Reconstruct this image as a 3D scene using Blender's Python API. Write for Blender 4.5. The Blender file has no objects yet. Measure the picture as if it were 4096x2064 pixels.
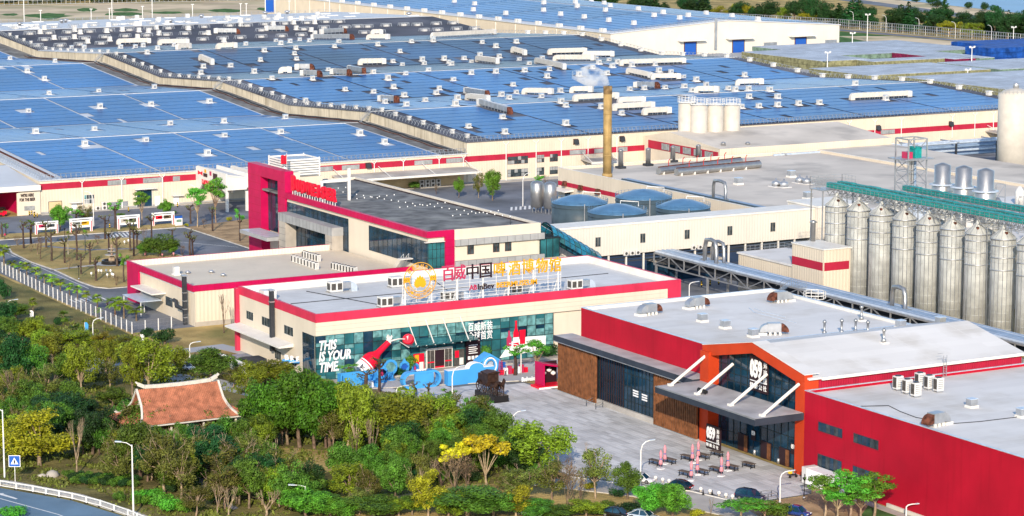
import bpy, math, random
from mathutils import Vector, Matrix
random.seed(7)
R = math.radians
# ------------------------------------------------------------------ camera, sky, sun, exposure
scene = bpy.context.scene
COL = scene.collection
CAM_H = 100.0
F = 10110.0                      # focal length in pixels of the 4096 px wide photograph
HEAD, PITCH = R(29.287), R(8.987)
cam_data = bpy.data.cameras.new('camera')
cam_data.sensor_width = 36.0
cam_data.lens = F / 4096 * 36.0
cam_data.clip_start, cam_data.clip_end = 1.0, 6000.0
cam = bpy.data.objects.new('camera', cam_data)
COL.objects.link(cam)
cam.location = (0, 0, CAM_H)
cam.rotation_euler = (R(90) - PITCH, 0, -HEAD)
scene.camera = cam
SUN_HEAD, SUN_EL = R(33.0), R(23.0)      # light travels along this heading (clockwise from +Y)
world = bpy.data.worlds.new('World')
scene.world = world
world.use_nodes = True
wn = world.node_tree.nodes
sky = wn.new('ShaderNodeTexSky')
sky.sky_type = 'NISHITA'
sky.sun_disc = False
sky.sun_elevation = SUN_EL
sky.sun_rotation = SUN_HEAD + math.pi
sky.altitude = 50
sky.air_density = 1.0
sky.dust_density = 0.4
sky.ozone_density = 2.0
world.node_tree.links.new(sky.outputs[0], wn['Background'].inputs[0])
wn['Background'].inputs[1].default_value = 0.145
sun_data = bpy.data.lights.new('sun', 'SUN')
sun_data.energy = 3.2
sun_data.angle = R(0.6)
sun_data.color = (1.0, 0.86, 0.68)
sun = bpy.data.objects.new('sun', sun_data)
COL.objects.link(sun)
sun.rotation_euler = (R(90) - SUN_EL, 0, -SUN_HEAD)
vs = scene.view_settings
vs.view_transform = 'Standard'
vs.look = 'None'
vs.gamma = 1.0
vs.use_curve_mapping = False
vs.exposure = 0.74
scene.cycles.max_bounces = 6
scene.cycles.transparent_max_bounces = 12
scene.cycles.use_denoising = True
scene.cycles.volume_bounces = 3
# ------------------------------------------------------------------ surveying: a point of the photograph to a place on the site
_f = Vector((math.sin(HEAD) * math.cos(PITCH), math.cos(HEAD) * math.cos(PITCH), -math.sin(PITCH)))
_r = Vector((math.cos(HEAD), -math.sin(HEAD), 0))
_u = _r.cross(_f)
_c = Vector((0, 0, CAM_H))
def ray(x, y): return _f + _r * ((x - 2048) / F) + _u * ((1032 - y) / F)
def G(x, y, z=0.0):
    d = ray(x, y); return _c + d * ((z - CAM_H) / d.z)
def onX(x, y, X):
    d = ray(x, y); return _c + d * (X / d.x)
def onY(x, y, Y):
    d = ray(x, y); return _c + d * (Y / d.y)
def pix(p):
    d = Vector(p) - _c; w = d.dot(_f)
    return 2048 + F * d.dot(_r) / w, 1032 - F * d.dot(_u) / w
def depth(p): return (Vector(p) - _c).dot(_f)
S8 = 1298 / 688
_ORG = {1:(0,0),2:(1024,0),3:(2048,0),4:(3072,0),5:(0,688),6:(1024,688),7:(2048,688),8:(3072,688),9:(0,1376),10:(1024,1376),11:(2048,1376),12:(3072,1376)}
def Z(n, x, y): return _ORG[n][0] + x / S8, _ORG[n][1] + y / S8     # survey sheets
# ------------------------------------------------------------------ materials
MATS = {}
def mat(name, col, rough=0.6, metal=0.0, var=0.10, scale=0.4, bump=0.0, bscale=3.0, rib=None, streak=0.0, spec=0.2, dirt=None, trans=0.0, objrand=0.0, coat=0.0, alpha=1.0):
    m = bpy.data.materials.new(name); m.use_nodes = True
    MATS[name] = m
    nt = m.node_tree; N = nt.nodes; L = nt.links
    b = N['Principled BSDF']
    b.inputs['Roughness'].default_value = rough
    b.inputs['Metallic'].default_value = metal
    b.inputs['Specular IOR Level'].default_value = spec
    b.inputs['Coat Weight'].default_value = coat
    b.inputs['Alpha'].default_value = alpha
    geo = N.new('ShaderNodeNewGeometry')
    def noise(sc, det=4, vec=None):
        n = N.new('ShaderNodeTexNoise'); n.inputs['Scale'].default_value = sc; n.inputs['Detail'].default_value = det
        L.new(vec or geo.outputs['Position'], n.inputs['Vector']); return n.outputs['Fac']
    def math_(op, a, v):
        n = N.new('ShaderNodeMath'); n.operation = op
        if hasattr(a, 'node'): L.new(a, n.inputs[0])
        else: n.inputs[0].default_value = a
        if hasattr(v, 'node'): L.new(v, n.inputs[1])
        else: n.inputs[1].default_value = v
        return n.outputs[0]
    def mapr(a, f0, f1, t0, t1):
        n = N.new('ShaderNodeMapRange'); L.new(a, n.inputs[0])
        for i, v in zip((1, 2, 3, 4), (f0, f1, t0, t1)): n.inputs[i].default_value = v
        return n.outputs[0]
    def mixc(fac, a, c):
        n = N.new('ShaderNodeMix'); n.data_type = 'RGBA'
        if hasattr(fac, 'node'): L.new(fac, n.inputs[0])
        else: n.inputs[0].default_value = fac
        for i, v in ((6, a), (7, c)):
            if hasattr(v, 'node'): L.new(v, n.inputs[i])
            else: n.inputs[i].default_value = (*v, 1)
        return n.outputs[2]
    m['_h'] = 1
    out = None
    k1 = noise(scale, 5)
    lo = tuple(max(0, c * (1 - var * 1.6)) for c in col); hi = tuple(min(1, c * (1 + var)) for c in col)
    out = mixc(mapr(k1, 0.3, 0.7, 0, 1), lo, hi)
    if streak:
        mp = N.new('ShaderNodeMapping'); mp.inputs['Scale'].default_value = (1.1, 1.1, 0.09)
        L.new(geo.outputs['Position'], mp.inputs['Vector'])
        s = noise(1.0, 6, mp.outputs[0])
        out = mixc(mapr(s, 0.52, 0.75, 0, streak), out, tuple(c * q for c, q in zip(col, (0.45, 0.40, 0.34))))
    if dirt:
        dcol, amount, dsc = dirt
        s = noise(dsc, 8)
        out = mixc(mapr(s, 0.5, 0.68, 0, amount), out, dcol)
    if objrand:
        oi = N.new('ShaderNodeObjectInfo')
        hs = N.new('ShaderNodeHueSaturation')
        L.new(out, hs.inputs['Color'])
        L.new(mapr(oi.outputs['Random'], 0, 1, 1 - objrand, 1 + objrand), hs.inputs['Value'])
        L.new(mapr(oi.outputs['Random'], 0, 1, 0.5 - objrand * 0.08, 0.5 + objrand * 0.08), hs.inputs['Hue'])
        out = hs.outputs[0]
    L.new(out, b.inputs['Base Color'])
    hgt = None
    if bump: hgt = math_('MULTIPLY', noise(bscale, 4), bump)
    if rib:
        per, dep = rib
        sep = N.new('ShaderNodeSeparateXYZ'); L.new(geo.outputs['Position'], sep.inputs[0])
        sm = math_('ADD', sep.outputs[0], sep.outputs[1])
        w = math_('MULTIPLY', math_('SINE', math_('MULTIPLY', sm, 2 * math.pi / per), 0.0), dep)
        hgt = w if hgt is None else math_('ADD', hgt, w)
    if hgt is not None:
        bn = N.new('ShaderNodeBump'); bn.inputs['Strength'].default_value = 1.0; bn.inputs['Distance'].default_value = 1.0
        L.new(hgt, bn.inputs['Height']); L.new(bn.outputs[0], b.inputs['Normal'])
    if trans:
        t = N.new('ShaderNodeBsdfTranslucent'); L.new(out, t.inputs[0])
        ms = N.new('ShaderNodeMixShader'); ms.inputs[0].default_value = trans
        L.new(b.outputs[0], ms.inputs[1]); L.new(t.outputs[0], ms.inputs[2])
        L.new(ms.outputs[0], N['Material Output'].inputs[0])
    return m
def cells(m, sx, sy, amount, joint=None, jw=0.03):
    """vary a material slab by slab on the site grid, with thin joints"""
    nt = m.node_tree; N = nt.nodes; L = nt.links
    b = N['Principled BSDF']; src = b.inputs['Base Color'].links[0].from_socket
    geo = N.new('ShaderNodeNewGeometry')
    dv = N.new('ShaderNodeVectorMath'); dv.operation = 'DIVIDE'; dv.inputs[1].default_value = (sx, sy, 1e9)
    L.new(geo.outputs['Position'], dv.inputs[0])
    fl = N.new('ShaderNodeVectorMath'); fl.operation = 'FLOOR'; L.new(dv.outputs[0], fl.inputs[0])
    wnz = N.new('ShaderNodeTexWhiteNoise'); wnz.noise_dimensions = '2D'; L.new(fl.outputs[0], wnz.inputs['Vector'])
    mr = N.new('ShaderNodeMapRange'); L.new(wnz.outputs['Value'], mr.inputs[0]); mr.inputs[3].default_value = 1 - amount; mr.inputs[4].default_value = 1 + amount
    hs = N.new('ShaderNodeHueSaturation'); L.new(src, hs.inputs['Color']); L.new(mr.outputs[0], hs.inputs['Value'])
    o = hs.outputs[0]
    if joint:
        fr = N.new('ShaderNodeVectorMath'); fr.operation = 'FRACTION'; L.new(dv.outputs[0], fr.inputs[0])
        sp = N.new('ShaderNodeSeparateXYZ'); L.new(fr.outputs[0], sp.inputs[0])
        prev = None
        for i, s in ((0, sx), (1, sy)):
            c = N.new('ShaderNodeMath'); c.operation = 'LESS_THAN'; L.new(sp.outputs[i], c.inputs[0]); c.inputs[1].default_value = jw / s
            if prev is None: prev = c.outputs[0]
            else:
                mx = N.new('ShaderNodeMath'); mx.operation = 'MAXIMUM'; L.new(prev, mx.inputs[0]); L.new(c.outputs[0], mx.inputs[1]); prev = mx.outputs[0]
        mc = N.new('ShaderNodeMix'); mc.data_type = 'RGBA'; L.new(prev, mc.inputs[0]); L.new(o, mc.inputs[6]); mc.inputs[7].default_value = (*joint, 1); o = mc.outputs[2]
    L.new(o, b.inputs['Base Color'])
    return m
mat('grass_dry', (0.44, 0.32, 0.125), 0.95, var=0.35, scale=0.08, bump=0.25, bscale=1.5, dirt=((0.16, 0.16, 0.05), 0.8, 0.06))
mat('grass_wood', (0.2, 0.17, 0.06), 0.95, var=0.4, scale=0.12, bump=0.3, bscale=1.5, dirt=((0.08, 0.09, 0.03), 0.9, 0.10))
mat('grass_green', (0.07, 0.16, 0.04), 0.95, var=0.4, scale=0.2, bump=0.3, bscale=2)
mat('soil', (0.4, 0.27, 0.15), 0.95, var=0.25, scale=0.3, bump=0.2, bscale=2)
mat('sand', (0.62, 0.5, 0.34), 0.95, var=0.2, scale=0.03, dirt=((0.20, 0.22, 0.09), 0.7, 0.02))
mat('asphalt', (0.17, 0.185, 0.215), 0.85, var=0.25, scale=0.08, bump=0.02, bscale=8, dirt=((0.20, 0.20, 0.21), 0.6, 0.05))
mat('asphalt_road', (0.13, 0.21, 0.29), 0.8, var=0.2, scale=0.1, bump=0.02, bscale=8)
mat('concrete_drive', (0.46, 0.43, 0.39), 0.85, var=0.15, scale=0.15, bump=0.01, dirt=((0.26, 0.24, 0.22), 0.5, 0.1))
mat('concrete_yard', (0.4, 0.41, 0.43), 0.85, var=0.15, scale=0.05)
mat('kerb_stone', (0.6, 0.56, 0.5), 0.8, var=0.15, scale=0.5)
mat('paint_white', (0.75, 0.75, 0.74), 0.6, var=0.12, scale=1.5)
mat('paint_yellow', (0.75, 0.50, 0.04), 0.6, var=0.1)
mat('paint_black', (0.02, 0.02, 0.022), 0.5, var=0.1)
mat('paving', (0.54, 0.54, 0.545), 0.75, var=0.08, scale=0.07, bump=0.006, bscale=6, dirt=((0.40, 0.385, 0.365), 0.5, 0.06))
cells(MATS['paving'], 0.9, 2.7, 0.17)
mat('paving_bed', (0.16, 0.16, 0.16), 0.9, var=0.1)
mat('path_stone', (0.22, 0.22, 0.25), 0.8, var=0.2, scale=1.0)
mat('water', (0.10, 0.24, 0.42), 0.35, var=0.1, scale=0.02, spec=0.06)
mat('wall_cream', (0.66, 0.575, 0.455), 0.65, var=0.04, scale=0.15, rib=(0.9, 0.02), streak=0.10)
mat('wall_cream_flat', (0.68, 0.6, 0.485), 0.65, var=0.04, scale=0.2, streak=0.10)
mat('wall_white_rib', (0.66, 0.61, 0.535), 0.6, var=0.03, scale=0.15, rib=(0.8, 0.02), streak=0.08)
mat('wall_dirty', (0.62, 0.54, 0.41), 0.7, var=0.12, scale=0.2, rib=(0.9, 0.02), streak=0.9)
mat('wall_ochre', (0.62, 0.46, 0.26), 0.7, var=0.08, scale=0.3, streak=0.15)
mat('band_red', (0.42, 0.02, 0.05), 0.5, var=0.08, scale=0.4, streak=0.15)
mat('band_pink', (0.6, 0.035, 0.085), 0.45, var=0.10, scale=0.25, streak=0.2)
mat('panel_magenta', (0.48, 0.004, 0.075), 0.45, var=0.08, scale=0.4)
mat('wall_red', (0.4, 0.004, 0.022), 0.55, var=0.12, scale=0.12, streak=0.25, bump=0.01, bscale=6)
mat('wall_red_rib', (0.36, 0.010, 0.035), 0.6, var=0.10, scale=0.3, rib=(0.5, 0.02), streak=0.35)
mat('portal_orange', (0.5, 0.048, 0.012), 0.55, var=0.08, scale=0.3)
mat('stone_grey', (0.36, 0.365, 0.37), 0.6, var=0.10, scale=0.5)
mat('stone_beige', (0.42, 0.38, 0.33), 0.6, var=0.10, scale=0.5)
mat('trim_white', (0.72, 0.69, 0.64), 0.55, var=0.05, scale=0.5)
mat('roof_white', (0.68, 0.665, 0.65), 0.8, var=0.06, scale=0.05, bump=0.005, bscale=1, dirt=((0.52, 0.49, 0.45), 0.75, 0.11))
cells(MATS['roof_white'], 14.0, 2.0, 0.04, joint=(0.68, 0.66, 0.64), jw=0.08)
mat('roof_museum', (0.62, 0.62, 0.62), 0.8, var=0.08, scale=0.06, dirt=((0.48, 0.47, 0.45), 0.6, 0.08))
cells(MATS['roof_museum'], 4.0, 1.0, 0.05, joint=(0.52, 0.52, 0.51), jw=0.05)
mat('roof_gravel', (0.17, 0.17, 0.17), 0.95, var=0.3, scale=0.3, bump=0.05, bscale=2, dirt=((0.33, 0.33, 0.31), 0.6, 0.12))
mat('roof_dark', (0.085, 0.085, 0.105), 0.7, var=0.25, scale=0.04, rib=(1.2, 0.03), dirt=((0.22, 0.22, 0.25), 0.6, 0.02))
mat('roof_metal', (0.58, 0.6, 0.63), 0.5, var=0.10, scale=0.05, rib=(1.0, 0.02), dirt=((0.40, 0.38, 0.36), 0.4, 0.05))
mat('roof_tan', (0.62, 0.56, 0.49), 0.85, var=0.10, scale=0.06, dirt=((0.28, 0.26, 0.24), 0.6, 0.07))
mat('metal_galv', (0.50, 0.51, 0.53), 0.45, metal=0.75, var=0.12, scale=0.6)
mat('metal_steel', (0.42, 0.42, 0.42), 0.38, metal=0.8, var=0.08, scale=0.6)
mat('metal_white', (0.74, 0.73, 0.71), 0.5, var=0.06, scale=0.8)
mat('metal_duct', (0.5, 0.57, 0.66), 0.35, metal=0.2, var=0.1, scale=1.0)
mat('metal_rust', (0.13, 0.045, 0.028), 0.8, var=0.5, scale=1.5)
mat('metal_dark', (0.045, 0.05, 0.06), 0.5, metal=0.2, var=0.15)
mat('pipe_grey', (0.24, 0.33, 0.46), 0.35, metal=0.15, var=0.1)
mat('unit_white', (0.64, 0.63, 0.61), 0.55, var=0.08, scale=1.5, streak=0.15)
mat('duct_cream', (0.64, 0.6, 0.54), 0.55, var=0.06, scale=0.8, streak=0.2)
mat('grille_dark', (0.075, 0.07, 0.065), 0.6, var=0.2, scale=2)
mat('glass_dark', (0.010, 0.040, 0.075), 0.06, var=0.4, scale=0.35, spec=0.5)
mat('glass_teal', (0.025, 0.13, 0.15), 0.08, var=0.45, scale=0.25, spec=0.5)
mat('glass_blue', (0.02, 0.19, 0.3), 0.08, var=0.4, scale=0.4, spec=0.6)
mat('glass_window', (0.05, 0.065, 0.075), 0.1, var=0.4, scale=0.8)
mat('window_blind', (0.32, 0.33, 0.33), 0.5, var=0.2, scale=0.8)
mat('blind_teal', (0.13, 0.3, 0.31), 0.35, var=0.35, scale=1.2)
mat('frame_dark', (0.02, 0.03, 0.035), 0.4, var=0.1)
mat('wood_slat', (0.2, 0.08, 0.034), 0.55, var=0.3, scale=1.2)
mat('canopy_dark', (0.035, 0.045, 0.065), 0.45, var=0.15)
mat('canopy_deck', (0.42, 0.41, 0.41), 0.7, var=0.15, scale=0.3, rib=(0.8, 0.01))
mat('solar_glass', (0.009, 0.115, 0.34), 0.3, var=0.22, scale=0.02, spec=0.10)
cells(MATS['solar_glass'], 1.05, 1.06, 0.16, joint=(0.05, 0.12, 0.28), jw=0.05)
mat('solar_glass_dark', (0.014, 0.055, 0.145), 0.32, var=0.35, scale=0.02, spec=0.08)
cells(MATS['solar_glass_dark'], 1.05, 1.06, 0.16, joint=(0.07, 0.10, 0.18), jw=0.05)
mat('silo_metal', (0.42, 0.43, 0.41), 0.6, metal=0.1, var=0.16, scale=0.5, streak=0.2)
mat('tank_slate', (0.055, 0.085, 0.11), 0.45, var=0.12, scale=0.5)
mat('tank_dome', (0.075, 0.18, 0.32), 0.35, var=0.12, scale=0.4, spec=0.6)
mat('tank_white', (0.54, 0.5, 0.44), 0.45, var=0.06, scale=0.5)
mat('chimney_yellow', (0.4, 0.27, 0.11), 0.6, var=0.2, scale=0.4, streak=0.4)
mat('teal_paint', (0.012, 0.27, 0.26), 0.5, var=0.2, scale=1.0)
mat('red_paint', (0.45, 0.03, 0.03), 0.5, var=0.1)
mat('sign_red', (0.70, 0.008, 0.035), 0.4, var=0.04)
mat('sign_crimson', (0.45, 0.035, 0.10), 0.4, var=0.04)
mat('sign_gold', (0.72, 0.36, 0.02), 0.4, var=0.06)
mat('sign_black', (0.03, 0.015, 0.02), 0.4, var=0.05)
mat('sign_white', (0.85, 0.85, 0.85), 0.4, var=0.03)
mat('sign_blue', (0.02, 0.10, 0.42), 0.4, var=0.05)
mat('event_blue', (0.06, 0.33, 0.72), 0.45, var=0.05, scale=0.3)
mat('bronze', (0.055, 0.03, 0.022), 0.45, metal=0.3, var=0.3, scale=1.5)
mat('black_stone', (0.018, 0.017, 0.018), 0.25, var=0.1)
mat('tile_terracotta', (0.4, 0.155, 0.09), 0.8, var=0.25, scale=0.8)
mat('plaster_pale', (0.60, 0.56, 0.50), 0.8, var=0.12, scale=1.0)
mat('bark', (0.17, 0.12, 0.085), 0.9, var=0.35, scale=1.5, bump=0.05, bscale=6, objrand=0.25)
mat('bark_pale', (0.34, 0.25, 0.17), 0.9, var=0.3, scale=1.5, bump=0.05, bscale=6, objrand=0.2)
mat('bark_dark', (0.075, 0.05, 0.042), 0.9, var=0.3, scale=1.5, bump=0.05, bscale=6, objrand=0.25)
mat('palm_bark', (0.30, 0.27, 0.22), 0.9, var=0.2, scale=2.0)
for nm, c in dict(leaf_ficus=(0.075, 0.225, 0.014), leaf_yellowgreen=(0.22, 0.285, 0.018), leaf_green=(0.105, 0.215, 0.022), leaf_dark=(0.024, 0.085, 0.018), leaf_olive=(0.155, 0.175, 0.03),
                  leaf_mustard=(0.33, 0.31, 0.015), leaf_flower=(0.76, 0.62, 0.02), leaf_bright=(0.13, 0.34, 0.028), leaf_fan=(0.26, 0.40, 0.03), leaf_twig=(0.27, 0.18, 0.10)).items():
    mat(nm, c, 0.55, var=0.45, scale=0.9, trans=0.24, objrand=0.34, spec=0.3)
mat('umbrella_pink', (0.62, 0.26, 0.30), 0.8, var=0.12, scale=3.0)
mat('wood_table', (0.15, 0.115, 0.095), 0.7, var=0.3, scale=2.0)
mat('skin', (0.45, 0.27, 0.19), 0.6, var=0.05)
mat('hair', (0.015, 0.012, 0.010), 0.6, var=0.1)
mat('car_white', (0.75, 0.74, 0.74), 0.25, var=0.02, coat=0.6)
mat('car_black', (0.012, 0.012, 0.014), 0.2, var=0.05, coat=0.7)
mat('car_navy', (0.012, 0.025, 0.06), 0.2, var=0.05, coat=0.7)
mat('car_blue', (0.02, 0.05, 0.22), 0.2, var=0.05, coat=0.7)
mat('car_silver', (0.55, 0.60, 0.66), 0.25, metal=0.4, var=0.03, coat=0.6)
def M(n): return MATS[n]
# ------------------------------------------------------------------ mesh building
class MB:
    def __init__(s): s.v = []; s.f = []; s.smooth = []
    def add(s, vs, fs, sm=False):
        o = len(s.v); s.v += [tuple(v) for v in vs]; s.f += [tuple(i + o for i in f) for f in fs]; s.smooth += [sm] * len(fs); return s
    def box(s, x0, x1, y0, y1, z0, z1):
        return s.add([(x0,y0,z0),(x1,y0,z0),(x1,y1,z0),(x0,y1,z0),(x0,y0,z1),(x1,y0,z1),(x1,y1,z1),(x0,y1,z1)],
                     [(3,2,1,0),(4,5,6,7),(0,1,5,4),(1,2,6,5),(2,3,7,6),(3,0,4,7)])
    def cbox(s, c, size):
        return s.box(c[0]-size[0]/2, c[0]+size[0]/2, c[1]-size[1]/2, c[1]+size[1]/2, c[2]-size[2]/2, c[2]+size[2]/2)
    def hexa(s, bot, top):
        return s.add(list(bot) + list(top), [(3,2,1,0),(4,5,6,7),(0,1,5,4),(1,2,6,5),(2,3,7,6),(3,0,4,7)])
    def bar(s, a, b, w, h=None):
        a, b = Vector(a), Vector(b); h = h or w
        d = b - a
        if d.length < 1e-6: return s
        d.normalize(); up = Vector((0, 0, 1)) if abs(d.z) < 0.95 else Vector((0, 1, 0))
        x = d.cross(up).normalized() * (w / 2); y = x.normalized().cross(d).normalized() * (h / 2)
        p = [a - x - y, a + x - y, a + x + y, a - x + y]; q = [b - x - y, b + x - y, b + x + y, b - x + y]
        return s.add(p + q, [(0,1,2,3),(7,6,5,4),(0,4,5,1),(1,5,6,2),(2,6,7,3),(3,7,4,0)])
    def tube(s, pts, rad, n=8, caps=True, smooth=True):
        pts = [Vector(p) for p in pts]
        if not hasattr(rad, '__len__'): rad = [rad] * len(pts)
        vs = []; fs = []
        px_ = None
        for i, p in enumerate(pts):
            d = (pts[min(i + 1, len(pts) - 1)] - pts[max(i - 1, 0)]).normalized()
            if px_ is None:
                up = Vector((0, 0, 1)) if abs(d.z) < 0.9 else Vector((1, 0, 0))
                px_ = d.cross(up).normalized()
            else:
                px_ = (px_ - d * px_.dot(d)).normalized()
            py_ = d.cross(px_)
            for k in range(n):
                t = 2 * math.pi * k / n
                vs.append(p + (px_ * math.cos(t) + py_ * math.sin(t)) * rad[i])
        for i in range(len(pts) - 1):
            for k in range(n):
                a = i * n + k; b = i * n + (k + 1) % n
                fs.append((a, b, b + n, a + n))
        s.add(vs, fs, smooth)
        if caps:
            o = (len(pts) - 1) * n
            s.add(vs[:n], [tuple(range(n))[::-1]]); s.add(vs[o:], [tuple(range(n))])
        return s
    def lathe(s, c, prof, n=24, smooth=True, caps=True):
        vs = []; fs = []
        for r, z in prof:
            for k in range(n):
                t = 2 * math.pi * k / n; vs.append((c[0] + r * math.cos(t), c[1] + r * math.sin(t), c[2] + z))
        for i in range(len(prof) - 1):
            for k in range(n):
                a = i * n + k; b = i * n + (k + 1) % n; fs.append((a, b, b + n, a + n))
        if not caps:
            return s.add(vs, fs, smooth)
        o = len(s.v)
        s.add(vs, fs, smooth)
        m_ = len(prof) - 1
        s.f += [tuple(o + k for k in range(n))[::-1], tuple(o + m_ * n + k for k in range(n))]; s.smooth += [False, False]
        return s
    def prism(s, poly, z0, z1):
        n = len(poly)
        a = sum(poly[i][0] * poly[(i+1) % n][1] - poly[(i+1) % n][0] * poly[i][1] for i in range(n))
        if a < 0: poly = poly[::-1]
        vs = [(p[0], p[1], z0) for p in poly] + [(p[0], p[1], z1) for p in poly]
        fs = [tuple(range(n))[::-1], tuple(range(n, 2 * n))] + [(i, (i+1) % n, n + (i+1) % n, n + i) for i in range(n)]
        return s.add(vs, fs)
    def extr(s, poly, o, ax, ay, d):
        """polygon in the plane (ax, ay) through o, thickened along vector d"""
        o, ax, ay, d = Vector(o), Vector(ax), Vector(ay), Vector(d)
        p = [o + ax * u + ay * v for u, v in poly]; n = len(p)
        return s.add(p + [q + d for q in p], [tuple(range(n)), tuple(range(2*n-1, n-1, -1))] + [(i, n + i, n + (i+1) % n, (i+1) % n) for i in range(n)])
    def mesh(s, name, m, off=(0, 0, 0)):
        me = bpy.data.meshes.new(name)
        me.from_pydata([(v[0]-off[0], v[1]-off[1], v[2]-off[2]) for v in s.v], [], s.f)
        if any(s.smooth): me.polygons.foreach_set('use_smooth', s.smooth)
        me.materials.append(M(m)); me.update()
        return me
    def build(s, name, m, parent=None, local=False, loc=None):
        off = (0, 0, 0)
        if parent is not None and not local: off = world_loc(parent)
        if loc is not None and parent is None: off = loc
        o = bpy.data.objects.new(name, s.mesh(name, m, off)); COL.objects.link(o)
        if parent is not None: o.parent = parent
        elif loc is not None: o.location = loc
        return o
def world_loc(o):
    v = Vector((0, 0, 0))
    while o is not None: v += Vector(o.location); o = o.parent
    return v
THINGS = []
def tag(o, label=None, cat=None, group=None, kind=None):
    if label: o['label'] = label
    if cat: o['category'] = cat
    if group: o['group'] = group
    if kind: o['kind'] = kind
    if cat: THINGS.append(o)
    return o
def thing(name, label, cat, loc=(0, 0, 0), group=None, rz=0):
    o = bpy.data.objects.new(name, None); COL.objects.link(o); o.location = loc; o.rotation_euler.z = rz
    o.empty_display_size = 0.5
    return tag(o, label, cat, group)
def struct(o, label=None):
    o['kind'] = 'structure'
    if label: o['label'] = label
    return o
def inst(me, name, parent, loc=(0, 0, 0), rz=0, sc=None):
    o = bpy.data.objects.new(name, me); COL.objects.link(o); o.parent = parent; o.location = loc; o.rotation_euler.z = rz
    if sc: o.scale = sc
    return o
CHILD = {}
def copy_tree(src, loc=None, rz=None, sc=None, label=None):
    def rec(o, par):
        c = o.copy(); COL.objects.link(c); c.parent = par
        for ch in list(o.children): rec(ch, c)
        return c
    c = rec(src, None)
    if loc is not None: c.location = loc
    if rz is not None: c.rotation_euler.z = rz
    if sc is not None: c.scale = sc if hasattr(sc, '__len__') else (sc, sc, sc)
    if label: c['label'] = label
    if c.get('category'): THINGS.append(c)
    return c
_tmp = bpy.data.scenes.new('workshop')
def text_mesh(body, size, depth_, m, shear=0.0, bold=0.0, align='CENTER', spacing=1.0, line=1.0):
    cu = bpy.data.curves.new('lettering', 'FONT'); cu.body = body; cu.size = size; cu.extrude = depth_ / 2; cu.shear = shear; cu.offset = bold
    cu.align_x = align; cu.align_y = 'CENTER'; cu.space_character = spacing; cu.space_line = line; cu.resolution_u = 2
    o = bpy.data.objects.new('lettering', cu); _tmp.collection.objects.link(o)
    _tmp.view_layers[0].update()
    me = bpy.data.meshes.new_from_object(o.evaluated_get(_tmp.view_layers[0].depsgraph))
    bpy.data.objects.remove(o); bpy.data.curves.remove(cu)
    me.materials.clear(); me.materials.append(M(m))
    return me
def letters(body, loc, width, height, depth_, m, parent, face='-Y', name='lettering', **kw):
    """lettering scaled to width x height, centred on loc, on a face that looks to -Y or -X"""
    me = text_mesh(body, 1.0, 0.1, m, **kw)
    xs = [v.co.x for v in me.vertices]; ys = [v.co.y for v in me.vertices]; zs = [v.co.z for v in me.vertices]
    cx, cy, w, h, d = (max(xs)+min(xs))/2, (max(ys)+min(ys))/2, max(xs)-min(xs), max(ys)-min(ys), max(zs)-min(zs)
    for v in me.vertices:
        a, b, c = (v.co.x - cx) / w * width, (v.co.y - cy) / h * height, v.co.z / d * depth_
        v.co = (a, -c, b) if face == '-Y' else (-c, -a, b)
    o = bpy.data.objects.new(name, me); COL.objects.link(o)
    if parent is not None:
        o.parent = parent; o.location = Vector(loc) - world_loc(parent)
    else: o.location = loc
    return o
def bridge_poly(pts, z=0.0): return [tuple(G(x, y, z))[:2] for x, y in pts]
def sheet(name, poly, z, m, thick=0.0):
    mb = MB()
    if thick: mb.prism(poly, z - thick, z)
    else:
        n = len(poly); a = sum(poly[i][0] * poly[(i+1) % n][1] - poly[(i+1) % n][0] * poly[i][1] for i in range(n))
        mb.add([(p[0], p[1], z) for p in (poly if a > 0 else poly[::-1])], [tuple(range(n))])
    return struct(mb.build(name, m))
# ------------------------------------------------------------------ the ground and everything laid on it
def far_ground():
    mb=MB(); n=40; x0,x1,y0,y1=-600,2600,100,4200
    mb.add([(x0,y0,0),(x1,y0,0),(x1,y1,0),(x0,y1,0)],[(0,1,2,3)])
    return struct(mb.build('ground','grass_dry'))
far_ground()
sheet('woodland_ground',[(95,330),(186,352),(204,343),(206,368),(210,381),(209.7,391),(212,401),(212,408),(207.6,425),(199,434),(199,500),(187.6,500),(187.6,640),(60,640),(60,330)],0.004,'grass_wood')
sheet('site_road',[(188.6,500),(256,495),(640,470),(640,686),(60,686),(60,645),(188.6,640)],0.006,'asphalt')
sheet('museum_lawn',[(187.6,434),(290,434),(290,502),(187.6,502)],0.009,'grass_dry')
sheet('service_road',[(288,434),(345,434),(345,503),(288,503)],0.012,'asphalt')
sheet('access_road',[tuple(G(*Z(9,*q)))[:2] for q in ((560,100),(770,110),(1350,225),(1660,265),(1870,320),(1870,395),(1640,335),(1290,305),(560,190))],0.011,'concrete_yard')
sheet('access_road',[tuple(G(*Z(9,*q)))[:2] for q in ((1250,50),(1680,0),(1932,60),(1932,110),(1660,40),(1260,85))],0.013,'concrete_yard')
sheet('forecourt',[(199,434.5),(207.6,425),(235,418),(300,405),(300,436),(199,436)],0.013,'concrete_yard')
PLAZA=[(207.6,425),(212.2,407.5),(212.3,400.9),(209.7,391),(210.2,381),(206.4,368),(205.5,347),(208.6,341.2),(217.3,329.4),(219.8,320.2),(224.4,317.7),(233.3,318.4),(239.5,327),(239.5,405),(236,417.5)]
plaza=sheet('plaza',PLAZA,0.016,'paving_bed')
sheet('driveway',[(196,347),(205.5,346.5),(208.6,340.9),(217.2,329.1),(219.7,320),(217,306),(213.1,314.7),(211,320.5),(207.4,331),(201.8,339)],0.014,'concrete_drive')
sheet('bank',[(219.8,319.8),(224.4,317.4),(233.3,318.1),(237.9,324),(238.6,262),(225,262),(213,300),(217,306)],0.010,'soil')
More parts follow.
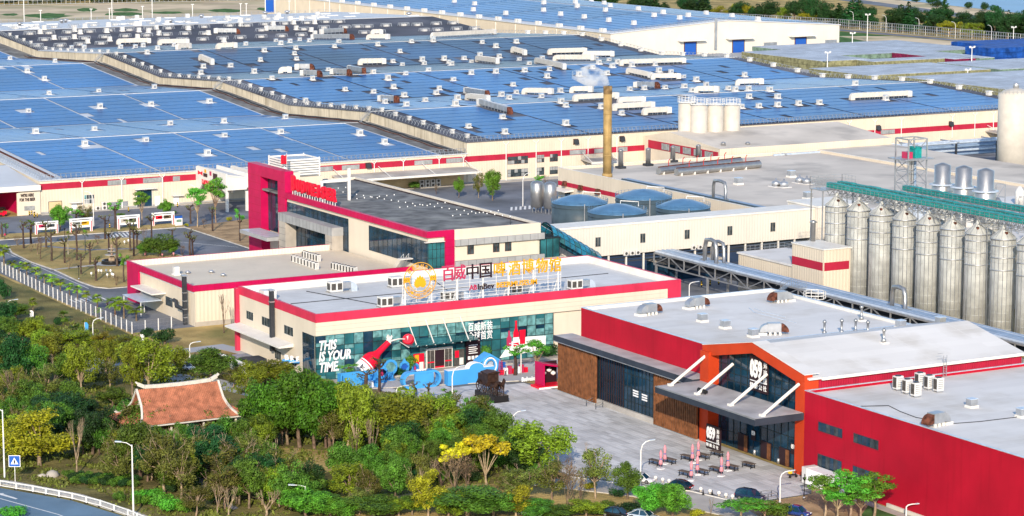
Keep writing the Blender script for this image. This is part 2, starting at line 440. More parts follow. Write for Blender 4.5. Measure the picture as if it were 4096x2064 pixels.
sheet('verge',[(228,300),(236.6,308),(236.6,262),(228,262)],0.013,'grass_green')
sheet('footway',[(236.7,312),(238.4,312),(238.4,262),(236.7,262)],0.05,'concrete_drive',0.05)
def inside(x,y,poly):
    c=False; n=len(poly)
    for i in range(n):
        a,b=poly[i],poly[(i+1) % n]
        if (a[1] > y) != (b[1] > y) and x < (b[0]-a[0])*(y-a[1])/(b[1]-a[1])+a[0]:c=not c
    return c
# paving slabs: the nearest three hundred singly, the rest joined
slabs=[]
sx,sy=0.9,2.7
for i in range(int(200/sx),int(242/sx)):
    for j in range(int(312/sy),int(428/sy)):
        x0,y0=i*sx,j*sy
        if all(inside(x0+a*sx,y0+b*sy,PLAZA) for a in (.02,.98) for b in (.02,.98)):slabs.append((x0,y0))
slabs.sort(key=lambda s:depth((s[0],s[1],0)))
sme=MB().box(0.02,sx-0.02,0.02,sy-0.02,0,0.022).mesh('paving_slab','paving')
for x0,y0 in slabs[:300]:inst(sme,'paving_slab',plaza,(x0,y0,0.017))
mb=MB()
for x0,y0 in slabs[300:]:mb.box(x0+0.02,x0+sx-0.02,y0+0.02,y0+sy-0.02,0.017,0.039)
o=mb.build('paving_field','paving',plaza); o['kind']='stuff'
def strip(name,pts,w,z0,z1,m,label=None,parent=None):
    mb=MB()
    for a,b in zip(pts,pts[1:]):
        a,b=Vector((*a,0)),Vector((*b,0)); d=(b-a).normalized(); s=Vector((-d.y,d.x,0))*(w/2)
        mb.hexa([(*(a-s)[:2],z0),(*(b-s)[:2],z0),(*(b+s)[:2],z0),(*(a+s)[:2],z0)],[(*(a-s)[:2],z1),(*(b-s)[:2],z1),(*(b+s)[:2],z1),(*(a+s)[:2],z1)])
    o=mb.build(name,m,parent)
    return struct(o) if parent is None else o
strip('kerb',[(205.5,346.8),(208.6,341.1),(217.3,329.3),(219.8,320)],0.25,0,0.13,'trim_white')
strip('kerb',[(196,346.7),(201.8,339),(207.4,331),(211,320.5),(213.1,314.7)],0.2,0,0.12,'kerb_stone')
strip('kerb',[(207.6,425.2),(235.8,417.8)],0.25,0,0.12,'kerb_stone')
# garden of the brewery with its looping drive
ISLAND=[(204.2,633),(222.4,633.4),(236.6,631.3),(238,624),(237,580),(214,562),(208.3,557.4),(204,557.4),(201.8,561),(201.2,570),(201.8,588.8),(200.8,604.8),(201.5,621.6)]
sheet('garden_lawn',ISLAND,0.14,'grass_dry',0.14)
strip('kerb',ISLAND+[ISLAND[0]],0.35,0,0.16,'kerb_stone')
MEDIAN=[(60,655),(209,654.5),(224.3,651.2),(260,651),(257.5,642.5),(237.7,642.7),(205.7,644.1),(60,645)]
sheet('median_lawn',MEDIAN,0.13,'grass_dry',0.13)
strip('kerb',[(60,645),(205.7,644.1),(237.7,642.7),(257.5,642.5)],0.5,0,0.15,'kerb_stone')
sheet('tower_lawn',[(257.3,641.7),(300,655),(300,600),(257.5,597)],0.13,'soil',0.13)
strip('kerb',[(257.3,641.7),(257.5,597)],0.3,0,0.16,'kerb_stone')
sheet('parking',[(239,630),(257,640),(257,597),(239,570)],0.020,'asphalt')
strip('lane_line',[(195.2,601),(196.2,548)],0.12,0.010,0.024,'paint_white')
strip('lane_line',[(200.2,622),(199.9,560)],0.15,0.010,0.024,'paint_white')
for k in range(7):strip('crossing_stripe',[(191+k*1.2,548),(191+k*1.2,543)],0.5,0.010,0.024,'paint_white')
for k in range(6):strip('crossing_stripe',[(233+k*1.1,634),(234.5+k*1.1,641)],0.5,0.010,0.024,'paint_white')
strip('garden_path',[(201,590),(216,592),(226,588)],1.6,0.142,0.152,'concrete_drive')
strip('garden_path',[(212,628),(220,616),(232,612),(237,604)],1.8,0.142,0.156,'path_stone')
strip('parking_line',[(241,626),(256,602)],0.15,0.022,0.028,'paint_white')
for k in range(9):strip('crossing_stripe',[(352+k*1.5,628),(355.5+k*1.5,634)],0.6,0.010,0.024,'paint_white')
strip('pavement',[(231,685.4),(620,685.4)],2.6,0,0.14,'concrete_drive')
# foreground road with its rail
sheet('highway',[(60,420),(112,398),(121.8,385.2),(129,372),(133,358),(136,340),(100,330),(60,380)],0.018,'asphalt_road')
strip('footway',[(60,425),(112,400),(123.6,388.2),(130.6,374.2),(134.4,359),(137,340)],2.4,0,0.12,'concrete_drive')
strip('lane_line',[(108,392),(119.6,378.6),(124.3,364.8),(126,356)],0.2,0.022,0.030,'paint_white')
strip('lane_line',[(112,383),(117.7,372.9),(119,369)],0.2,0.022,0.030,'paint_white')
mb=MB(); mb.add([(120.2,381.2,0.03),(121.6,377,0.03),(122.0,377.2,0.03),(120.9,381.4,0.03)],[(0,1,2,3)]); mb.add([(119.6,383,0.031),(119.9,381,0.031),(121.2,381.4,0.031)],[(0,1,2)])
struct(mb.build('lane_arrow','paint_white'))
sheet('woodland_path',[tuple(G(*Z(9,*q)))[:2] for q in ((1470,985),(1500,975),(1530,1010),(1560,1070),(1640,1110),(1700,1160),(1800,1240),(1760,1250),(1640,1190),(1530,1140),(1450,1080),(1475,1030))],0.012,'path_stone')
sheet('clearing',[tuple(G(*Z(10,*q)))[:2] for q in ((60,780),(330,790),(600,810),(700,850),(560,960),(420,1010),(250,930),(90,830))],0.009,'grass_dry')
# the far side of the site
sheet('crate_yard',[(606,700),(1150,560),(1250,900),(940,1090),(820,1100),(606,1090)],0.010,'concrete_yard')
sheet('far_field',[(380,1290),(660,1290),(660,1420),(900,1420),(900,1640),(300,1720)],0.012,'sand')
sheet('far_road',[(800,1520),(893,1222),(902,1065),(908,930),(916,930),(911,1066),(903,1225),(812,1524)],0.03,'asphalt')
sheet('verge',[(816,1235),(890,1215),(899,1090),(870,1095),(816,1110)],0.020,'grass_green')
sheet('verge',[(866,1165),(893,1150),(900,1080),(880,1080),(850,1100)],0.026,'sand')
sheet('motorway',[(975,1040),(1014,1178),(1090,1466),(1112,1560),(1132,1560),(1103,1452),(1040,1200),(1003,1040)],0.035,'asphalt')
sheet('motorway_verge',[(1003,1040),(1040,1200),(1103,1452),(1132,1560),(1152,1560),(1127,1446),(1094,1266),(1050,1040)],0.02,'sand')
sheet('pond',[(1098,1275),(1128,1442),(1135,1490),(1420,1520),(1420,1300)],0.05,'water')
sheet('pond',[(1060,1050),(1095,1255),(1420,1285),(1420,1080)],0.05,'water')
sheet('pond',[(1138,1500),(1152,1570),(1420,1640),(1420,1535)],0.05,'water')
rnd=random.Random(2)
for n,x0,y0,x1,y1 in ((1,190,95,540,145),(1,575,60,740,88),(1,790,90,1080,125),(1,840,62,1060,88),(1,1580,62,1810,98),(1,1100,85,1400,105),(1,0,100,150,120),(2,0,52,190,82),(2,240,38,350,66),(2,360,38,490,56)):
    a,b=G(*Z(n,(x0+x1)/2,(y0+y1)/2)),G(*Z(n,x1,(y0+y1)/2)); c=G(*Z(n,(x0+x1)/2,y0)); ex=(b-a); ey=(c-a)
    sheet('weed_patch',[tuple((a+ex*math.cos(t*.393)*rnd.uniform(.7,1.15)+ey*math.sin(t*.393)*rnd.uniform(.6,1.1)))[:2] for t in range(16)],0.03,'grass_green')
# ------------------------------------------------------------------ helpers for buildings
def shell(name,parent,m,x0,x1,y0,y1,z0,z1):return MB().box(x0,x1,y0,y1,z0,z1).build(name,m,parent)
def window_front(parent,x0,x1,y,z0,z1,nx=2,nz=1,glass='glass_window',frame='frame_dark',fw=0.09,name='window',proud=0.05,mull=True):
    """window on a wall that looks to -Y at plane y"""
    fr=MB().box(x0,x1,y-proud,y-0.01,z0,z1).build(name,frame,parent)
    w,h=(x1-x0)/nx,(z1-z0)/nz
    for i in range(nx):
        for j in range(nz):
            MB().box(x0+i*w+fw/2+(fw/2 if i == 0 else 0),x0+(i+1)*w-fw/2,y-proud-0.015,y-proud+0.01,z0+j*h+fw,z0+(j+1)*h-fw*.5).build('pane',glass if not isinstance(glass,(list,tuple)) else random.choice(glass),fr)
    return fr
def window_side(parent,y0,y1,x,z0,z1,ny=2,nz=1,glass='glass_window',frame='frame_dark',fw=0.09,name='window',proud=0.05):
    """window on a wall that looks to -X at plane x"""
    y0,y1=min(y0,y1),max(y0,y1)
    fr=MB().box(x-proud,x-0.01,y0,y1,z0,z1).build(name,frame,parent)
    w,h=(y1-y0)/ny,(z1-z0)/nz
    for i in range(ny):
        for j in range(nz):
            MB().box(x-proud-0.015,x-proud+0.01,y0+i*w+fw/2,y0+(i+1)*w-fw/2,z0+j*h+fw,z0+(j+1)*h-fw*.5).build('pane',glass if not isinstance(glass,(list,tuple)) else random.choice(glass),fr)
    return fr
def parapet_roof(parent,x0,x1,y0,y1,zd,zt,t,m_in,m_deck,m_cap=None):
    """deck at zd within a parapet rising to zt: inner lining and coping as parts"""
    MB().box(x0+t,x1-t,y0+t,y1-t,zd-0.3,zd).build('roof_deck',m_deck,parent)
    mb=MB()
    mb.box(x0+0.004,x1-0.004,y0+0.004,y0+t,zd-0.3,zt-0.01); mb.box(x0+0.004,x1-0.004,y1-t,y1-0.004,zd-0.3,zt-0.01)
    mb.box(x0+0.004,x0+t,y0+t,y1-t,zd-0.3,zt-0.01); mb.box(x1-t,x1-0.004,y0+t,y1-t,zd-0.3,zt-0.01)
    mb.build('parapet',m_in,parent)
    if m_cap:
        c=MB(); e=0.05
        c.box(x0-e,x1+e,y0-e,y0+t+e,zt-0.008,zt+0.1); c.box(x0-e,x1+e,y1-t-e,y1+e,zt-0.008,zt+0.1)
        c.box(x0-e,x0+t+e,y0+t+e,y1-t-e,zt-0.008,zt+0.1); c.box(x1-t-e,x1+e,y0+t+e,y1-t-e,zt-0.008,zt+0.1)
        c.build('coping',m_cap,parent)
# ------------------------------------------------------------------ the two packaging halls
LEFT=[(687,9.6),(755.5,13.2),(820.5,10.1),(881,14.1),(944,11.0),(1009,15.4),(1092,11.7),(1147,14.8),(1275,11.5)]
RIGHT=[(687,13.1),(755.5,16.6),(820.5,13.5),(883,17.2),(944,14.2),(1010,19.1),(1092,15.0),(1162,19.4),(1275,15.8)]
def zprof(P,y):
    for (a,za),(b,zb) in zip(P,P[1:]):
        if a <= y <= b:return za+(zb-za)*(y-a)/(b-a)
    return P[0][1] if y < P[0][0] else P[-1][1]
def roof_hit(px_,py_,P):
    """where a sight line meets a roof of profile P"""
    d=ray(px_,py_); lo,hi=500.0,1500.0
    t0=650/d.y; step=0.25/d.y; t=t0
    while t*d.y < 1290:
        p=_c+d*t
        if p.z < zprof(P,p.y):return p
        t += step
    return _c+d*t
def hall(name,label,P,x0,x1,dark_slopes,wall_side,roof_m):
    t=thing(name,label,'factory',(x0,P[0][0],0))
    # front wall: thin lower wall, red band, upper wall
    ze=P[0][1]
    zb0,zb1=6.8,8.6
    shell('wall',t,'wall_cream',x0,x1,P[0][0],P[0][0]+0.4,0,zb0)
    shell('band',t,'band_red',x0,x1,P[0][0]-0.02,P[0][0]+0.4,zb0,zb1)
    shell('wall',t,'wall_cream',x0,x1,P[0][0],P[0][0]+0.4,zb1,ze)
    shell('plinth',t,'stone_grey',x0,x1,P[0][0]-0.05,P[0][0]-0.001,0,0.5)
    for sx_,nm in ((x0,0),(x1-0.4,1)):
        mb=MB(); y=[p[0] for p in P]; n=len(P)
        y[0] += 0.41
        vs=[(sx_,yy,0) for yy in y]+[(sx_,yy,zprof(P,yy)-0.02) for yy in y]
        vs += [(v[0]+0.4,v[1],v[2]) for v in vs]
        fs=[]
        for i in range(n-1):
            fs += [(i+1,i,n+i,n+i+1),(2*n+i,2*n+i+1,3*n+i+1,3*n+i)]
        mb.add(vs,fs); mb.build('gable_wall',wall_side[nm],t)
    MB().box(x0,x1,P[-1][0]-0.4,P[-1][0],0,P[-1][1]-0.02).build('wall','wall_cream',t)
    for k,((a,za),(b,zb)) in enumerate(zip(P,P[1:])):
        mb=MB(); e=0.3
        a2=a-(0.3 if k == 0 else 0)
        mb.hexa([(x0-e,a2,za-0.25),(x1+e,a2,za-0.25),(x1+e,b,zb-0.25),(x0-e,b,zb-0.25)],[(x0-e,a2,za),(x1+e,a2,za),(x1+e,b,zb),(x0-e,b,zb)])
        mb.build('roof_slope','roof_dark' if k in dark_slopes else roof_m,t)
        if k % 2 == 0 and k+1 < len(P)-0:
            MB().box(x0,x1,b-0.35,b+0.35,zb-0.04,zb+0.1).build('ridge_cap','metal_white',t)
    return t
hall_l=hall('packaging_hall','lower long cream hall with red band and blue solar roof, left of the raised step',LEFT,231.6,369.2,(),('wall_cream','wall_cream'),'roof_metal')
hall_r=hall('packaging_hall','taller cream hall with red band and dark solar roof behind the yellow chimney',RIGHT,369.4,604,(0,1,2,3,4,6),('wall_dirty','wall_cream'),'roof_metal')
for (a,za),(b,zb) in zip(LEFT,LEFT[1:]):
    MB().hexa([(360.2,a,za+.004),(369.1,a,za+.004),(369.1,b,zb+.004),(360.2,b,zb+.004)],[(360.2,a,za+.06),(369.1,a,za+.06),(369.1,b,zb+.06),(360.2,b,zb+.06)]).build('bitumen_strip','roof_gravel',hall_l)
# vents, ducts and frames that stand on the roofs (survey sheet, x, y of the foot)
VENTS_L=[(1,75,450),(1,205,545),(1,335,605),(1,415,472),(1,370,715),(1,745,697),(1,1165,672),(1,215,850),(1,755,820),(1,1140,800),(1,1580,778),(1,268,1008),(1,713,985),(1,1285,948),(1,1690,928),(1,640,1100),(1,1100,1072),(1,1695,1036),(1,1565,1170),(2,222,900),(2,187,1010),(2,783,1022),(2,970,1085)]
VENTS_R=[(1,1110,408),(1,1022,365),(1,910,368),(1,1188,376),(1,1190,376),(1,540,370),(1,635,372),(1,1740,508),(1,1535,515),(1,1515,560),(1,1918,555),(1,1855,345),(1,1312,352),(1,1080,358),
 (2,62,392),(2,300,372),(2,290,413),(2,305,453),(2,33,462),(2,592,358),(2,918,345),(2,1086,396),(2,257,325),(2,187,340),(2,330,310),(2,402,320),(2,625,325),(2,150,318),(2,1172,322),(2,1335,315),(2,1340,300),(2,1707,330),(2,1810,360),(2,1835,437),(2,1570,450),(2,1420,455),(2,1255,462),(2,1270,490),(2,1455,480),(2,1625,475),(2,1105,498),(2,1033,472),(2,545,535),(2,120,600),(2,427,605),(2,885,555),(2,1130,568),(2,1302,538),(2,995,605),(2,1038,668),(2,672,685),(2,887,705),(2,1118,730),(2,1383,680),(2,1360,712),(2,1490,612),(2,1625,565),(2,1810,555),(2,373,772),(2,973,782),(2,1135,805),(2,1278,768),(2,1505,800),(2,1520,755),(2,1852,730),(2,1910,750),(2,1860,895),(2,1603,965),(2,1878,1010),(2,1475,495),(2,1690,430),
 (3,32,325),(3,55,458),(3,130,490),(3,228,455),(3,95,545),(3,265,588),(3,282,535),(3,505,575),(3,655,485),(3,610,520),(3,717,565),(3,757,510),(3,795,480),(3,632,458),(3,732,462),(3,905,505),(3,1080,498),(3,1108,545),(3,1200,555),(3,1295,590),(3,1390,615),(3,1755,580),(3,1465,655),(3,1300,665),(3,1155,672),(3,998,678),(3,888,685),(3,1358,695),(3,1632,680),(3,1685,690),(3,1785,685),(3,1788,742),(3,1730,818),(3,1862,812),(3,827,868),(3,405,808),(3,370,780),(3,222,742),(3,365,700),(3,32,710),(3,8,650),(3,405,945),(3,675,820),
 (4,72,745),(4,72,805),(4,230,795),(4,387,788),(4,888,757),(4,658,645),(4,12,690)]
DUCTS_R=[ # x0, y0 -> x1, y1 of the foot line, rusty end?
 (1,1510,455,1595,490,0),(1,1335,375,1418,370,0),(1,1632,372,1760,366,0),(1,880,335,1110,330,0),(1,1190,340,1400,335,0),(1,1640,255,1810,255,1),(2,90,235,245,235,1),(2,440,300,735,300,1),(2,840,300,985,300,0),(2,505,260,680,250,1),(2,865,262,930,262,0),(2,1325,288,1790,262,0),
 (2,770,490,950,487,0),(2,170,555,238,553,0),(2,325,530,440,530,1),(2,365,575,492,580,1),(2,590,565,716,570,1),(2,705,540,818,560,1),(2,950,770,1072,775,1),(2,1590,710,1752,735,1),(2,1590,755,1740,770,0),(2,1695,800,1925,865,1),(2,1665,465,1815,485,0),
 (3,0,395,88,418,0),(3,270,412,535,405,0),(3,530,430,742,430,0),(3,315,460,600,460,0),(3,180,480,388,528,0),(3,810,495,1280,480,0),(3,870,555,1035,590,0),(3,1048,600,1240,600,0),(3,950,665,1110,668,1),(3,82,712,280,715,0),(3,440,700,580,700,0),(3,462,765,770,750,0),(3,755,835,1040,820,0),(3,797,785,970,780,0),(3,985,868,1165,860,0),(3,1685,645,1865,640,0),(3,1380,700,1530,700,0),
 (4,620,755,1050,735,0)]
fan0=thing('roof_fan','white box fan','roof fan',(0,0,-50))
MB().box(-1.25,1.25,-1.25,1.25,-0.3,0.22).build('curb','metal_white',fan0,local=True)
mb=MB(); mb.box(-0.85,0.85,-0.85,0.85,0.22,1.75); mb.build('housing','unit_white',fan0,local=True)
MB().box(-0.98,0.98,-0.98,0.98,1.75,1.95).build('cap','metal_duct',fan0,local=True)
MB().box(-0.6,0.6,-0.875,-0.855,0.5,1.4).build('louvre','metal_galv',fan0,local=True)
vent_pts={'L':[],'R':[]}
def slope_name(P,y):
    k=sum(1 for p in P if p[0] <= y)-1
    return ['first','second','third','fourth','fifth','sixth','seventh','eighth','last'][min(k,8)]
def place_vents(lst,P,key,side):
    for n,x,y in lst:
        p=roof_hit(*Z(n,x,y),P)
        if p.y > 1270:continue
        vent_pts[key].append((p.x,p.y))
        k=sum(1 for q in P if q[0] <= p.y)-1
        s=random.uniform(.8,1.0)
        o=copy_tree(fan0,(p.x,p.y,p.z),0,(s,s,s*random.uniform(.9,1.15)))
        o['label']=f'white box fan on the {slope_name(P, p.y)} roof slope of the {side} hall'
        o['group']=f'box fans on the {side} hall roof'
place_vents(VENTS_L,LEFT,'L','lower')
place_vents(VENTS_R,RIGHT,'R','taller')
def roof_duct(a,b,rust,label,group,h=2.2,w=1.5):
    a,b=Vector(a),Vector(b)
    t=thing('roof_duct',label,'duct',tuple(a),group)
    d=(b-a); d.z=0; L_=d.length; d.normalize(); s=Vector((-d.y,d.x,0))*(w/2)
    z0,z1=0.75,0.75+h
    za=a.z; zb=b.z
    def sec(u,zl,zh):
        p=a+d*u; zz=za+(zb-za)*(u/max(L_,.1))
        return [(p-s)[:2]+(zz+zl,),(p+s)[:2]+(zz+zl,),(p+s)[:2]+(zz+zh,),(p-s)[:2]+(zz+zh,)]
    mb=MB(); secs=[]
    m_=max(2,int(L_/2.2))
    for i in range(m_+1):secs.append(sec(h*.9+(L_-h*1.0)*i/m_,z0,z1))
    vs=[Vector(v) for q in secs for v in q]
    fs=[]
    for i in range(len(secs)-1):
        for k in range(4):fs.append((i*4+k,i*4+(k+1) % 4,i*4+4+(k+1) % 4,i*4+4+k))
    fs += [(3,2,1,0),tuple(len(vs)-4+k for k in range(4))]
    mb.add(vs,fs); mb.build('duct_run','duct_cream' if not rust else 'metal_galv',t)
    # seams of the run
    for i in range(1,m_):
        q=sec(h*.9+(L_-h)*i/m_,z0-0.05,z1+0.05); q2=sec(h*.9+(L_-h)*i/m_+0.12,z0-0.05,z1+0.05)
        if m_ < 14:MB().hexa([q[0],q[1],q2[1],q2[0]],[q[3],q[2],q2[2],q2[3]]).build('flange','metal_white',t)
    # elbow that turns down into the roof
    mb=MB(); e=[]
    for i in range(7):
        th=math.pi/2*i/6
        ro=h; e.append((h*.9-ro*math.sin(th)*.95,0.75+h-ro*(1-math.cos(th))))
    pts=[(h*.92,0.0)]+[(h*.92,0.75+h)]+e[1:]+[(h*.9-h*.95,0.0)]
    mb.extr([(u,v) for u,v in pts],a-s,d,(0,0,1),s*2); mb.build('elbow','metal_rust' if rust else 'duct_cream',t)
    # fan casing at the other end
    p=a+d*(L_+0.6)
    c=MB(); q0=sec(L_-0.1,0.3,0.75+h*1.08); q1=sec(L_+1.7,0.3,0.75+h*.95)
    c.hexa([q0[0],q0[1],q1[1],q1[0]],[q0[3],q0[2],q1[2],q1[3]]); c.build('fan_casing','unit_white',t)
    for i in range(m_+1):
        u=h+(L_-h)*i/m_
        for g in (-.85,.85):
            p=a+d*u+s*g; zz=za+(zb-za)*(u/max(L_,.1))
            MB().box(p.x-.07,p.x+.07,p.y-.07,p.y+.07,zz-.1,zz+.76).build('support','metal_galv',t)
    return t
duct_sp=[]
for n,x0,y0,x1,y1,ru in DUCTS_R:
    p=roof_hit(*Z(n,x0,y0),RIGHT); q=roof_hit(*Z(n,x1,y1),RIGHT)
    if ru:p,q=q,p
    if q.y > 1265 or p.y > 1265 or (p-q).length > 75:continue
    duct_sp.append((p,q))
    roof_duct(p,q,ru,('rusty ended roof duct' if ru else 'cream curved roof duct')+f' on the {slope_name(RIGHT, (p.y + q.y) / 2)} slope of the taller hall','air ducts on the taller hall roof',1.9 if p.y > 900 else 1.7)
    for i in range(6):vent_pts['R'].append(tuple((p+(q-p)*i/5)[:2]))
# solar arrays: one thing per roof field, one part per row of panels
def solar(P,x0,x1,slopes,key,nblk,side,glass):
    bw=(x1-x0)/nblk
    for k in slopes:
        (a,za),(b,zb)=P[k],P[k+1]
        L_=b-a; nr=int((L_-2.4)/6.5); pit=(L_-2.0)/nr
        for j in range(nblk):
            xa,xb=x0+j*bw+0.5,x0+(j+1)*bw-0.5
            t=thing('solar_array',f'solar panel field on the {slope_name(P, a + 1)} slope of the {side} hall','solar panels',(xa,a+3,zprof(P,a+3)),f'solar panel fields on the {side} hall')
            for i in range(nr):
                ya=a+1.1+i*pit; yb=ya+pit-.62
                cuts=[(vx-1.8-random.random()*1.5,vx+1.6+random.random()*2) for vx,vy in vent_pts[key] if ya-.3 < vy < yb+.3 and xa-3 < vx < xb+3]
                if random.random() < 0.12:
                    cx=random.uniform(xa,xb); cuts.append((cx,cx+random.uniform(1.5,4)))
                segs=[(xa,xb)]
                for c0,c1 in cuts:
                    ns=[]
                    for s0,s1 in segs:
                        if c1 <= s0 or c0 >= s1:ns.append((s0,s1)); continue
                        if c0-s0 > 1:ns.append((s0,c0))
                        if s1-c1 > 1:ns.append((c1,s1))
                    segs=ns
                za_,zb_=zprof(P,ya),zprof(P,yb)
                for s0,s1 in segs:
                    MB().hexa([(s0,ya,za_+.12),(s1,ya,za_+.12),(s1,yb,zb_+.12),(s0,yb,zb_+.12)],[(s0,ya,za_+.2),(s1,ya,za_+.2),(s1,yb,zb_+.2),(s0,yb,zb_+.2)]).build('panel_row',glass(k),t)
solar(LEFT,238.5,359.5,(0,1,2,3,4,5,6),'L',4,'lower',lambda k:'solar_glass')
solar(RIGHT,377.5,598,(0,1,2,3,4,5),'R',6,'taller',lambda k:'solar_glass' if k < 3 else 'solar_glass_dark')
# guard rails of slanting posts along the eaves and the step
post0=MB(); post0.bar((0,-0.75,0),(0,0.05,1.5),0.10); post0.bar((0,0.75,0),(0,0.05,1.5),0.10)
postY=post0.mesh('guard_post','metal_galv')
post1=MB(); post1.bar((-0.75,0,0),(0.05,0,1.5),0.10); post1.bar((0.75,0,0),(0.05,0,1.5),0.10)
postX=post1.mesh('guard_post','metal_galv')
def guard_x(x0,x1,y,z,label,sp=1.5,me=None):
    t=thing('guard_rail',label,'railing',(x0,y,z),'guard rails along the roof edges')
    MB().bar((x0,y+.05,z+1.5),(x1,y+.05,z+1.5),0.09).build('rail','metal_galv',t)
    MB().bar((x0,y-.35,z+.75),(x1,y-.35,z+.75),0.07).build('rail','metal_galv',t)
    n=int((x1-x0)/sp)
    for i in range(n+1):inst(postY,'guard_post',t,(i*(x1-x0)/n,0,0))
def guard_y(P,x,y0,y1,label,sp=2.0):
    t=thing('guard_rail',label,'railing',(x,y0,zprof(P,y0)),'guard rails along the roof edges')
    ys=[y0]+[p[0] for p in P if y0 < p[0] < y1]+[y1]
    for a,b in zip(ys,ys[1:]):
        MB().bar((x,a,zprof(P,a)+1.5),(x,b,zprof(P,b)+1.5),0.1).build('rail','metal_galv',t)
    n=int((y1-y0)/sp); z0=zprof(P,y0)
    for i in range(n+1):
        y=y0+(y1-y0)*i/n; inst(postX,'guard_post',t,(0,y-y0,zprof(P,y)-z0))
guard_x(232,369,687.6,9.6,'galvanised guard rail along the eave of the lower hall',1.5)
guard_x(370,604,687.6,13.1,'galvanised guard rail along the eave of the taller hall',1.5)
guard_y(RIGHT,370.6,688.5,1160,'long zigzag guard rail on the step between the two halls',2.2)
guard_y(LEFT,232.6,689,770,'guard rail on the outer gable edge of the lower hall',2.0)
guard_y(RIGHT,603,689,1090,'guard rail along the far gable edge of the taller hall',3.0)
guard_x(375,604,1274,15.8,'thin railing along the rear eave of the taller hall',4.0)
# fittings on the walls of the halls
def downpipe(x,y,z0,z1,label,group):
    t=thing('drainpipe',label,'drainpipe',(x,y-.2,z0),group)
    MB().tube([(x,y-.22,z0),(x,y-.22,z1-1.2)],0.14,8).build('pipe','metal_white',t)
    for s in (-1,1):MB().tube([(x,y-.22,z1-1.2),(x+s*.85,y-.22,z1-.5),(x+s*.85,y-.12,z1-.1)],0.11,8).build('branch','metal_white',t)
for X in (244,256,268.5):downpipe(X,687,0,9.4,'white forked drainpipe on the lower hall wall','drainpipes on the lower hall wall')
for n,x in ((2,1110),(2,1380),(2,1565),(2,890)):
    X=onY(*Z(n,x,1225),687).x; downpipe(X,687,3.2,9.4,'white forked drainpipe on the lower hall wall','drainpipes on the lower hall wall')
for n,x,y in ((2,1885,1090),(3,180,1080),(3,370,1070),(3,572,1055),(3,790,1040),(3,1745,985),(4,205,950),(4,408,940),(4,612,930),(4,805,920),(4,1005,905),(4,1390,885),(4,1560,875),(4,1700,868)):
    X=onY(*Z(n,x,y),687).x; downpipe(X,687,0.2 if n < 4 else 4.0,12.6,'white forked drainpipe on the taller hall wall','drainpipes on the taller hall wall')
def wall_win(n,x0,y0,x1,y1,par,nx,glass='glass_window',frame='frame_dark'):
    a=onY(*Z(n,x0,y0),687); b=onY(*Z(n,x1,y1),687)
    window_front(par,a.x,b.x,686.96,min(a.z,b.z) if False else b.z+0,a.z,nx,1,glass,frame)
def band_win(par,xs,z0,z1,nx=6):
    for x0,x1 in xs:window_front(par,x0,x1,686.96,z0,z1,nx,1,'window_blind','metal_galv',0.12)
band_win(hall_l,[(onY(*Z(5,a,90),687).x,onY(*Z(5,b,90),687).x) for a,b in ((812,952),(1080,1232),(1305,1358))],6.9,8.3)
band_win(hall_l,[(onY(*Z(2,a,1250),687).x,onY(*Z(2,b,1250),687).x) for a,b in ((445,580),(648,780),(1195,1330),(1435,1560))],6.9,8.3)
band_win(hall_r,[(onY(*Z(3,a,1150),687).x,onY(*Z(3,b,1150),687).x) for a,b in ((435,555),(620,690),(800,870))],6.95,8.4)
band_win(hall_r,[(onY(*Z(4,a,1020),687).x,onY(*Z(4,b,1020),687).x) for a,b in ((250,360),(850,955))],6.95,8.4)
for a,b in ((-35,120),(187,242),(285,345)):
    X0,X1=onY(*Z(3,a,1180),687).x,onY(*Z(3,b,1180),687).x
    window_front(hall_r,X0,X1,686.96,5.2,7.6,3 if b-a < 100 else 6,2,['glass_window','window_blind'],'metal_rust')
    window_front(hall_r,X0,X1,686.96,1.2,3.6,3 if b-a < 100 else 6,2,['glass_window','window_blind'],'frame_dark')
window_front(hall_l,onY(*Z(5,628,0),687).x,onY(*Z(5,705,0),687).x,686.96,2.0,4.6,4,2,['window_blind','glass_window','blind_teal'],'metal_white')
for n,a,b in ((5,815,960),):
    MB().box(onY(*Z(n,a,0),687).x,onY(*Z(n,b,0),687).x,686.9,686.99,0.6,2.0).build('louvre','metal_galv',hall_l)
# roller door with canopy, small doors
def door_front(par,x0,x1,z1,leaf,canopy=True,y=687,frame='metal_white'):
    d=MB().box(x0,x1,y-.06,y-.01,0,z1).build('door',frame,par)
    MB().box(x0+.15,x1-.15,y-.09,y-.055,0.05,z1-.15).build('leaf',leaf,d)
    if canopy:MB().box(x0-.8,x1+.8,y-1.6,y-.01,z1+.25,z1+.55).build('canopy','trim_white',par)
    return d
def wx(n,x):return onY(*Z(n,x,240),687).x
door_front(hall_l,wx(5,1030),wx(5,1150),5.0,'glass_dark'); door_front(hall_l,wx(5,1168),wx(5,1210),2.9,'sign_white',False)
door_front(hall_l,wx(5,540),wx(5,582),2.4,'sign_white'); door_front(hall_l,wx(5,1310),wx(5,1352),2.4,'sign_white')
door_front(hall_l,wx(5,365),wx(5,468),3.4,'wall_ochre',False,frame='frame_dark')
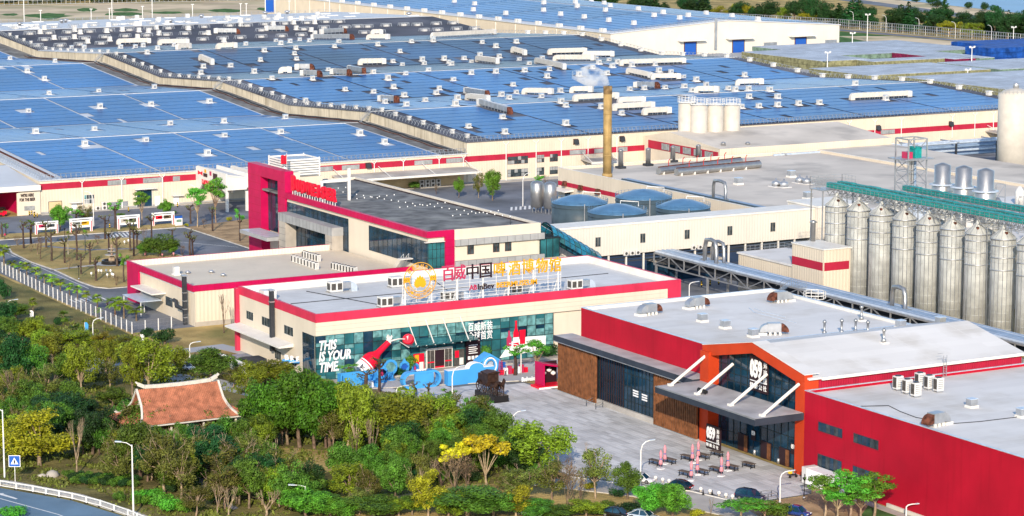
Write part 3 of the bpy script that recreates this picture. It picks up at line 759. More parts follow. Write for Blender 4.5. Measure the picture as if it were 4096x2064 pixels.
# loading dock canopies along the hall fronts
def dock(x0,x1,y0,z,label,par_group='dock canopies'):
    t=thing('dock_canopy',label,'canopy',(x0,y0,0),par_group)
    mb=MB(); mb.hexa([(x0,y0,z-.55),(x1,y0,z-.55),(x1,686.5,z),(x0,686.5,z)],[(x0,y0,z-.2),(x1,y0,z-.2),(x1,686.5,z+.35),(x0,686.5,z+.35)])
    mb.build('canopy_roof','concrete_drive',t)
    MB().box(x0,x1,y0-.12,y0-.003,z-.75,z-.1).build('fascia','trim_white',t)
    n=max(1,int((x1-x0)/12))
    for i in range(n+1):
        X=x0+.6+(x1-x0-1.2)*i/n
        MB().bar((X,y0+.6,z-.2),(X,686.4,z+2.2),0.14).build('tie_rod','metal_white',t)
dock(onY(*Z(2,640,1298),680).x,369,677,5.2,'long shallow dock canopy below the lower hall band')
MB().box(322,368,686.7,686.98,0,4.6).build('dock_wall','wall_ochre',hall_l)
dock(onY(*Z(4,220,1090),682).x,onY(*Z(4,870,1050),682).x,676,5.4,'dock canopy on the taller hall beside the green trees')
MB().box(onY(*Z(4,225,1090),687).x,onY(*Z(4,860,1050),687).x,686.7,686.98,0,5.0).build('dock_wall','wall_ochre',hall_r)
dock(575,603,676,5.6,'dock canopy at the far end of the taller hall')
dock(onY(*Z(3,575,1180),682).x,onY(*Z(3,800,1180),682).x,680,5.2,'small dock canopy behind the yellow chimney')
MB().box(onY(*Z(3,605,1180),687).x,onY(*Z(3,790,1180),687).x,686.7,686.98,0,4.8).build('dock_door','frame_dark',hall_r)
for n,x,y in ((3,480,1070),(3,828,1048),(4,190,1005),(4,830,965),(4,1378,935),(2,845,1250)):
    p=onY(*Z(n,x,y),687); t=thing('wall_hood','dark weather hood high on the hall wall','vent hood',(p.x,686.9,p.z),'weather hoods on the hall walls')
    MB().hexa([(p.x-.8,685.9,p.z-.7),(p.x+.8,685.9,p.z-.7),(p.x+.8,686.95,p.z-.3),(p.x-.8,686.95,p.z-.3)],[(p.x-.8,686.3,p.z+.7),(p.x+.8,686.3,p.z+.7),(p.x+.8,686.95,p.z+.8),(p.x-.8,686.95,p.z+.8)]).build('hood','metal_dark',t)
    MB().box(p.x-.9,p.x+.9,686.96,686.995,p.z-.9,p.z+.95).build('flange','metal_rust',t)
def drop(o):
    for ch in list(o.children):drop(ch)
    if o in THINGS:THINGS.remove(o)
    bpy.data.objects.remove(o)
drop(fan0)
# ------------------------------------------------------------------ museum
mus=thing('museum','cream museum hall with pink roof band and teal glass front','museum',(201,435.6,0))
mx0,mx1,my0,my1=201.0,284.6,435.6,473.0
shell('wall',mus,'wall_cream_flat',mx0+0.02,mx1-.02,my0+0.6,my1,0,9.1)
# overhanging upper storey wall
MB().box(mx0,mx1,my0,my1,9.1,11.7).build('upper_wall','wall_cream_flat',mus)
for z in (9.95,10.85):MB().box(mx0-.012,mx1-4,my0-.012,my0+.002,z,z+.05).build('panel_joint','stone_beige',mus)
mb=MB(); mb.box(mx0-.04,mx1+.04,my0-.04,my0+.45,11.7,13.4); mb.box(mx0-.04,mx0+.45,my0+.45,my1-.45,11.7,13.4)
mb.box(mx1-.45,mx1+.04,my0+.45,my1-.45,11.7,13.4); mb.box(mx0-.04,mx1+.04,my1-.45,my1+.04,11.7,13.4)
mb.build('roof_band','band_pink',mus)
parapet_roof(mus,mx0+.45,mx1-.45,my0+.45,my1-.45,11.9,13.36,0.12,'trim_white','roof_museum')
MB().box(mx1-3.2,mx1+.05,my0-.05,my0+.4,0,11.7).build('end_pier','band_pink',mus)
# glazed front: real mullions, each pane a piece, blinds of different teal
gx0,gx1=201.0,253.9
gf=MB().box(gx0+.02,gx1,my0+.06,my0+.5,0.3,9.05).build('curtain_wall','glass_teal',mus)
ncol=26; cw=(gx1-gx0)/ncol
rowz=[0.35,2.6,4.75,6.9,9.0]
rnd=random.Random(3)
for i in range(ncol):
    for j in range(4):
        if 13 <= i <= 19 and j < 2:continue
        z0,z1=rowz[j],rowz[j+1]
        split=rnd.random()
        cells_=[(z0,z1)]
        if split < .5:q=z0+(z1-z0)*rnd.choice((.35,.62)); cells_=[(z0,q),(q,z1)]
        for a,b in cells_:
            MB().box(gx0+i*cw+.07,gx0+(i+1)*cw-.05,my0+.02,my0+.058,a+.07,b-.04).build('pane',rnd.choice(('blind_teal','blind_teal','blind_teal','glass_teal','glass_teal','glass_dark')),gf)
for i in range(ncol+1):MB().box(gx0+i*cw-.04,gx0+i*cw+.04,my0-.03,my0+.019,0.3,9.05).build('mullion','frame_dark',gf)
for z in (2.6,4.75,6.9):MB().box(gx0,gx1,my0-.02,my0+.018,z-.05,z+.05).build('transom','frame_dark',gf)
gs=MB().box(mx0+.0,mx0+.019,my0+.61,441.8,0.3,9.0).build('side_glazing','glass_dark',mus)
for k in range(5):MB().box(mx0-.02,mx0-.001,my0+.7+k*1.3,my0+.78+k*1.3,.3,9).build('mullion','frame_dark',gs)
for y0,y1,z0,z1 in ((457.4,461.2,7.2,9.05),(446,450.3,7.2,9.05),(465.5,469,7.2,9.0),(444.6,447.6,1.4,3.2),(452,455,1.4,3.2)):window_side(mus,y0,y1,mx0,z0,z1,3,1,'glass_window','trim_white',name='side_window')
MB().hexa([(197.8,446,5.2),(200.98,446,5.2),(200.98,473,5.2),(197.8,473,5.2)],[(197.8,446,5.5),(200.98,446,5.9),(200.98,473,5.9),(197.8,473,5.5)]).build('side_canopy','trim_white',mus)
MB().box(200.2,200.95,472.5,473.5,0,13.0).build('side_pier','band_pink',mus)
# entrance: white frame, red inside, posters, glass canopy on rods
E0,E1=onY(*Z(10,1290,60),435.3).x,onY(*Z(10,1478,60),435.3).x
ent=MB().box(E0-.15,E1+.15,my0-.35,my0-.03,0.3,4.4).build('entrance','trim_white',mus)
ew=(E1-E0)/10
for a,b,m_ in ((0.1,1.2,'grille_dark'),(1.3,2.9,'grille_dark'),(3.1,6.9,'sign_black'),(7.1,8.6,'grille_dark'),(8.7,9.9,'grille_dark')):
    MB().box(E0+a*ew,E0+b*ew,my0-.38,my0-.352,0.4,4.0).build('door_leaf',m_,ent)
for a,b in ((0.1,2.9),(7.1,9.9)):MB().box(E0+a*ew,E0+b*ew,my0-.40,my0-.381,1.5,1.75).build('door_bar','sign_red',ent)
MB().box(E0+3.1*ew,E0+6.9*ew,my0-.40,my0-.381,0.4,.7).build('door_bar','sign_red',ent)
for k,(a,m1,m2) in enumerate(((E0-2.9,'sign_red','sign_gold'),(E1+.5,'grille_dark','sign_red'))):
    po=MB().box(a,a+2.3,my0-.3,my0-.05,0.3,3.6).build('poster',m1,mus)
    MB().box(a+.2,a+1.1,my0-.32,my0-.301,2.0,3.4).build('print',m2,po); MB().box(a+1.2,a+2.1,my0-.32,my0-.301,.5,1.9).build('print','trim_white',po)
bb=MB().box(E1+3.2,E1+6.4,my0-.3,my0-.05,0.3,5.6).build('notice_board','sign_black',mus)
for k in range(3):MB().box(E1+3.6+k*.85,E1+4.2+k*.85,my0-.33,my0-.301,1.3,2.0).build('print','sign_white',bb)
for k in range(5):MB().box(E1+3.8,E1+5.8-.3*(k % 2),my0-.33,my0-.301,2.5+k*.4,2.65+k*.4).build('print','sign_white',bb)
can=MB().hexa([(E0-6,my0-4.2,6.0),(E1+4,my0-4.2,6.0),(E1+4,my0-.05,6.5),(E0-6,my0-.05,6.5)],[(E0-6,my0-4.2,6.12),(E1+4,my0-4.2,6.12),(E1+4,my0-.05,6.62),(E0-6,my0-.05,6.62)]).build('entrance_canopy','glass_teal',mus)
for k in range(9):
    X=E0-6+k*(E1-E0+10)/8; MB().bar((X,my0-4.3,5.95),(X,my0-.06,6.45),.14).build('rafter','trim_white',can)
for k in range(4):
    X=E0-4+k*(E1-E0+6)/3; MB().bar((X,my0-3.6,6.15),(X,my0-.03,10.2),.16).build('tie_rod','trim_white',can)
MB().box(201.5,284,my0-3.0,my0-.01,0,0.28).build('front_step','concrete_drive',mus)
letters('THIS\nIS YOUR\nTIME.',(onY(*Z(10,600,90),435.3).x,my0-.06,5.0),6.9,6.3,.06,'sign_white',mus,shear=0.22,bold=0.03,align='LEFT',line=.82,name='window_lettering')
letters('百威新装\n全球首赏',(onY(*Z(6,1697,1225),435.3).x,my0-.06,6.9),5.6,3.6,.06,'sign_white',mus,bold=0.004,name='window_lettering',line=.95)
# bottle and can decals applied to the glass
def bottle_poly(w,h):return [(-w/2,0),(w/2,0),(w/2,h*.52),(w*.2,h*.70),(w*.17,h*.95),(w*.2,h),(-w*.2,h),(-w*.17,h*.95),(-w*.2,h*.70),(-w/2,h*.52)]
bx=onY(*Z(7,35,1200),435.3).x
pl=MB(); pl.extr([(-3.8,-.6),(6.9,.3),(6.9,3.0),(2.6,3.2),(-1.3,2.4)],(bx,my0-.04,1.5),(1,0,0),(0,0,1),(0,.02,0)); dec=pl.build('window_graphic','sign_white',mus)
MB().extr(bottle_poly(1.25,5.2),(bx,my0-.07,3.0),(1,0,0),(0,0,1),(0,.02,0)).build('printed_bottle','sign_red',dec)
MB().extr([(-1.3,0),(-.1,0),(0,2.9),(-1.4,2.9)],(bx+2.2,my0-.07,3.3),(1,0,0),(0,0,1),(0,.02,0)).build('printed_can','sign_red',dec)
MB().extr(bottle_poly(1.1,3.2),(bx-1.6,my0-.07,3.1),(1,0,0),(0,0,1),(0,.02,0)).build('printed_bottle','sign_crimson',dec)
MB().extr([(-.7,0),(.7,0),(.7,1.1),(-.7,1.1)],(bx,my0-.09,3.7),(1,0,0),(0,0,1),(0,.015,0)).build('printed_label','sign_white',dec)
# giant bottle that leans out of the glass corner
bo=thing('giant_bottle','giant crimson bottle leaning out of the glass front, cap flying off','bottle sculpture',(222,434.2,0))
pA=onY(*Z(10,785,205),433.2); pB=onY(*Z(6,1000,1285),433.2)
ax=(pB-pA); Lb=ax.length; ax.normalize()
def along(u):return pA+ax*(Lb*u)
MB().tube([along(u) for u in (0,.02,.38,.48,.56,.64,.97,1.0)],[1.6,1.66,1.66,1.4,.92,.66,.55,.57],24).build('glass_body','sign_red',bo)
MB().tube([along(u) for u in (-.004,.20)],1.69,24).build('paper_label','sign_white',bo)
MB().tube([along(u) for u in (.23,.26)],1.69,24).build('paper_label','sign_white',bo)
MB().tube([along(u) for u in (1.0,1.03)],.56,16).build('rim','trim_white',bo)
for k in range(7):
    v=Vector((math.sin(k*2.1)*.8,-.3*math.cos(k),1+.5*math.cos(k*1.3))); MB().tube([along(1.02),along(1.02)+v*.6,along(1.02)+v*1.0+Vector((.3*(k % 3-1),0,0))],[.26,.18,.04],6).build('foam_splash','trim_white',bo)
pc=onY(*Z(6,1148,1262),433.2)
MB().tube([along(1.03),(along(1.03)+pc)/2+Vector((0,0,.3)),pc],[.25,.12,.08],6).build('foam_jet','trim_white',bo)
mb=MB(); mb.tube([pc+Vector((-.25,-.35,.2)),pc+Vector((.1,.15,-.1))],[.95,1.2],20); mb.build('crown_cap','sign_red',bo)
MB().extr([(-.6,-.3),(0,-.08),(.6,-.3),(.6,.3),(0,.08),(-.6,.3)],pc+Vector((-.27,-.40,.22)),(.2,.1,-.9),(.9,.3,.2),(.0,-.02,.01)).build('cap_emblem','sign_white',bo)
letters('Budweiser',along(.10)+Vector((-.05,-1.57,.1)),2.9,.9,.05,'sign_black',bo,shear=.2).rotation_euler.y=R(40)
MB().box(pA.x-1.8,pA.x+1.8,431.6,435.2,0,max(.4,pA.z-1.3)).build('stand','event_blue',bo)
# roof sign of the museum
Ys=437.0
sg=thing('roof_sign','roof sign of red, black and gold characters on a white lattice','sign',(230,Ys,11.9))
def sp(x,y):return onY(1540+x/2.0474,1010+y/2.0474,Ys)
fl,fr=sp(148,240).x,sp(1445,100).x
zb,zt_=sp(1000,250).z,sp(1000,60).z
lat=MB()
def sgz(x,yref):return sp(x,yref).z
for k in range(8):
    z=13.6+k*.72; lat.bar((fl,Ys+.25,z),(fr,Ys+.25,z),.07)
for k in range(13):
    X=fl+(fr-fl)*k/12; lat.bar((X,Ys+.25,13.6),(X,Ys+.25,13.6+7*.72),.09)
lat.build('lattice','metal_white',sg)
for k in range(7):
    X=fl+(fr-fl)*(k+.1)/6.2
    MB().bar((X,Ys+.3,11.9),(X,Ys+.3,18.4),.24).build('post','metal_white',sg); MB().bar((X,Ys+2.6,11.9),(X,Ys+.3,16),.2).build('brace','metal_white',sg)
chars=[('百',517,170,'sign_crimson'),('威',610,160,'sign_crimson'),('中',717,155,'sign_black'),('国',825,145,'sign_black'),('啤',940,135,'sign_gold'),('酒',1060,125,'sign_gold'),('博',1170,112,'sign_gold'),('物',1285,105,'sign_gold'),('馆',1393,97,'sign_gold')]
for ch,x,y,m_ in chars:
    p=sp(x,y); letters(ch,(p.x,Ys,p.z),2.75,3.0,.25,m_,sg,bold=.008,name='character')
p=sp(722,285); letters('AB',(p.x,Ys,p.z),1.75,1.05,.2,'sign_crimson',sg,bold=.015)
p=sp(828,275); letters('InBev',(p.x,Ys,p.z),3.7,1.15,.2,'sign_black',sg,bold=.015)
p=sp(1080,252); letters('BEERMUSEUM',(p.x,Ys,p.z),9.3,1.1,.2,'sign_gold',sg,bold=.015)
em=sp(285,228); er=(sp(415,228).x-sp(152,228).x)/2
for rr in (er,er*.64):
    rg=MB()
    for k in range(48):
        a0,a1=k*2*math.pi/48,(k+1)*2*math.pi/48
        rg.bar((em.x+rr*math.cos(a0),Ys-.05,em.z+rr*math.sin(a0)),(em.x+rr*math.cos(a1),Ys-.05,em.z+rr*math.sin(a1)),.13)
    rg.build('emblem_ring','sign_gold',sg)
def leafpoly(w,h):return [(0,0),(w*.5,h*.35),(w*.35,h*.75),(0,h),(-w*.35,h*.75),(-w*.5,h*.35)]
for k in range(9):
    a=(k-4)*.30; hh=2.3-abs(k-4)*.22
    MB().extr(leafpoly(.95,hh),(em.x,Ys-.1-.02*k,em.z-1.2),(math.cos(a),0,-math.sin(a)),(math.sin(a),0,math.cos(a)),(0,.12,0)).build('hop_leaf','sign_gold',sg)
for s in (-1,1):
    for k in range(6):
        MB().extr(leafpoly(.5,.7),(em.x+s*(er*.72+(k // 2)*.42),Ys-.1,em.z-.25+(.42 if k % 2 else -.05)),(1,0,0),(0,0,1),(0,.12,0)).build('barley_grain','sign_gold',sg)
for i,ch in enumerate('酿造美好生活'):
    a=R(140-i*20); letters(ch,(em.x+er*.82*math.cos(a),Ys-.08,em.z+er*.82*math.sin(a)),.75,.75,.1,'sign_gold',sg).rotation_euler.y=-(a-math.pi/2)
for i,ch in enumerate('BREWINGABETTERWORLD'):
    a=R(205+i*7.2); letters(ch,(em.x+er*.82*math.cos(a),Ys-.08,em.z+er*.82*math.sin(a)),.38,.6,.1,'sign_gold',sg).rotation_euler.y=-(a+math.pi/2)
# air handling units on the museum roof
ahu0=thing('air_handler','x','air handler')
MB().box(-1.4,1.4,-1.0,1.0,0.25,2.3).build('cabinet','unit_white',ahu0,local=True)
for s in (-.7,.7):MB().box(s-.5,s+.5,-1.03,-1.001,.6,1.95).build('coil','grille_dark',ahu0,local=True)
MB().box(-1.43,-1.401,-.7,.7,.6,1.95).build('coil','grille_dark',ahu0,local=True)
mb=MB(); mb.box(-1.6,1.6,-1.1,-.95,0,.24); mb.box(-1.6,1.6,.95,1.1,0,.24); mb.build('skid','metal_galv',ahu0,local=True)
mb=MB(); mb.box(1.41,3.4,-.7,.7,.7,2.0); mb.build('plenum','metal_galv',ahu0,local=True)
mb=MB(); mb.extr([(3.4,.7)]+[(3.4+1.4*math.sin(t*math.pi/12),.62+1.4*math.cos(t*math.pi/12)) for t in range(7)]+[(4.8,0),(3.5,0)],(0,-.75,0),(1,0,0),(0,0,1),(0,1.5,0)); mb.build('elbow','metal_duct',ahu0,local=True)
for k,(n,x,y,txt) in enumerate(((6,595,905,'beside the front parapet near the chimney pipe'),(6,1055,868,'behind the round emblem'),(6,975,1018,'in front of the round emblem'),(6,1450,975,'below the crimson characters'),(7,20,925,'below the gold lettering'),(7,475,885,'right of the roof sign'))):
    p=G(*Z(n,x,y),11.95); copy_tree(ahu0,(p.x,p.y,11.9),0,.95 if p.y < 460 else 1.0,'white air handler with bent steel duct '+txt)['group']='air handlers on the museum roof'
drop(ahu0)
fp=thing('flue','square brown flue rising up the museum side wall','flue',(200.4,466,0))
fq=onX(*Z(6,120,900),200.4); MB().box(199.9,200.7,fq.y-.4,fq.y+.4,3.0,fq.z).build('shaft','metal_dark',fp); MB().box(199.75,200.85,fq.y-.55,fq.y+.55,fq.z+.12,fq.z+.3).build('cap','metal_galv',fp)
MB().box(199.8,200.8,fq.y-.5,fq.y+.5,fq.z-2.2,fq.z-1.95).build('collar','metal_galv',fp)
MB().box(201.8,204.6,462,464.5,11.9,13.9).build('roof_box','unit_white',mus)
pl_=thing('roof_cables','dark cable trunking running across the museum roof deck','cable')
for x0,y0,x1,y1 in ((214,468,222,439),(244,470,236,441),(205,456,280,457)):MB().bar((x0,y0,11.97),(x1,y1,11.97),.16,.12).build('trunking','metal_dark',pl_)
# ------------------------------------------------------------------ annex with red band
an=thing('annex','low cream annex with magenta roof band and white deck behind the museum','building',(202.6,501.8,0))
ax0,ax1,ay0,ay1=202.6,255.9,501.8,541.5
shell('wall',an,'wall_cream',ax0+.5,ax1,ay0+.02,ay1-.02,0,7.7)
MB().box(ax0,ax0+1.0,ay1-7.0,ay1,0,7.7).build('end_pier','panel_magenta',an)
mb=MB(); mb.box(ax0-.04,ax1,ay0-.04,ay0+.5,7.7,9.05); mb.box(ax0-.04,ax0+.5,ay0+.5,ay1-.5,7.7,9.05); mb.box(ax0-.04,ax1,ay1-.5,ay1+.04,7.7,9.05); mb.build('roof_band','panel_magenta',an)
MB().box(ax0+.4,ax1,ay0+.4,ay1-.4,7.2,7.6).build('roof_deck','roof_white',an)
mb=MB(); mb.box(ax0+.501,ax1,ay1-.6,ay1-.501,7.6,9.02); mb.box(ax0+.501,ax0+.6,ay0+.6,ay1-.601,7.6,9.02); mb.box(ax0+.501,ax1,ay0+.501,ay0+.6,7.6,9.02); mb.build('parapet','wall_white_rib',an)
for k in range(24):MB().box(ax0-.055,ax0-.04,ay0+k*1.66,ay0+.05+k*1.66,7.72,9.03).build('panel_joint','wall_red',an)
for k in range(30):MB().box(ax0+k*1.7,ax0+.05+k*1.7,ay0-.055,ay0-.04,7.72,9.03).build('panel_joint','wall_red',an)
window_front(an,216.5,218.2,ay0,1.9,3.7,1,1,'glass_window','trim_white',name='window')
MB().box(ax0+.4,ax1,ay0-.05,ay0-.001,0,1.0).build('plinth','stone_beige',an)
window_side(an,515,519,ax0+.5,2.2,4.2,2,1,'glass_window','frame_dark',name='window')
MB().box(ax0-2.8,ax0+.49,519,532,4.6,4.9).build('yard_canopy','trim_white',an)
MB().box(ax0-5.5,ax0-.5,519,530,3.2,3.4).build('yard_shed_roof','metal_duct',an)
for x,y in ((ax0-5.3,519.3),(ax0-5.3,529.7),(ax0-2.7,524)):MB().box(x-.08,x+.08,y-.08,y+.08,0,3.2).build('post','metal_white',an)
fl_=thing('flue','dark square flue standing at the annex yard corner','flue',(203.6,505,0))
q=onX(*Z(5,1393,790),202.2); MB().box(201.7,202.5,q.y-.45,q.y+.45,0,q.z).build('shaft','metal_dark',fl_); MB().box(201.5,202.7,q.y-.6,q.y+.6,q.z+.1,q.z+.35).build('cap','metal_galv',fl_)
MB().tube([(201.8,q.y+.4,3.5),(201.8,q.y+4,3.5),(201.8,q.y+4.3,4.6),(201.8,q.y+5.5,4.6)],.45,10).build('branch','metal_dark',fl_)
for k,z in enumerate((1.6,3.4,5.2,7.0)):MB().box(201.65,202.55,q.y-.5,q.y+.5,z,z+.15).build('collar','metal_galv',fl_)
for k,(n,x,y) in enumerate(((5,1330,780),(5,1417,770),(5,1595,765),(5,1685,790))):
    p=G(*Z(n,x,y),7.6); t=thing('roof_vent',f'small white vent on the annex deck','roof vent',(p.x,p.y,7.6),'vents on the annex deck')
    if k == 0:MB().box(p.x-.8,p.x+.8,p.y-.8,p.y+.8,7.6,8.0).build('curb','metal_white',t); MB().box(p.x-.6,p.x+.6,p.y-.6,p.y+.6,8.0,9.6).build('housing','unit_white',t)
    else:MB().lathe((p.x,p.y,7.6),[(.3,0),(.3,.35),(.75,.4),(.3,.75),(.1,.8)],12).build('cowl','metal_galv',t)
cu0=thing('condenser_unit','x','condenser')
MB().box(-.55,.55,-.45,.45,.2,1.9).build('cabinet','unit_white',cu0,local=True)
[MB().box(-.4,.4,-.475,-.451,.5+k*.26,.6+k*.26).build('louvre','window_blind',cu0,local=True) for k in range(5)]; MB().box(-.575,-.551,-.35,.35,.4,1.75).build('coil','grille_dark',cu0,local=True)
MB().lathe((0,0,1.9),[(.4,0),(.4,.09),(.3,.09)],14).build('fan_ring','metal_dark',cu0,local=True)
mb=MB(); mb.box(-.5,.5,-.4,-.3,0,.2); mb.box(-.5,.5,.3,.4,0,.2); mb.build('feet','metal_galv',cu0,local=True)
def cu_row(n,xa,ya,xb,yb,cnt,z,txt,grp,rz=0,sc=.9):
    a=G(*Z(n,xa,ya),z); b=G(*Z(n,xb,yb),z)
    for i in range(cnt):
        p=a+(b-a)*(i/max(1,cnt-1)); copy_tree(cu0,(p.x,p.y,z),rz,sc,'white condenser unit '+txt)['group']=grp
cu_row(6,285,682,455,740,8,7.6,'in the front row of eight on the annex roof','front condenser row on the annex')
cu_row(6,365,650,470,680,6,7.6,'in the short row behind on the annex roof','rear condenser row on the annex')
cu_row(6,585,738,745,775,8,7.6,'in the row near the office on the annex roof','condenser row near the office')
# ------------------------------------------------------------------ office with tower frame
of=thing('office_block','cream office block with magenta frame, tall tower portal and dark glazing','office building',(256,495.1,0))
ox0,ox1,oy0,oy1=256.0,285.2,495.1,592.0
shell('wall',of,'wall_cream_flat',ox0+.55,ox1-.02,oy0+.55,571.9,0,16.7); shell('wall',of,'wall_cream_flat',ox0+4.2,ox1-.02,571.9,oy1,0,16.7)
MB().box(ox0+.4,ox1-.3,oy0+.4,oy1-.3,16.7,17.1).build('roof_deck','roof_gravel',of)
mb=MB(); mb.box(ox0-.03,ox0+.9,oy0+.9,571.9,16.35,17.8); mb.box(ox0-.03,262.9,oy0-.03,oy0+.9,16.35,17.8); mb.build('frame_band','panel_magenta',of)
MB().box(260.6,262.9,oy0-.028,oy0+.9,0,16.348).build('frame_pier','panel_magenta',of)
for k in range(9):MB().box(260.59,262.91,oy0-.045,oy0-.029,1.6+k*1.75,1.66+k*1.75).build('panel_joint','wall_red',of)
for k in range(38):MB().box(ox0-.045,ox0-.031,496.5+k*2.0,496.56+k*2.0,16.36,17.79).build('panel_joint','wall_red',of)
MB().box(262.9,ox1,oy0,oy0+.54,15.5,17.8).build('front_fascia','wall_cream_flat',of)
MB().box(ox1-.5,ox1,oy0+.541,oy1,15.5,17.8).build('rear_parapet','wall_white_rib',of)
MB().box(ox0+14,ox1-.5,oy1-.5,oy1,16,17.8).build('end_parapet','wall_white_rib',of)
MB().box(ox1-.9,ox1-.501,oy0+.6,oy1-.6,17.1,17.3).build('gutter','sign_black',of)
for zz,nm in ((14.1,15.5),(9.1,10.6)):
    gb=MB().box(262.9,ox1+.8,oy0-.5,oy0-.002,zz,nm).build('stone_band','stone_grey',of)
    for k in range(11):MB().box(264.2+k*2.0,264.25+k*2.0,oy0-.52,oy0-.501,zz+.02,nm-.02).build('joint','metal_dark',gb)
MB().box(262.9,ox1-.6,oy0+.3,oy0+.54,10.6,14.1).build('front_wall','wall_cream_flat',of)
for x0,x1 in ((266.3,268.0),(272.9,274.6),(276.0,277.7)):window_front(of,x0,x1,oy0+.3,11.85,14.0,2,1,'glass_window','metal_rust',name='window')
# dark glass on the long side
g1=MB().box(ox0+.40,ox0+.549,536.7,571.9,0.5,15.5).build('side_glazing','glass_dark',of)
for k in range(15):MB().box(ox0+.34,ox0+.399,537+k*2.4,537.09+k*2.4,.5,15.5).build('mullion','frame_dark',g1)
for z in (4,8,12):MB().box(ox0+.35,ox0+.399,536.7,571.8,z,z+.09).build('transom','frame_dark',g1)
g2=MB().box(ox0+.40,ox0+.549,495.9,525.5,9.6,15.4).build('side_glazing','glass_dark',of)
for k in range(13):MB().box(ox0+.34,ox0+.399,496.4+k*2.4,496.49+k*2.4,9.6,15.4).build('mullion','frame_dark',g2)
g3=MB().box(256.4,260.6,oy0+.38,oy0+.549,6,15.2).build('corner_glazing','glass_teal',of)
for k in range(4):MB().box(256.4+k*1.05,256.48+k*1.05,oy0+.33,oy0+.379,6,15.2).build('mullion','frame_dark',g3)
for z in (7.6,9.6,11.6,13.6):MB().box(256.4,260.6,oy0+.33,oy0+.379,z,z+.08).build('transom','frame_dark',g3)
MB().box(ox0-.5,260.4,oy0-.3,oy0+.5,15.3,15.45).build('ledge','trim_white',of)
# tower portal
ty0,ty1=572.0,595.0
mb=MB(); mb.box(ox0,ox0+2.4,587.0,ty1,0,20.2); mb.box(ox0,ox0+2.4,ty0,576.4,0,20.2); mb.box(ox0,ox0+2.4,ty0,ty1,20.2,23.0); mb.build('tower_frame','panel_magenta',of)
for k in range(11):
    z=1.2+k*1.9
    for a,b in ((587.0,ty1),(ty0,576.4)) if z < 20 else ((ty0,ty1),):MB().box(ox0-.015,ox0-.001,a,b,z,z+.06).build('panel_joint','wall_red',of)
MB().box(ox0+2.0,ox0+2.39,576.41,586.99,6.5,20.19).build('tower_glass','glass_dark',of)
for k in range(4):MB().box(ox0+1.93,ox0+1.999,577+k*2.6,577.1+k*2.6,6.5,20.19).build('mullion','frame_dark',of)
MB().box(ox0+2.41,ox0+4.19,ty0+.01,ty1-.01,0,22.6).build('tower_back','wall_cream_flat',of)
MB().box(ox0-5.5,ox0-.02,571,588,6.0,6.9).build('entrance_canopy','stone_grey',of)
for k in range(6):MB().box(ox0-5.3,ox0-.3,572.5+k*2.6,574.4+k*2.6,6.9,6.93).build('canopy_pane','metal_duct',of)
# grey stone portal in front of the glazing
mb=MB(); mb.box(ox0-2.6,ox0+.38,539.3,570.5,11.2,13.2); mb.build('porch_beam','stone_grey',of)
for a,b in ((539.4,543.2),(566.4,570.4)):MB().box(ox0-2.55,ox0+.36,a,b,0,11.19).build('porch_pier','stone_beige',of)
for k in range(16):MB().box(ox0-2.62,ox0-2.601,539.8+k*2.0,539.85+k*2.0,11.22,13.18).build('joint','metal_dark',of)
for k in range(6):
    for a,b in ((539.4,543.2),(566.4,570.4)):MB().box(ox0-2.57,ox0-2.551,a+.02,b-.02,1.6+k*1.6,1.65+k*1.6).build('joint','metal_dark',of)
# red roof letters on the office
ol=thing('roof_letters','red block letters standing on the office roof edge','sign',(256.4,545,17.9))
pa=onX(*Z(6,285,95),256.4); pb=onX(*Z(6,588,185),256.4)
word='BUDWEISER'; n_=len(word)
for i,ch in enumerate(word):
    p=pa+(pb-pa)*(i/(n_-1)); big=1.25 if i in (0,) else 1.0
    h_=3.1*big; yy=pa.y+(pb.y-pa.y)*(i+.0)/(n_-1)
    letters(ch,(256.4,yy,18.7+h_/2),2.35 if ch != 'I' else 1.0,h_,.6,'sign_red',ol,face='-X',bold=.07,name='letter')
    for s in (-.7,.7):MB().bar((256.4,yy+s,17.75),(256.4,yy+s,18.75),.14).build('stud','metal_white',ol)
mb=MB(); mb.bar((256.4,pb.y-1.5,18.7),(256.4,pa.y+1.5,18.7),.1); mb.build('rail','metal_white',ol)
# stair head, white steel frame and slatted cooling screen behind the tower
cs=thing('cooling_screen','white slatted louvre box on the roof behind the magenta tower','louvre box',(266,588,17.1))
sx0=259.5; 
for k in range(7):
    z=20.8+k*.62
    mb=MB(); mb.box(sx0,sx0+10,580,580.12,z,z+.4); mb.box(sx0,sx0+10,589.9,590,z,z+.4); mb.box(sx0,sx0+.12,580.2,589.8,z,z+.4); mb.box(sx0+9.9,sx0+10,580.2,589.8,z,z+.4); mb.build('louvre','metal_white',cs)
for x,y in ((sx0+.1,580.2),(sx0+9.8,580.2),(sx0+.1,589.7),(sx0+9.8,589.7)):MB().box(x-.12,x+.12,y-.12,y+.12,17.1,25.2).build('post','metal_white',cs)
MB().box(sx0+.5,sx0+9.5,580.6,589.4,20.4,24.6).build('equipment','metal_galv',cs)
MB().box(sx0,sx0+10.5,579.9,590.1,17.1,20.3).build('stair_head','wall_cream_flat',cs)
wf=thing('roof_frame','white steel goal-post frame on the office roof','frame',(262,566,17.1))
for x,y in ((258.6,556),(266,556)):MB().box(x-.3,x+.3,y-.3,y+.3,17.1,25 if x > 260 else 22.4).build('post','metal_white',wf)
MB().box(258.6,266,555.75,556.25,21.8,22.4).build('beam','metal_white',wf)
fg=thing('flag','red flag flying above the magenta tower','flag',(258.2,574,23))
fq=onX(*Z(2,232,1165),258.2); MB().tube([(258.2,fq.y,17.1),(258.2,fq.y,fq.z+.4)],.05,6).build('pole','metal_white',fg)
mb=MB(); vs=[]; 
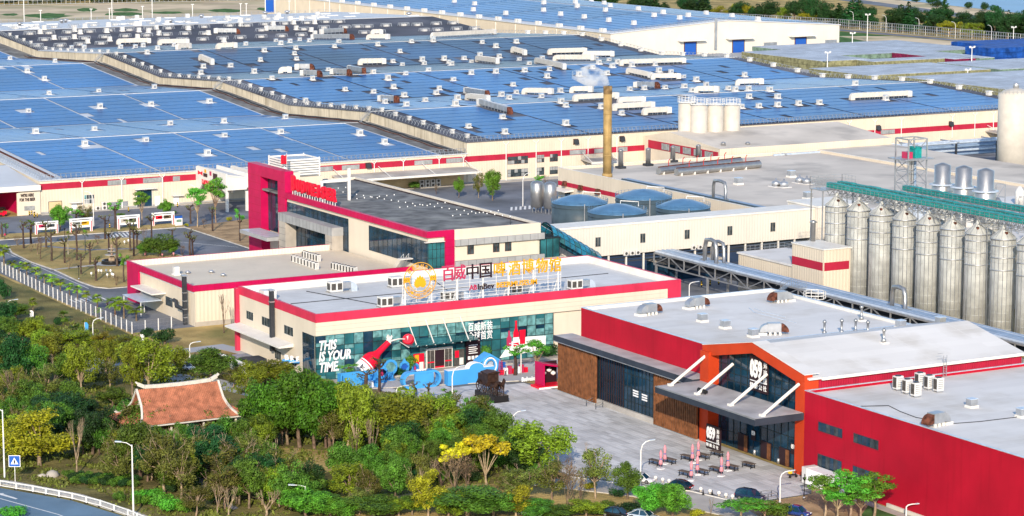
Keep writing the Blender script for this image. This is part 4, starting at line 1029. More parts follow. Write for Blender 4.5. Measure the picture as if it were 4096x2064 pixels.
for i in range(9):
    for j in (0,1):vs.append((258.2-.15*math.sin(i*.9),fq.y+i*.42,fq.z-j*2.2-.10*i-.2*math.sin(i*.7)))
mb.add(vs,[(2*i,2*i+1,2*i+3,2*i+2) for i in range(8)]); mb.build('cloth','sign_red',fg)
# string of bulbs over the office roof
sb=thing('festoon_lights','festoon of white bulbs strung over the dark office roof','string lights',(270,545,17.1))
bulb=MB().lathe((0,0,0),[(.02,-.16),(.14,-.08),(.16,0),(.1,.13),(.04,.16)],8).mesh('bulb','sign_white')
a,b=Vector((262,578,19)),Vector((280,500,19))
wire=MB()
pts=[a+(b-a)*(i/30)+Vector((0,0,-.5*math.sin(i/30*math.pi))) for i in range(31)]
wire.tube(pts,.03,5)
for p in pts:inst(bulb,'bulb',sb,p-world_loc(sb))
for k in range(4):
    c=a+(b-a)*((k+.6)/4.2)
    cp=[c+Vector((-7+i*2.2,1.2*(i-3)*.3,-.4)) for i in range(7)]
    wire.tube(cp,.03,5)
    for p in cp:inst(bulb,'bulb',sb,p-world_loc(sb))
wire.build('wire','metal_dark',sb)
for p in (a,b):MB().bar((p.x,p.y,17.1),(p.x,p.y,19.1),.1).build('pole','metal_dark',sb)
# outside stair from the annex roof up to the office corner
st=thing('roof_stair','steel stair climbing from the annex roof to the office glazing','stair',(252,503,7.6))
s0=G(*Z(6,950,720),7.7); 
for k in range(10):MB().box(254.3,255.6,508-k*.45-.3,508-k*.45,7.8+k*.3,7.86+k*.3).build('tread','metal_galv',st)
for x in (254.3,255.6):
    MB().bar((x,508.2,8.6),(x,503.4,11.8),.06).build('handrail','metal_white',st); MB().bar((x,508.2,7.65),(x,503.4,10.8),.14).build('stringer','trim_white',st)
    for k in range(6):MB().bar((x,508.2-k*.95,7.7+k*.63),(x,508.2-k*.95,8.65+k*.63),.05).build('baluster','metal_white',st)
MB().box(252.8,255.95,501.9,503.5,10.7,10.9).build('landing','trim_white',st)
# ------------------------------------------------------------------ the red taproom building
rb=thing('taproom','deep red taproom with orange gabled glass portal and timber slat wings','building',(239,345,0))
FX=284.5
# flat-roofed hall (north part)
shell('hall_wall',rb,'wall_red',241.0,FX,358.6,403.0,0,15.75)
parapet_roof(rb,241.0,FX,358.6,403.0,15.2+.58,16.3,0.35,'trim_white','roof_white','metal_duct')
MB().box(240.98,240.999,358.7,403.0,15.75,16.28).build('upstand','wall_red',rb)
# gabled hall
GY0,GY1,GP,GE=328.5,358.5,19.3,16.3
gy=(GY0+GY1)/2
mb=MB(); mb.extr([(GY0,0),(GY1,0),(GY1,GE-.3),(gy,GP-.3),(GY0,GE-.3)],(241.8,0,0),(0,1,0),(0,0,1),(FX-241.8,0,0)); mb.build('gable_hall','wall_red_rib',rb)
for a,b in ((GY0-.5,gy),(GY1+.3,gy)):
    z0=GE-(.12 if a < gy else .06); mb=MB(); mb.hexa([(239.4,a,z0-.15),(FX+.4,a,z0-.15),(FX+.4,b,GP-.12),(239.4,b,GP-.12)],[(239.4,a,z0+.1),(FX+.4,a,z0+.1),(FX+.4,b,GP+.1),(239.4,b,GP+.1)]); mb.build('roof_slope','roof_white',rb)
MB().box(241.9,FX+.4,GY0-.75,GY0-.501,GE-.45,GE+.03).build('eave_gutter','trim_white',rb)
# orange portal: legs and gable beam
mb=MB(); mb.box(238.9,241.7,GY0,331.0,0,GE-.3); mb.build('portal_leg','portal_orange',rb)
mb=MB(); mb.box(238.4,241.2,355.9,GY1,0,GE-.3); mb.build('portal_leg','portal_orange',rb)
mb=MB(); mb.extr([(GY0-.01,GE-.4),(GY0-.01,GE+.55),(gy,GP+.5),(GY1+.01,GE+.55),(GY1+.01,GE-.4),(355.9,GE-.9),(gy,GP-1.35),(331.0,GE-.9)],(238.85,0,0),(0,1,0),(0,0,1),(1.6,0,0)); mb.build('portal_beam','portal_orange',rb)
mb=MB(); mb.hexa([(238.8,GY0-.06,GE+.56),(241.75,GY0-.06,GE+.56),(241.75,gy,GP+.51),(238.8,gy,GP+.51)],[(238.8,GY0-.06,GE+.66),(241.75,GY0-.06,GE+.66),(241.75,gy,GP+.62),(238.8,gy,GP+.62)])
mb.hexa([(238.8,gy,GP+.51),(241.75,gy,GP+.51),(241.75,GY1+.06,GE+.56),(238.8,GY1+.06,GE+.56)],[(238.8,gy,GP+.62),(241.75,gy,GP+.62),(241.75,GY1+.06,GE+.66),(238.8,GY1+.06,GE+.66)]); mb.build('portal_coping','roof_white',rb)
# glass of the portal above and below the canopy
mb=MB(); mb.extr([(331.0,0),(355.9,0),(355.9,GE-1.0),(gy,GP-1.4),(331.0,GE-1.0)],(240.6,0,0),(0,1,0),(0,0,1),(.3,0,0)); pg=mb.build('portal_glass','glass_dark',rb)
for k in range(13):
    y=331.2+k*2.0; zt=GE-1.0+(GP-1.4-GE+1.0)*(1-abs(y-gy)/(gy-331.0)); MB().box(240.5,240.599,y-.05,y+.05,0,zt).build('mullion','frame_dark',pg)
for z in (2.6,5.2,7.8,11.6,12.9,14.2):MB().box(240.52,240.598,331.0,355.9,z-.04,z+.04).build('transom','frame_dark',pg)
for y in (334.5,339.8,346.6):
    d=MB().box(240.4,240.5,y,y+3.0,0,3.0).build('door','sign_black',rb)
    MB().box(240.36,240.399,y+.15,y+1.1,0.1,2.85).build('timber_leaf','wood_slat',d)
for y in (333.4,344.9):MB().extr([(-.6,-.9),(.6,-.9),(.6,.9),(-.6,.9)],(240.33,y,3.4),(0,1,0),(0,0,1),(.02,0,0)).build('door_sign','sign_black',rb)
for y in (333.4,344.9):letters('059',(240.3,y,3.8),1.0,.8,.04,'sign_white',rb,face='-X',bold=.03)
# canopy in front of the portal with white rods
MB().box(229.2,238.88,GY0+.02,GY1-.02,9.45,10.6).build('canopy','canopy_dark',rb)
MB().box(229.35,238.8,GY0+.2,GY1-.2,10.6,10.64).build('canopy_deck','canopy_deck',rb)
MB().box(229.17,229.2,GY0,GY1,10.45,10.63).build('canopy_edge','metal_galv',rb)
for k,y in enumerate((357.2,348.9,338.9,329.8)):
    rod=MB().tube([(231.6,y,10.75),(238.7,y,15.2)],.28,8).build('tie_rod','trim_white',rb); MB().box(231.1,231.9,y-.4,y+.4,10.64,11.0).build('anchor','trim_white',rod)
sl=thing('spotlight','pair of black spotlights on the canopy deck','spotlight',(232.6,349,10.64))
for y in (349.8,348.3):MB().tube([(232.3,y,11.3),(233.1,y,11.0)],[.36,.26],10).build('lamp_head','paint_black',sl); MB().box(232.6,232.8,y-.1,y+.1,10.64,11.1).build('bracket','paint_black',sl)
# long wing with timber slats and dark glazing
shell('wing_wall',rb,'frame_dark',238.9,241.0,358.62,405.9,0,9.7)
MB().box(236.9,240.99,358.62,406.3,9.75,10.85).build('wing_fascia','canopy_dark',rb)
MB().box(237.05,240.95,358.8,406.1,10.85,10.89).build('wing_deck','canopy_deck',rb)
MB().box(236.86,236.9,358.62,406.3,9.72,9.86).build('wing_edge','metal_galv',rb)
slat=MB().box(-.2,.2,-.15,.15,0,1).mesh('slat','wood_slat')
for a,b,z1 in ((392.6,406.0,9.74),(358.7,372.2,9.74)):
    MB().box(238.2,238.4,a,b,.25,z1).build('slat_backing','sign_black',rb)
    n=int((b-a)/.58)
    for i in range(n+1):
        o=inst(slat,'slat',rb,Vector((237.95,a+(b-a)*i/n,.25))-world_loc(rb),0,(1,1,z1-.25))
    MB().box(237.6,238.4,a,b,0,.22).build('plinth','stone_grey',rb)
o=inst(slat,'slat',rb,Vector((238.1,406.1,.25))-world_loc(rb),R(90),(1,1,9.5))
wg=MB().box(238.6,238.89,372.3,392.5,1.0,9.74).build('wing_glass','glass_dark',rb)
MB().box(238.1,238.9,372.3,392.5,0,.99).build('glass_plinth','concrete_drive',rb)
for k in range(17):MB().box(238.5,238.599,372.5+k*1.23,372.58+k*1.23,1.0,9.74).build('mullion','frame_dark',wg)
for z in (2.6,5.2,7.6):MB().box(238.52,238.598,372.3,392.5,z-.04,z+.04).build('transom','frame_dark',wg)
for k in range(11):MB().box(238.45,238.499,383.6+k*.8,383.9+k*.8,1.0,9.7).build('dark_slat','sign_black',wg)
for y,z in ((379.5,3.8),(376.5,3.6)):
    for q in range(3):MB().box(238.47,238.499,y-.9,y+.9,z+q*.45,z+q*.45+.28).build('window_print','sign_white',wg)
# low wing (south part)
shell('wing_wall',rb,'wall_red',238.9,FX+6,262,328.4,0,13.75)
parapet_roof(rb,238.9,FX+6,262,328.4,13.9,14.35,0.35,'wall_red','roof_white','metal_duct')
MB().box(238.88,238.899,262,328.3,13.75,14.33).build('upstand','wall_red',rb)
for y0,y1 in ((318,324.4),(308.6,315)):
    for z0,z1 in ((8.5,10.0),(2.6,4.7)):
        MB().box(238.80,238.899,y0-.15,y1+.15,z0-.15,z1+.15).build('window_surround','wall_red_rib',rb)
        window_side(rb,y0,y1,238.84,z0,z1,6,1,['glass_dark','glass_window'],'frame_dark',proud=.06)
MB().box(238.6,238.899,262,306,0,.6).build('plinth','kerb_stone',rb)
# portal sign 059
ps=thing('portal_sign','black and white numeral sign hung on the upper portal glass','sign',(240.2,343,13))
MB().box(240.15,240.35,340.7,346.0,11.2,17.2).build('board','sign_black',ps)
letters('059',(240.1,344.1,15.0),3.5,3.3,.06,'sign_white',ps,face='-X',bold=.05)
for k,ch in enumerate('海岸线'):letters(ch,(240.1,341.4,16.0-k*1.25),1.0,1.05,.06,'sign_white',ps,face='-X',bold=.01)
for k,ch in enumerate('精酿公社'):letters(ch,(240.1,345.3-k*1.28,12.1),.95,.95,.06,'sign_white',ps,face='-X',bold=.01)
MB().box(240.1,240.15,340.9,345.8,12.85,13.0).build('rule','sign_white',ps)
gs_=thing('standing_sign','standing numeral sign board at the taproom entrance','sign',(238.4,352.4,0))
q=G(*Z(11,1612,795)); MB().box(236.3,236.6,349.0,353.2,.1,4.3).build('board','sign_black',gs_)
letters('059',(236.24,351.7,2.9),2.6,2.2,.06,'sign_white',gs_,face='-X',bold=.05)
for k,ch in enumerate('海岸线'):letters(ch,(236.24,349.55,3.5-k*.85),.75,.75,.06,'sign_white',gs_,face='-X',bold=.01)
for k,ch in enumerate('精酿公社'):letters(ch,(236.24,352.7-k*1.0,.75),.7,.6,.06,'sign_white',gs_,face='-X',bold=.01)
MB().box(236.25,236.3,349.1,353.1,1.3,1.42).build('rule','sign_white',gs_)
for y in (349.4,352.8):MB().box(236.2,237.3,y-.1,y+.1,0,.1).build('foot','paint_black',gs_)
# air handlers, boxes and flues on the taproom roofs
def rooftop_unit(n,x,y,zr,rz,label,rust=True):
    p=G(*Z(n,x,y),zr); t=thing('rooftop_unit',label,'air handler',(p.x,p.y,zr),'steel air handlers on the taproom roof',rz)
    MB().box(-1.1,1.3,-.8,.8,.5,2.1).build('casing','metal_galv',t,local=True)
    for s,mm in ((1,'metal_rust' if rust else 'metal_duct'),(-1,'metal_galv')):
        pts=[(0,1.95)]+[(1.45*math.sin(k*math.pi/12),.5+1.45*math.cos(k*math.pi/12)) for k in range(7)]+[(.9,.45),(0,.6)]
        MB().extr([(1.3+u if s > 0 else -1.1-u,v) for u,v in pts][::s],(0,-.7,0),(1,0,0),(0,0,1),(0,1.4,0)).build('elbow',mm,t,local=True)
    MB().box(-2.9,-1.3,-.9,.9,-.02,.4).build('curb','trim_white',t,local=True)
    for k in range(3):MB().box(-.9+k*.9,-.5+k*.9,-.9,-.6,0,.5).build('block','trim_white',t,local=True); MB().box(-.9+k*.9,-.5+k*.9,.6,.9,0,.5).build('block','trim_white',t,local=True)
rooftop_unit(7,1035,1075,15.78,R(8),'steel air handler with rusty elbow at the back edge, first from the left')
rooftop_unit(7,1395,1025,15.78,R(8),'steel air handler with rusty elbow at the back edge, second from the left')
rooftop_unit(8,95,980,15.78,R(180),'steel air handler at the far roof corner beside the pipe rack')
rooftop_unit(8,40,1225,15.78,R(-25),'steel air handler with bent duct in the middle of the flat red roof')
rooftop_unit(12,1270,615,13.9,R(190),'steel air handler with open rusty hatch on the low red wing')
def vent_box(n,x,y,zr,label,grp,s=1.0):
    p=G(*Z(n,x,y),zr); t=thing('roof_vent',label,'roof vent',(p.x,p.y,zr),grp)
    MB().box(p.x-.85*s,p.x+.85*s,p.y-.85*s,p.y+.85*s,zr-.01,zr+.4*s).build('curb','trim_white',t); MB().box(p.x-.7*s,p.x+.7*s,p.y-.7*s,p.y+.7*s,zr+.4*s,zr+1.45*s).build('housing','metal_galv',t); MB().box(p.x-.76*s,p.x+.76*s,p.y-.76*s,p.y+.76*s,zr+1.45*s,zr+1.55*s).build('cap','metal_duct',t)
for n,x,y,zr in ((7,1437,1130,15.78),(7,1608,1180,15.78),(7,1820,1245,15.78),(8,1000,1180,16.9),(8,1300,1155,17.2)):vent_box(n,x,y,zr,'grey vent box on white curb on the flat taproom roof','vent boxes on the flat taproom roof')
for n,x,y in ((12,1537,478),(12,1915,552)):vent_box(n,x,y,13.9,'grey vent box on white curb on the low red wing','vent boxes on the low red wing',.95)
for n,x,y,zr,h in ((8,425,1235,15.78,2.6),(8,555,1230,15.78,2.7),(8,660,1225,15.78,2.6),(8,752,1240,16.4,2.6),(8,873,1295,18.2,2.4),(8,705,1125,15.78,2.7)):
    p=G(*Z(n,x,y),zr); t=thing('roof_flue','round steel flue with cap on the taproom roof','flue',(p.x,p.y,zr),'steel flues on the taproom roof')
    MB().box(p.x-.65,p.x+.65,p.y-.65,p.y+.65,zr-.2,zr+.3).build('curb','trim_white',t); MB().lathe((p.x,p.y,zr+.3),[(.42,0),(.42,.5),(.22,.6),(.22,h-.6),(.36,h-.55),(.36,h-.25),(.1,h)],14).build('stack','metal_steel',t)
for k,(x,y) in enumerate(((980,345),(1050,370),(1115,395),(1145,320),(1215,340),(1285,358))):
    p=G(*Z(12,x,y),14.0); copy_tree(cu0,(p.x,p.y,13.95),R(0),1.25,'white condenser in the '+('front' if k < 3 else 'back')+' row on the low red wing')['group']='condensers on the low red wing'
drop(cu0)
ld=thing('roof_ladder','galvanised cat ladder on the taproom gable wall','ladder',(271,327.6,13.9))
p=onY(*Z(12,1333,270),327.6); 
for s in (-.35,.35):MB().bar((p.x+s,327.6,13.9),(p.x+s,327.6,17.6),.07).build('stile','metal_galv',ld)
for k in range(11):MB().bar((p.x-.35,327.6,14.2+k*.3),(p.x+.35,327.6,14.2+k*.3),.05).build('rung','metal_galv',ld)
for z in (16.9,17.7):MB().bar((p.x-.6,328.9,z),(p.x+.6,328.9,z),.06).build('rail','metal_galv',ld)
for k,pts in enumerate((((1790,1025),(1830,1060),(1932,1085)),((1830,1030),(1880,1050),(1932,1062)))):
    t=thing('roof_hose','grey hose lying across the flat taproom roof, '+('nearer' if k else 'farther')+' one','hose',tuple(G(*Z(7,*pts[0]),15.8))); P3=[G(*Z(7,*q),15.84) for q in pts]; P3.append(P3[-1]+(P3[-1]-P3[-2])*1.6+Vector((0,-2,0))); MB().tube(P3,.09,5).build('hose','metal_duct',t)
t=thing('roof_hose','thin dark cable crossing the low red wing roof','cable',tuple(G(*Z(12,700,470),13.9))); MB().tube([G(*Z(12,x,y),13.95) for x,y in ((700,470),(910,465),(1000,510),(1120,555),(1400,600),(1600,585),(1890,550))],.08,5).build('cable','metal_dark',t)
# ------------------------------------------------------------------ white pipe corridor on legs, glass stair
co=thing('white_corridor','long white windowed gallery raised on steel legs','gallery',(286,505,0))
shell('wall',co,'wall_white_rib',288,369.0,505,512,7.0,14.0)
MB().box(287.8,369.2,504.8,512.2,14.0,14.45).build('roof','trim_white',co)
for n,x in ((7,648),(7,986),(7,1320),(7,1642),(8,34)):
    X=onY(*Z(n,x,520),505).x; window_front(co,X-.75,X+.75,505,9.3,11.6,2,1,'glass_window','stone_beige',name='window')
for k in range(17):MB().box(290+k*4.9,290.35+k*4.9,505.3,505.7,0,7.0).build('leg','trim_white',co)
for z in (5.0,5.8,6.5):MB().bar((290,506.5,z),(368,506.5,z),.3).build('pipe','metal_dark',co)
MB().box(324,340,503,511,0,4.0).build('ground_shop','glass_dark',co); MB().box(323.5,340.5,502.6,511.4,4.0,4.5).build('shop_roof','stone_beige',co)
shell('end_block',co,'wall_white_rib',369.0,384,503,516,0,14.6); MB().box(368.8,384.2,502.8,516.2,14.6,15.0).build('roof','trim_white',co)
window_front(co,371,372.3,503,9.5,11.6,2,1,'glass_window','stone_beige',name='window')
for k,(n,x,y) in enumerate(((7,862,615),(7,908,612),(7,950,608),(7,1372,570),(7,1420,567))):
    p=onY(*Z(n,x,y),504.5); t=thing('wall_condenser','small white condenser hung under the gallery wall','condenser',(p.x,504.6,p.z),'condensers under the gallery')
    MB().box(p.x-.6,p.x+.6,504.4,504.95,p.z-.5,p.z+.5).build('case','unit_white',t); MB().lathe((0,0,0),[(.36,0),(.36,.03)],14).build('fan','grille_dark',t,local=True).location=(0,-.22,0); t.children[-1].rotation_euler.x=R(90)
ga=thing('glass_stair','curved blue glass stair tunnel between office and gallery','stair enclosure',(286,499,0))
# vaulted glass tunnel descending to +X
c0=Vector((289.5,500,14.0)); c1=Vector((303,500,6.2)); rad=3.4
N1,N2=9,8
for i in range(N1):
    for j in range(N2):
        def P_(u,v):
            th=math.pi*v/N2; p=c0+(c1-c0)*(u/N1)
            return p+Vector((0,-rad*math.cos(th),rad*math.sin(th)-.4))
        a,b,c,d=P_(i+.05,j+.05),P_(i+.95,j+.05),P_(i+.95,j+.95),P_(i+.05,j+.95)
        mb=MB(); nrm=(b-a).cross(d-a).normalized()*.04; mb.add([a,b,c,d,a+nrm,b+nrm,c+nrm,d+nrm],[(3,2,1,0),(4,5,6,7),(0,1,5,4),(1,2,6,5),(2,3,7,6),(3,0,4,7)]); mb.build('pane',random.choice(('glass_blue','glass_blue','glass_teal')),ga)
for i in range(N1+1):
    p=c0+(c1-c0)*(i/N1); MB().tube([p+Vector((0,-rad*math.cos(math.pi*k/10),rad*math.sin(math.pi*k/10)-.4)) for k in range(11)],.09,5).build('rib','frame_dark',ga)
MB().box(285.4,290.5,495.6,500.5,9.6,13.9).build('lobby','glass_teal',ga); MB().box(285.3,290.7,495.4,500.6,13.9,14.2).build('lobby_roof','frame_dark',ga)
for x in (285.4,287,288.7,290.4):MB().box(x-.06,x+.06,495.5,495.6,9.6,13.9).build('mullion','frame_dark',ga)
MB().box(285.3,292,495.8,503,8.8,9.6).build('base','stone_beige',ga); MB().box(286,300,498,502.5,0,4.0).build('base_wall','stone_beige',ga); MB().box(286,291,498,502.5,4.0,8.79).build('base_wall','stone_beige',ga)
# ------------------------------------------------------------------ brewhouse with flat tan roof
bh=thing('brewhouse','cream brewhouse with red band and broad tan roof','building',(375.6,520,0))
BX0,BX1,BY0,BY1,BZ=375.6,470,517,641.7,9.6
shell('wall',bh,'wall_cream',BX0,BX1,BY0,BY1,0,BZ-.8)
parapet_roof(bh,BX0+.0,BX1,BY0,BY1,BZ-.79,BZ,.4,'wall_cream','roof_tan','trim_white')
MB().box(BX0-.03,BX0-.002,560,BY1,4.4,5.7).build('band','band_red',bh)
mb=MB(); mb.hexa([(BX0-3,BY1-9,3.2),(BX0-.01,BY1-9,3.4),(BX0-.01,BY1-.5,3.4),(BX0-3,BY1-.5,3.2)],[(BX0-3,BY1-9,3.5),(BX0-.01,BY1-9,3.9),(BX0-.01,BY1-.5,3.9),(BX0-3,BY1-.5,3.5)]); mb.build('door_canopy','trim_white',bh)
window_side(bh,BY1-7,BY1-4,BX0,0,3.0,1,1,'frame_dark','frame_dark',name='door')
for n,x,y in ((7,405,88),(7,525,120),(7,655,148)):
    p=onX(*Z(n,x,y),BX0); t=thing('wall_hood','rusty weather hood on the brewhouse red band','vent hood',(p.x,p.y,p.z),'weather hoods on the brewhouse')
    MB().hexa([(BX0-1.1,p.y-.8,p.z-.7),(BX0-.05,p.y-.8,p.z-.7),(BX0-.05,p.y+.8,p.z-.7),(BX0-1.1,p.y+.8,p.z-.7)],[(BX0-.6,p.y-.8,p.z+.8),(BX0-.05,p.y-.8,p.z+.8),(BX0-.05,p.y+.8,p.z+.8),(BX0-.6,p.y+.8,p.z+.8)]).build('hood','metal_rust',t)
# linking block with red band between brewhouse and hall
lb=thing('link_block','cream link block with red band and ribbon windows behind the brewhouse','building',(432,643,0))
shell('wall',lb,'wall_cream',434,500,643,686.4,0,11.6)
mb=MB(); mb.extr([(643,11.6),(686.4,11.6),(672,14.2)],(434.2,0,0),(0,1,0),(0,0,1),(65.8,0,0)); mb.build('gable_roof','roof_tan',lb)
mb=MB(); mb.extr([(643,11.55),(686.4,11.55),(672,14.25)],(433.9,0,0),(0,1,0),(0,0,1),(.29,0,0)); mb.build('gable','wall_cream',lb)
MB().box(433.85,433.999,644,684,8.0,10.6).build('band','band_red',lb)
for k in range(5):window_side(lb,646.5+k*6.2,651.2+k*6.2,433.85,8.2,10.3,4,1,'window_blind','frame_dark')
# long low shed roof right of the brewhouse
ls=thing('long_shed','long low cream shed with grey roof behind the teal conveyors','building',(480,560,0))
shell('wall',ls,'wall_cream_flat',470.5,500,545,642.5,0,9.0); MB().box(470.3,500.2,544.8,642.7,9.0,9.5).build('roof','roof_tan',ls)
# yellow chimney with faint steam
mat('soot',(0.26,0.17,0.08),0.8,var=0.4,scale=0.6,streak=0.6)
ch=thing('chimney','tall weathered yellow steel chimney on the brewhouse roof','chimney',(379.5,620,8.8))
pc_=G(2429,708,8.8); ztop=onX(2429,345,pc_.x).z
MB().lathe((pc_.x,pc_.y,8.8),[(1.25,0),(1.25,ztop-8.8)],20).build('stack','chimney_yellow',ch)
MB().lathe((pc_.x,pc_.y,8.8),[(1.5,0),(1.5,1.0),(1.3,1.1)],20).build('base_ring','chimney_yellow',ch)
for z in (15,21,27):MB().lathe((pc_.x,pc_.y,z),[(1.26,0),(1.31,.05),(1.31,.25),(1.26,.3)],20).build('seam_ring','chimney_yellow',ch)
MB().lathe((pc_.x,pc_.y,ztop-2.2),[(1.27,0),(1.28,.2),(1.28,2.3),(1.1,2.32)],20).build('sooty_rim','soot',ch)
sm=bpy.data.materials.new('steam'); sm.use_nodes=True; MATS['steam']=sm
nt=sm.node_tree; nt.nodes.remove(nt.nodes['Principled BSDF'])
pv=nt.nodes.new('ShaderNodeVolumePrincipled'); pv.inputs['Color'].default_value=(1,1,1,1)
nz=nt.nodes.new('ShaderNodeTexNoise'); nz.inputs['Scale'].default_value=.35; nz.inputs['Detail'].default_value=4
tc=nt.nodes.new('ShaderNodeTexCoord'); nt.links.new(tc.outputs['Object'],nz.inputs['Vector'])
mr=nt.nodes.new('ShaderNodeMapRange'); mr.inputs[1].default_value=.42; mr.inputs[2].default_value=.75; mr.inputs[3].default_value=0; mr.inputs[4].default_value=.9
nt.links.new(nz.outputs['Fac'],mr.inputs[0]); nt.links.new(mr.outputs[0],pv.inputs['Density']); nt.links.new(pv.outputs[0],nt.nodes['Material Output'].inputs['Volume'])
mb=MB(); mb.tube([(pc_.x-.2,pc_.y,ztop+.2),(pc_.x-1.5,pc_.y+.6,ztop+2.2),(pc_.x-5,pc_.y+2,ztop+3.2),(pc_.x-9.5,pc_.y+4,ztop+3.4)],[.9,2.4,3.4,1.2],14)
o=mb.build('steam','steam'); tag(o,'faint white steam drifting from the yellow chimney','steam',kind='stuff')
# steel flues along the brewhouse roof and red bent pipes
for k,(x,y,h) in enumerate(((820,1270,0),(1027,1250,0),(1213,1222,0),(1405,1205,0),(1593,1175,0),(1778,1165,0))):
    p=G(*Z(3,x,y),8.85); hh=onX(*Z(3,x,{820:1125,1027:1115,1213:1100,1405:1090,1593:1070,1778:1070}[x]),p.x).z-8.8
    t=thing('roof_flue','tall steel flue with cap in the row on the brewhouse roof','flue',(p.x,p.y,8.81),'steel flues on the brewhouse roof')
    MB().lathe((p.x,p.y,8.81),[(.75,0),(.75,hh-.5),(.8,hh-.45),(.8,hh-.3),(.3,hh)],14).build('stack','metal_steel',t); MB().box(p.x-1.2,p.x+1.2,p.y-1.2,p.y+1.2,8.81,9.5).build('valve_block','metal_dark',t)
for k,(x0,y0,x1,y1) in enumerate(((1105,1290,1725,1215),(1240,1298,1868,1240))):
    a,b=G(*Z(3,x0,y0),9.9),G(*Z(3,x1,y1),9.9); t=thing('roof_vessel','long horizontal steel vessel on the brewhouse roof, '+('rear' if k == 0 else 'front')+' one of two','vessel',(a.x,a.y,8.81))
    MB().tube([a,b],1.05,16).build('shell','metal_steel',t); MB().bar(a+Vector((0,0,1.1)),b+Vector((0,0,1.1)),.3).build('walkway','metal_rust',t)
    for i in range(6):
        c=a+(b-a)*((i+.3)/6.5); MB().box(c.x-.2,c.x+.2,c.y-1,c.y+1,8.81,9.6).build('saddle','trim_white',t)
    for i in range(5):
        c=a+(b-a)*(.12+i*.17+.03*k); MB().tube([c,c+Vector((0,0,2.6)),c+Vector((.5,0,3.2))],.12,6).build('bent_pipe','red_paint',t)
rl=thing('pipe_run','blue grey pipe bundle with omega bend along the brewhouse roof edge','pipes',(378,560,8.81))
def omega(pts_y,x,z,h,r,par,m='metal_steel'):
    y0,y1=pts_y; MB().tube([(x,y0+1.2,z),(x,y0,z+.1),(x,y0-.1,z+h*.7),(x,y0-.5,z+h),(x,(y0+y1)/2,z+h*1.06),(x,y1+.5,z+h),(x,y1+.1,z+h*.7),(x,y1,z+.1),(x,y1-1.2,z)],r,10).build('expansion_loop',m,par)
for k in range(3):MB().tube([(377.6+k*.9,609,9.5),(377.6+k*.9,519,9.5)],.32,8).build('pipe','pipe_grey' if k else 'tank_slate',rl)
q=onX(*Z(7,1565,200),378); omega((q.y+3,q.y-3),378,9.6,4.6,.45,rl)
for k in range(12):MB().box(377,380,520+k*7.6,520.3+k*7.6,8.81,9.2).build('sleeper','metal_galv',rl)
for k,(n,x,y) in enumerate(((8,60,110),(8,120,115),(8,238,82),(8,292,90))):
    p=G(*Z(n,x,y),8.81); t=thing('roof_ventilator','squat round steel ventilator on the brewhouse roof','roof ventilator',(p.x,p.y,8.81),'round ventilators on the brewhouse roof')
    MB().box(p.x-1.6,p.x+1.6,p.y-1.6,p.y+1.6,8.81,9.0).build('curb','roof_white',t); MB().lathe((p.x,p.y,9.0),[(1.2,0),(1.25,.9),(1.0,1.3),(.3,1.5),(.2,2.2)],18).build('drum','metal_galv',t)
for n,x,y in ((7,1708,95),(8,300,205),(8,175,40)):vent_box(n,x,y,8.81,'white vent box on the tan brewhouse roof','vent boxes on the brewhouse roof',1.3)
# ------------------------------------------------------------------ tanks
for k,(cx,cy,h,r_,d) in enumerate(((342,573,9.5,7.45,'leftmost'),(341.3,552.8,9.5,7.55,'front'),(362.8,574,9.5,7.65,'rear'),(361.2,552,9.5,7.1,'rightmost'))):
    t=thing('storage_tank',f'round slate storage tank with blue dome, {d} of the four','tank',(cx,cy,0),'slate storage tanks with blue domes')
    MB().lathe((cx,cy,0),[(r_,0),(r_,h)],48).build('shell','tank_slate',t)
    MB().lathe((cx,cy,h),[(r_+.1,0),(r_+.1,.12),(r_*.72,1.0),(r_*.4,1.75),(r_*.12,2.1),(.01,2.15)],48).build('dome','tank_dome',t)
    MB().lathe((cx,cy,h-1.0),[(r_+.02,0),(r_+.16,.05),(r_+.16,.2),(r_+.02,.25)],48).build('stiffener','tank_slate',t)
    rl_=MB()
    for q in range(36):
        a0,a1=q*2*math.pi/36,(q+1)*2*math.pi/36; P0=Vector((cx+(r_+.05)*math.cos(a0),cy+(r_+.05)*math.sin(a0),h)); P1=Vector((cx+(r_+.05)*math.cos(a1),cy+(r_+.05)*math.sin(a1),h))
        rl_.bar(P0,P0+Vector((0,0,1.1)),.06)
        for z in (.55,1.1):rl_.bar(P0+Vector((0,0,z)),P1+Vector((0,0,z)),.05)
    rl_.build('railing','tank_dome',t)
    MB().tube([(cx-3,cy-r_-.2,0),(cx-3,cy-r_-.2,h+.6)],.16,6).build('riser','metal_galv',t)
    MB().tube([(cx+1,cy,h+2),(cx+1,cy,h+2.8),(cx+6.5,cy,h+2.2),(cx+6.5,cy,h+1)],.12,6).build('top_pipe','metal_white',t)
sp_=thing('spiral_stair','spiral steel stair between the slate tanks','stair',(351.5,556,0))
for k in range(22):
    a=k*.28; MB().box(-.1,1.2,-.15,.15,0,.06).build('tread','metal_galv',sp_,local=True); o=sp_.children[-1]; o.location=(0,0,.4*k+.4); o.rotation_euler.z=a
MB().tube([(351.5,556,0),(351.5,556,10)],.12,8).build('column','metal_galv',sp_)
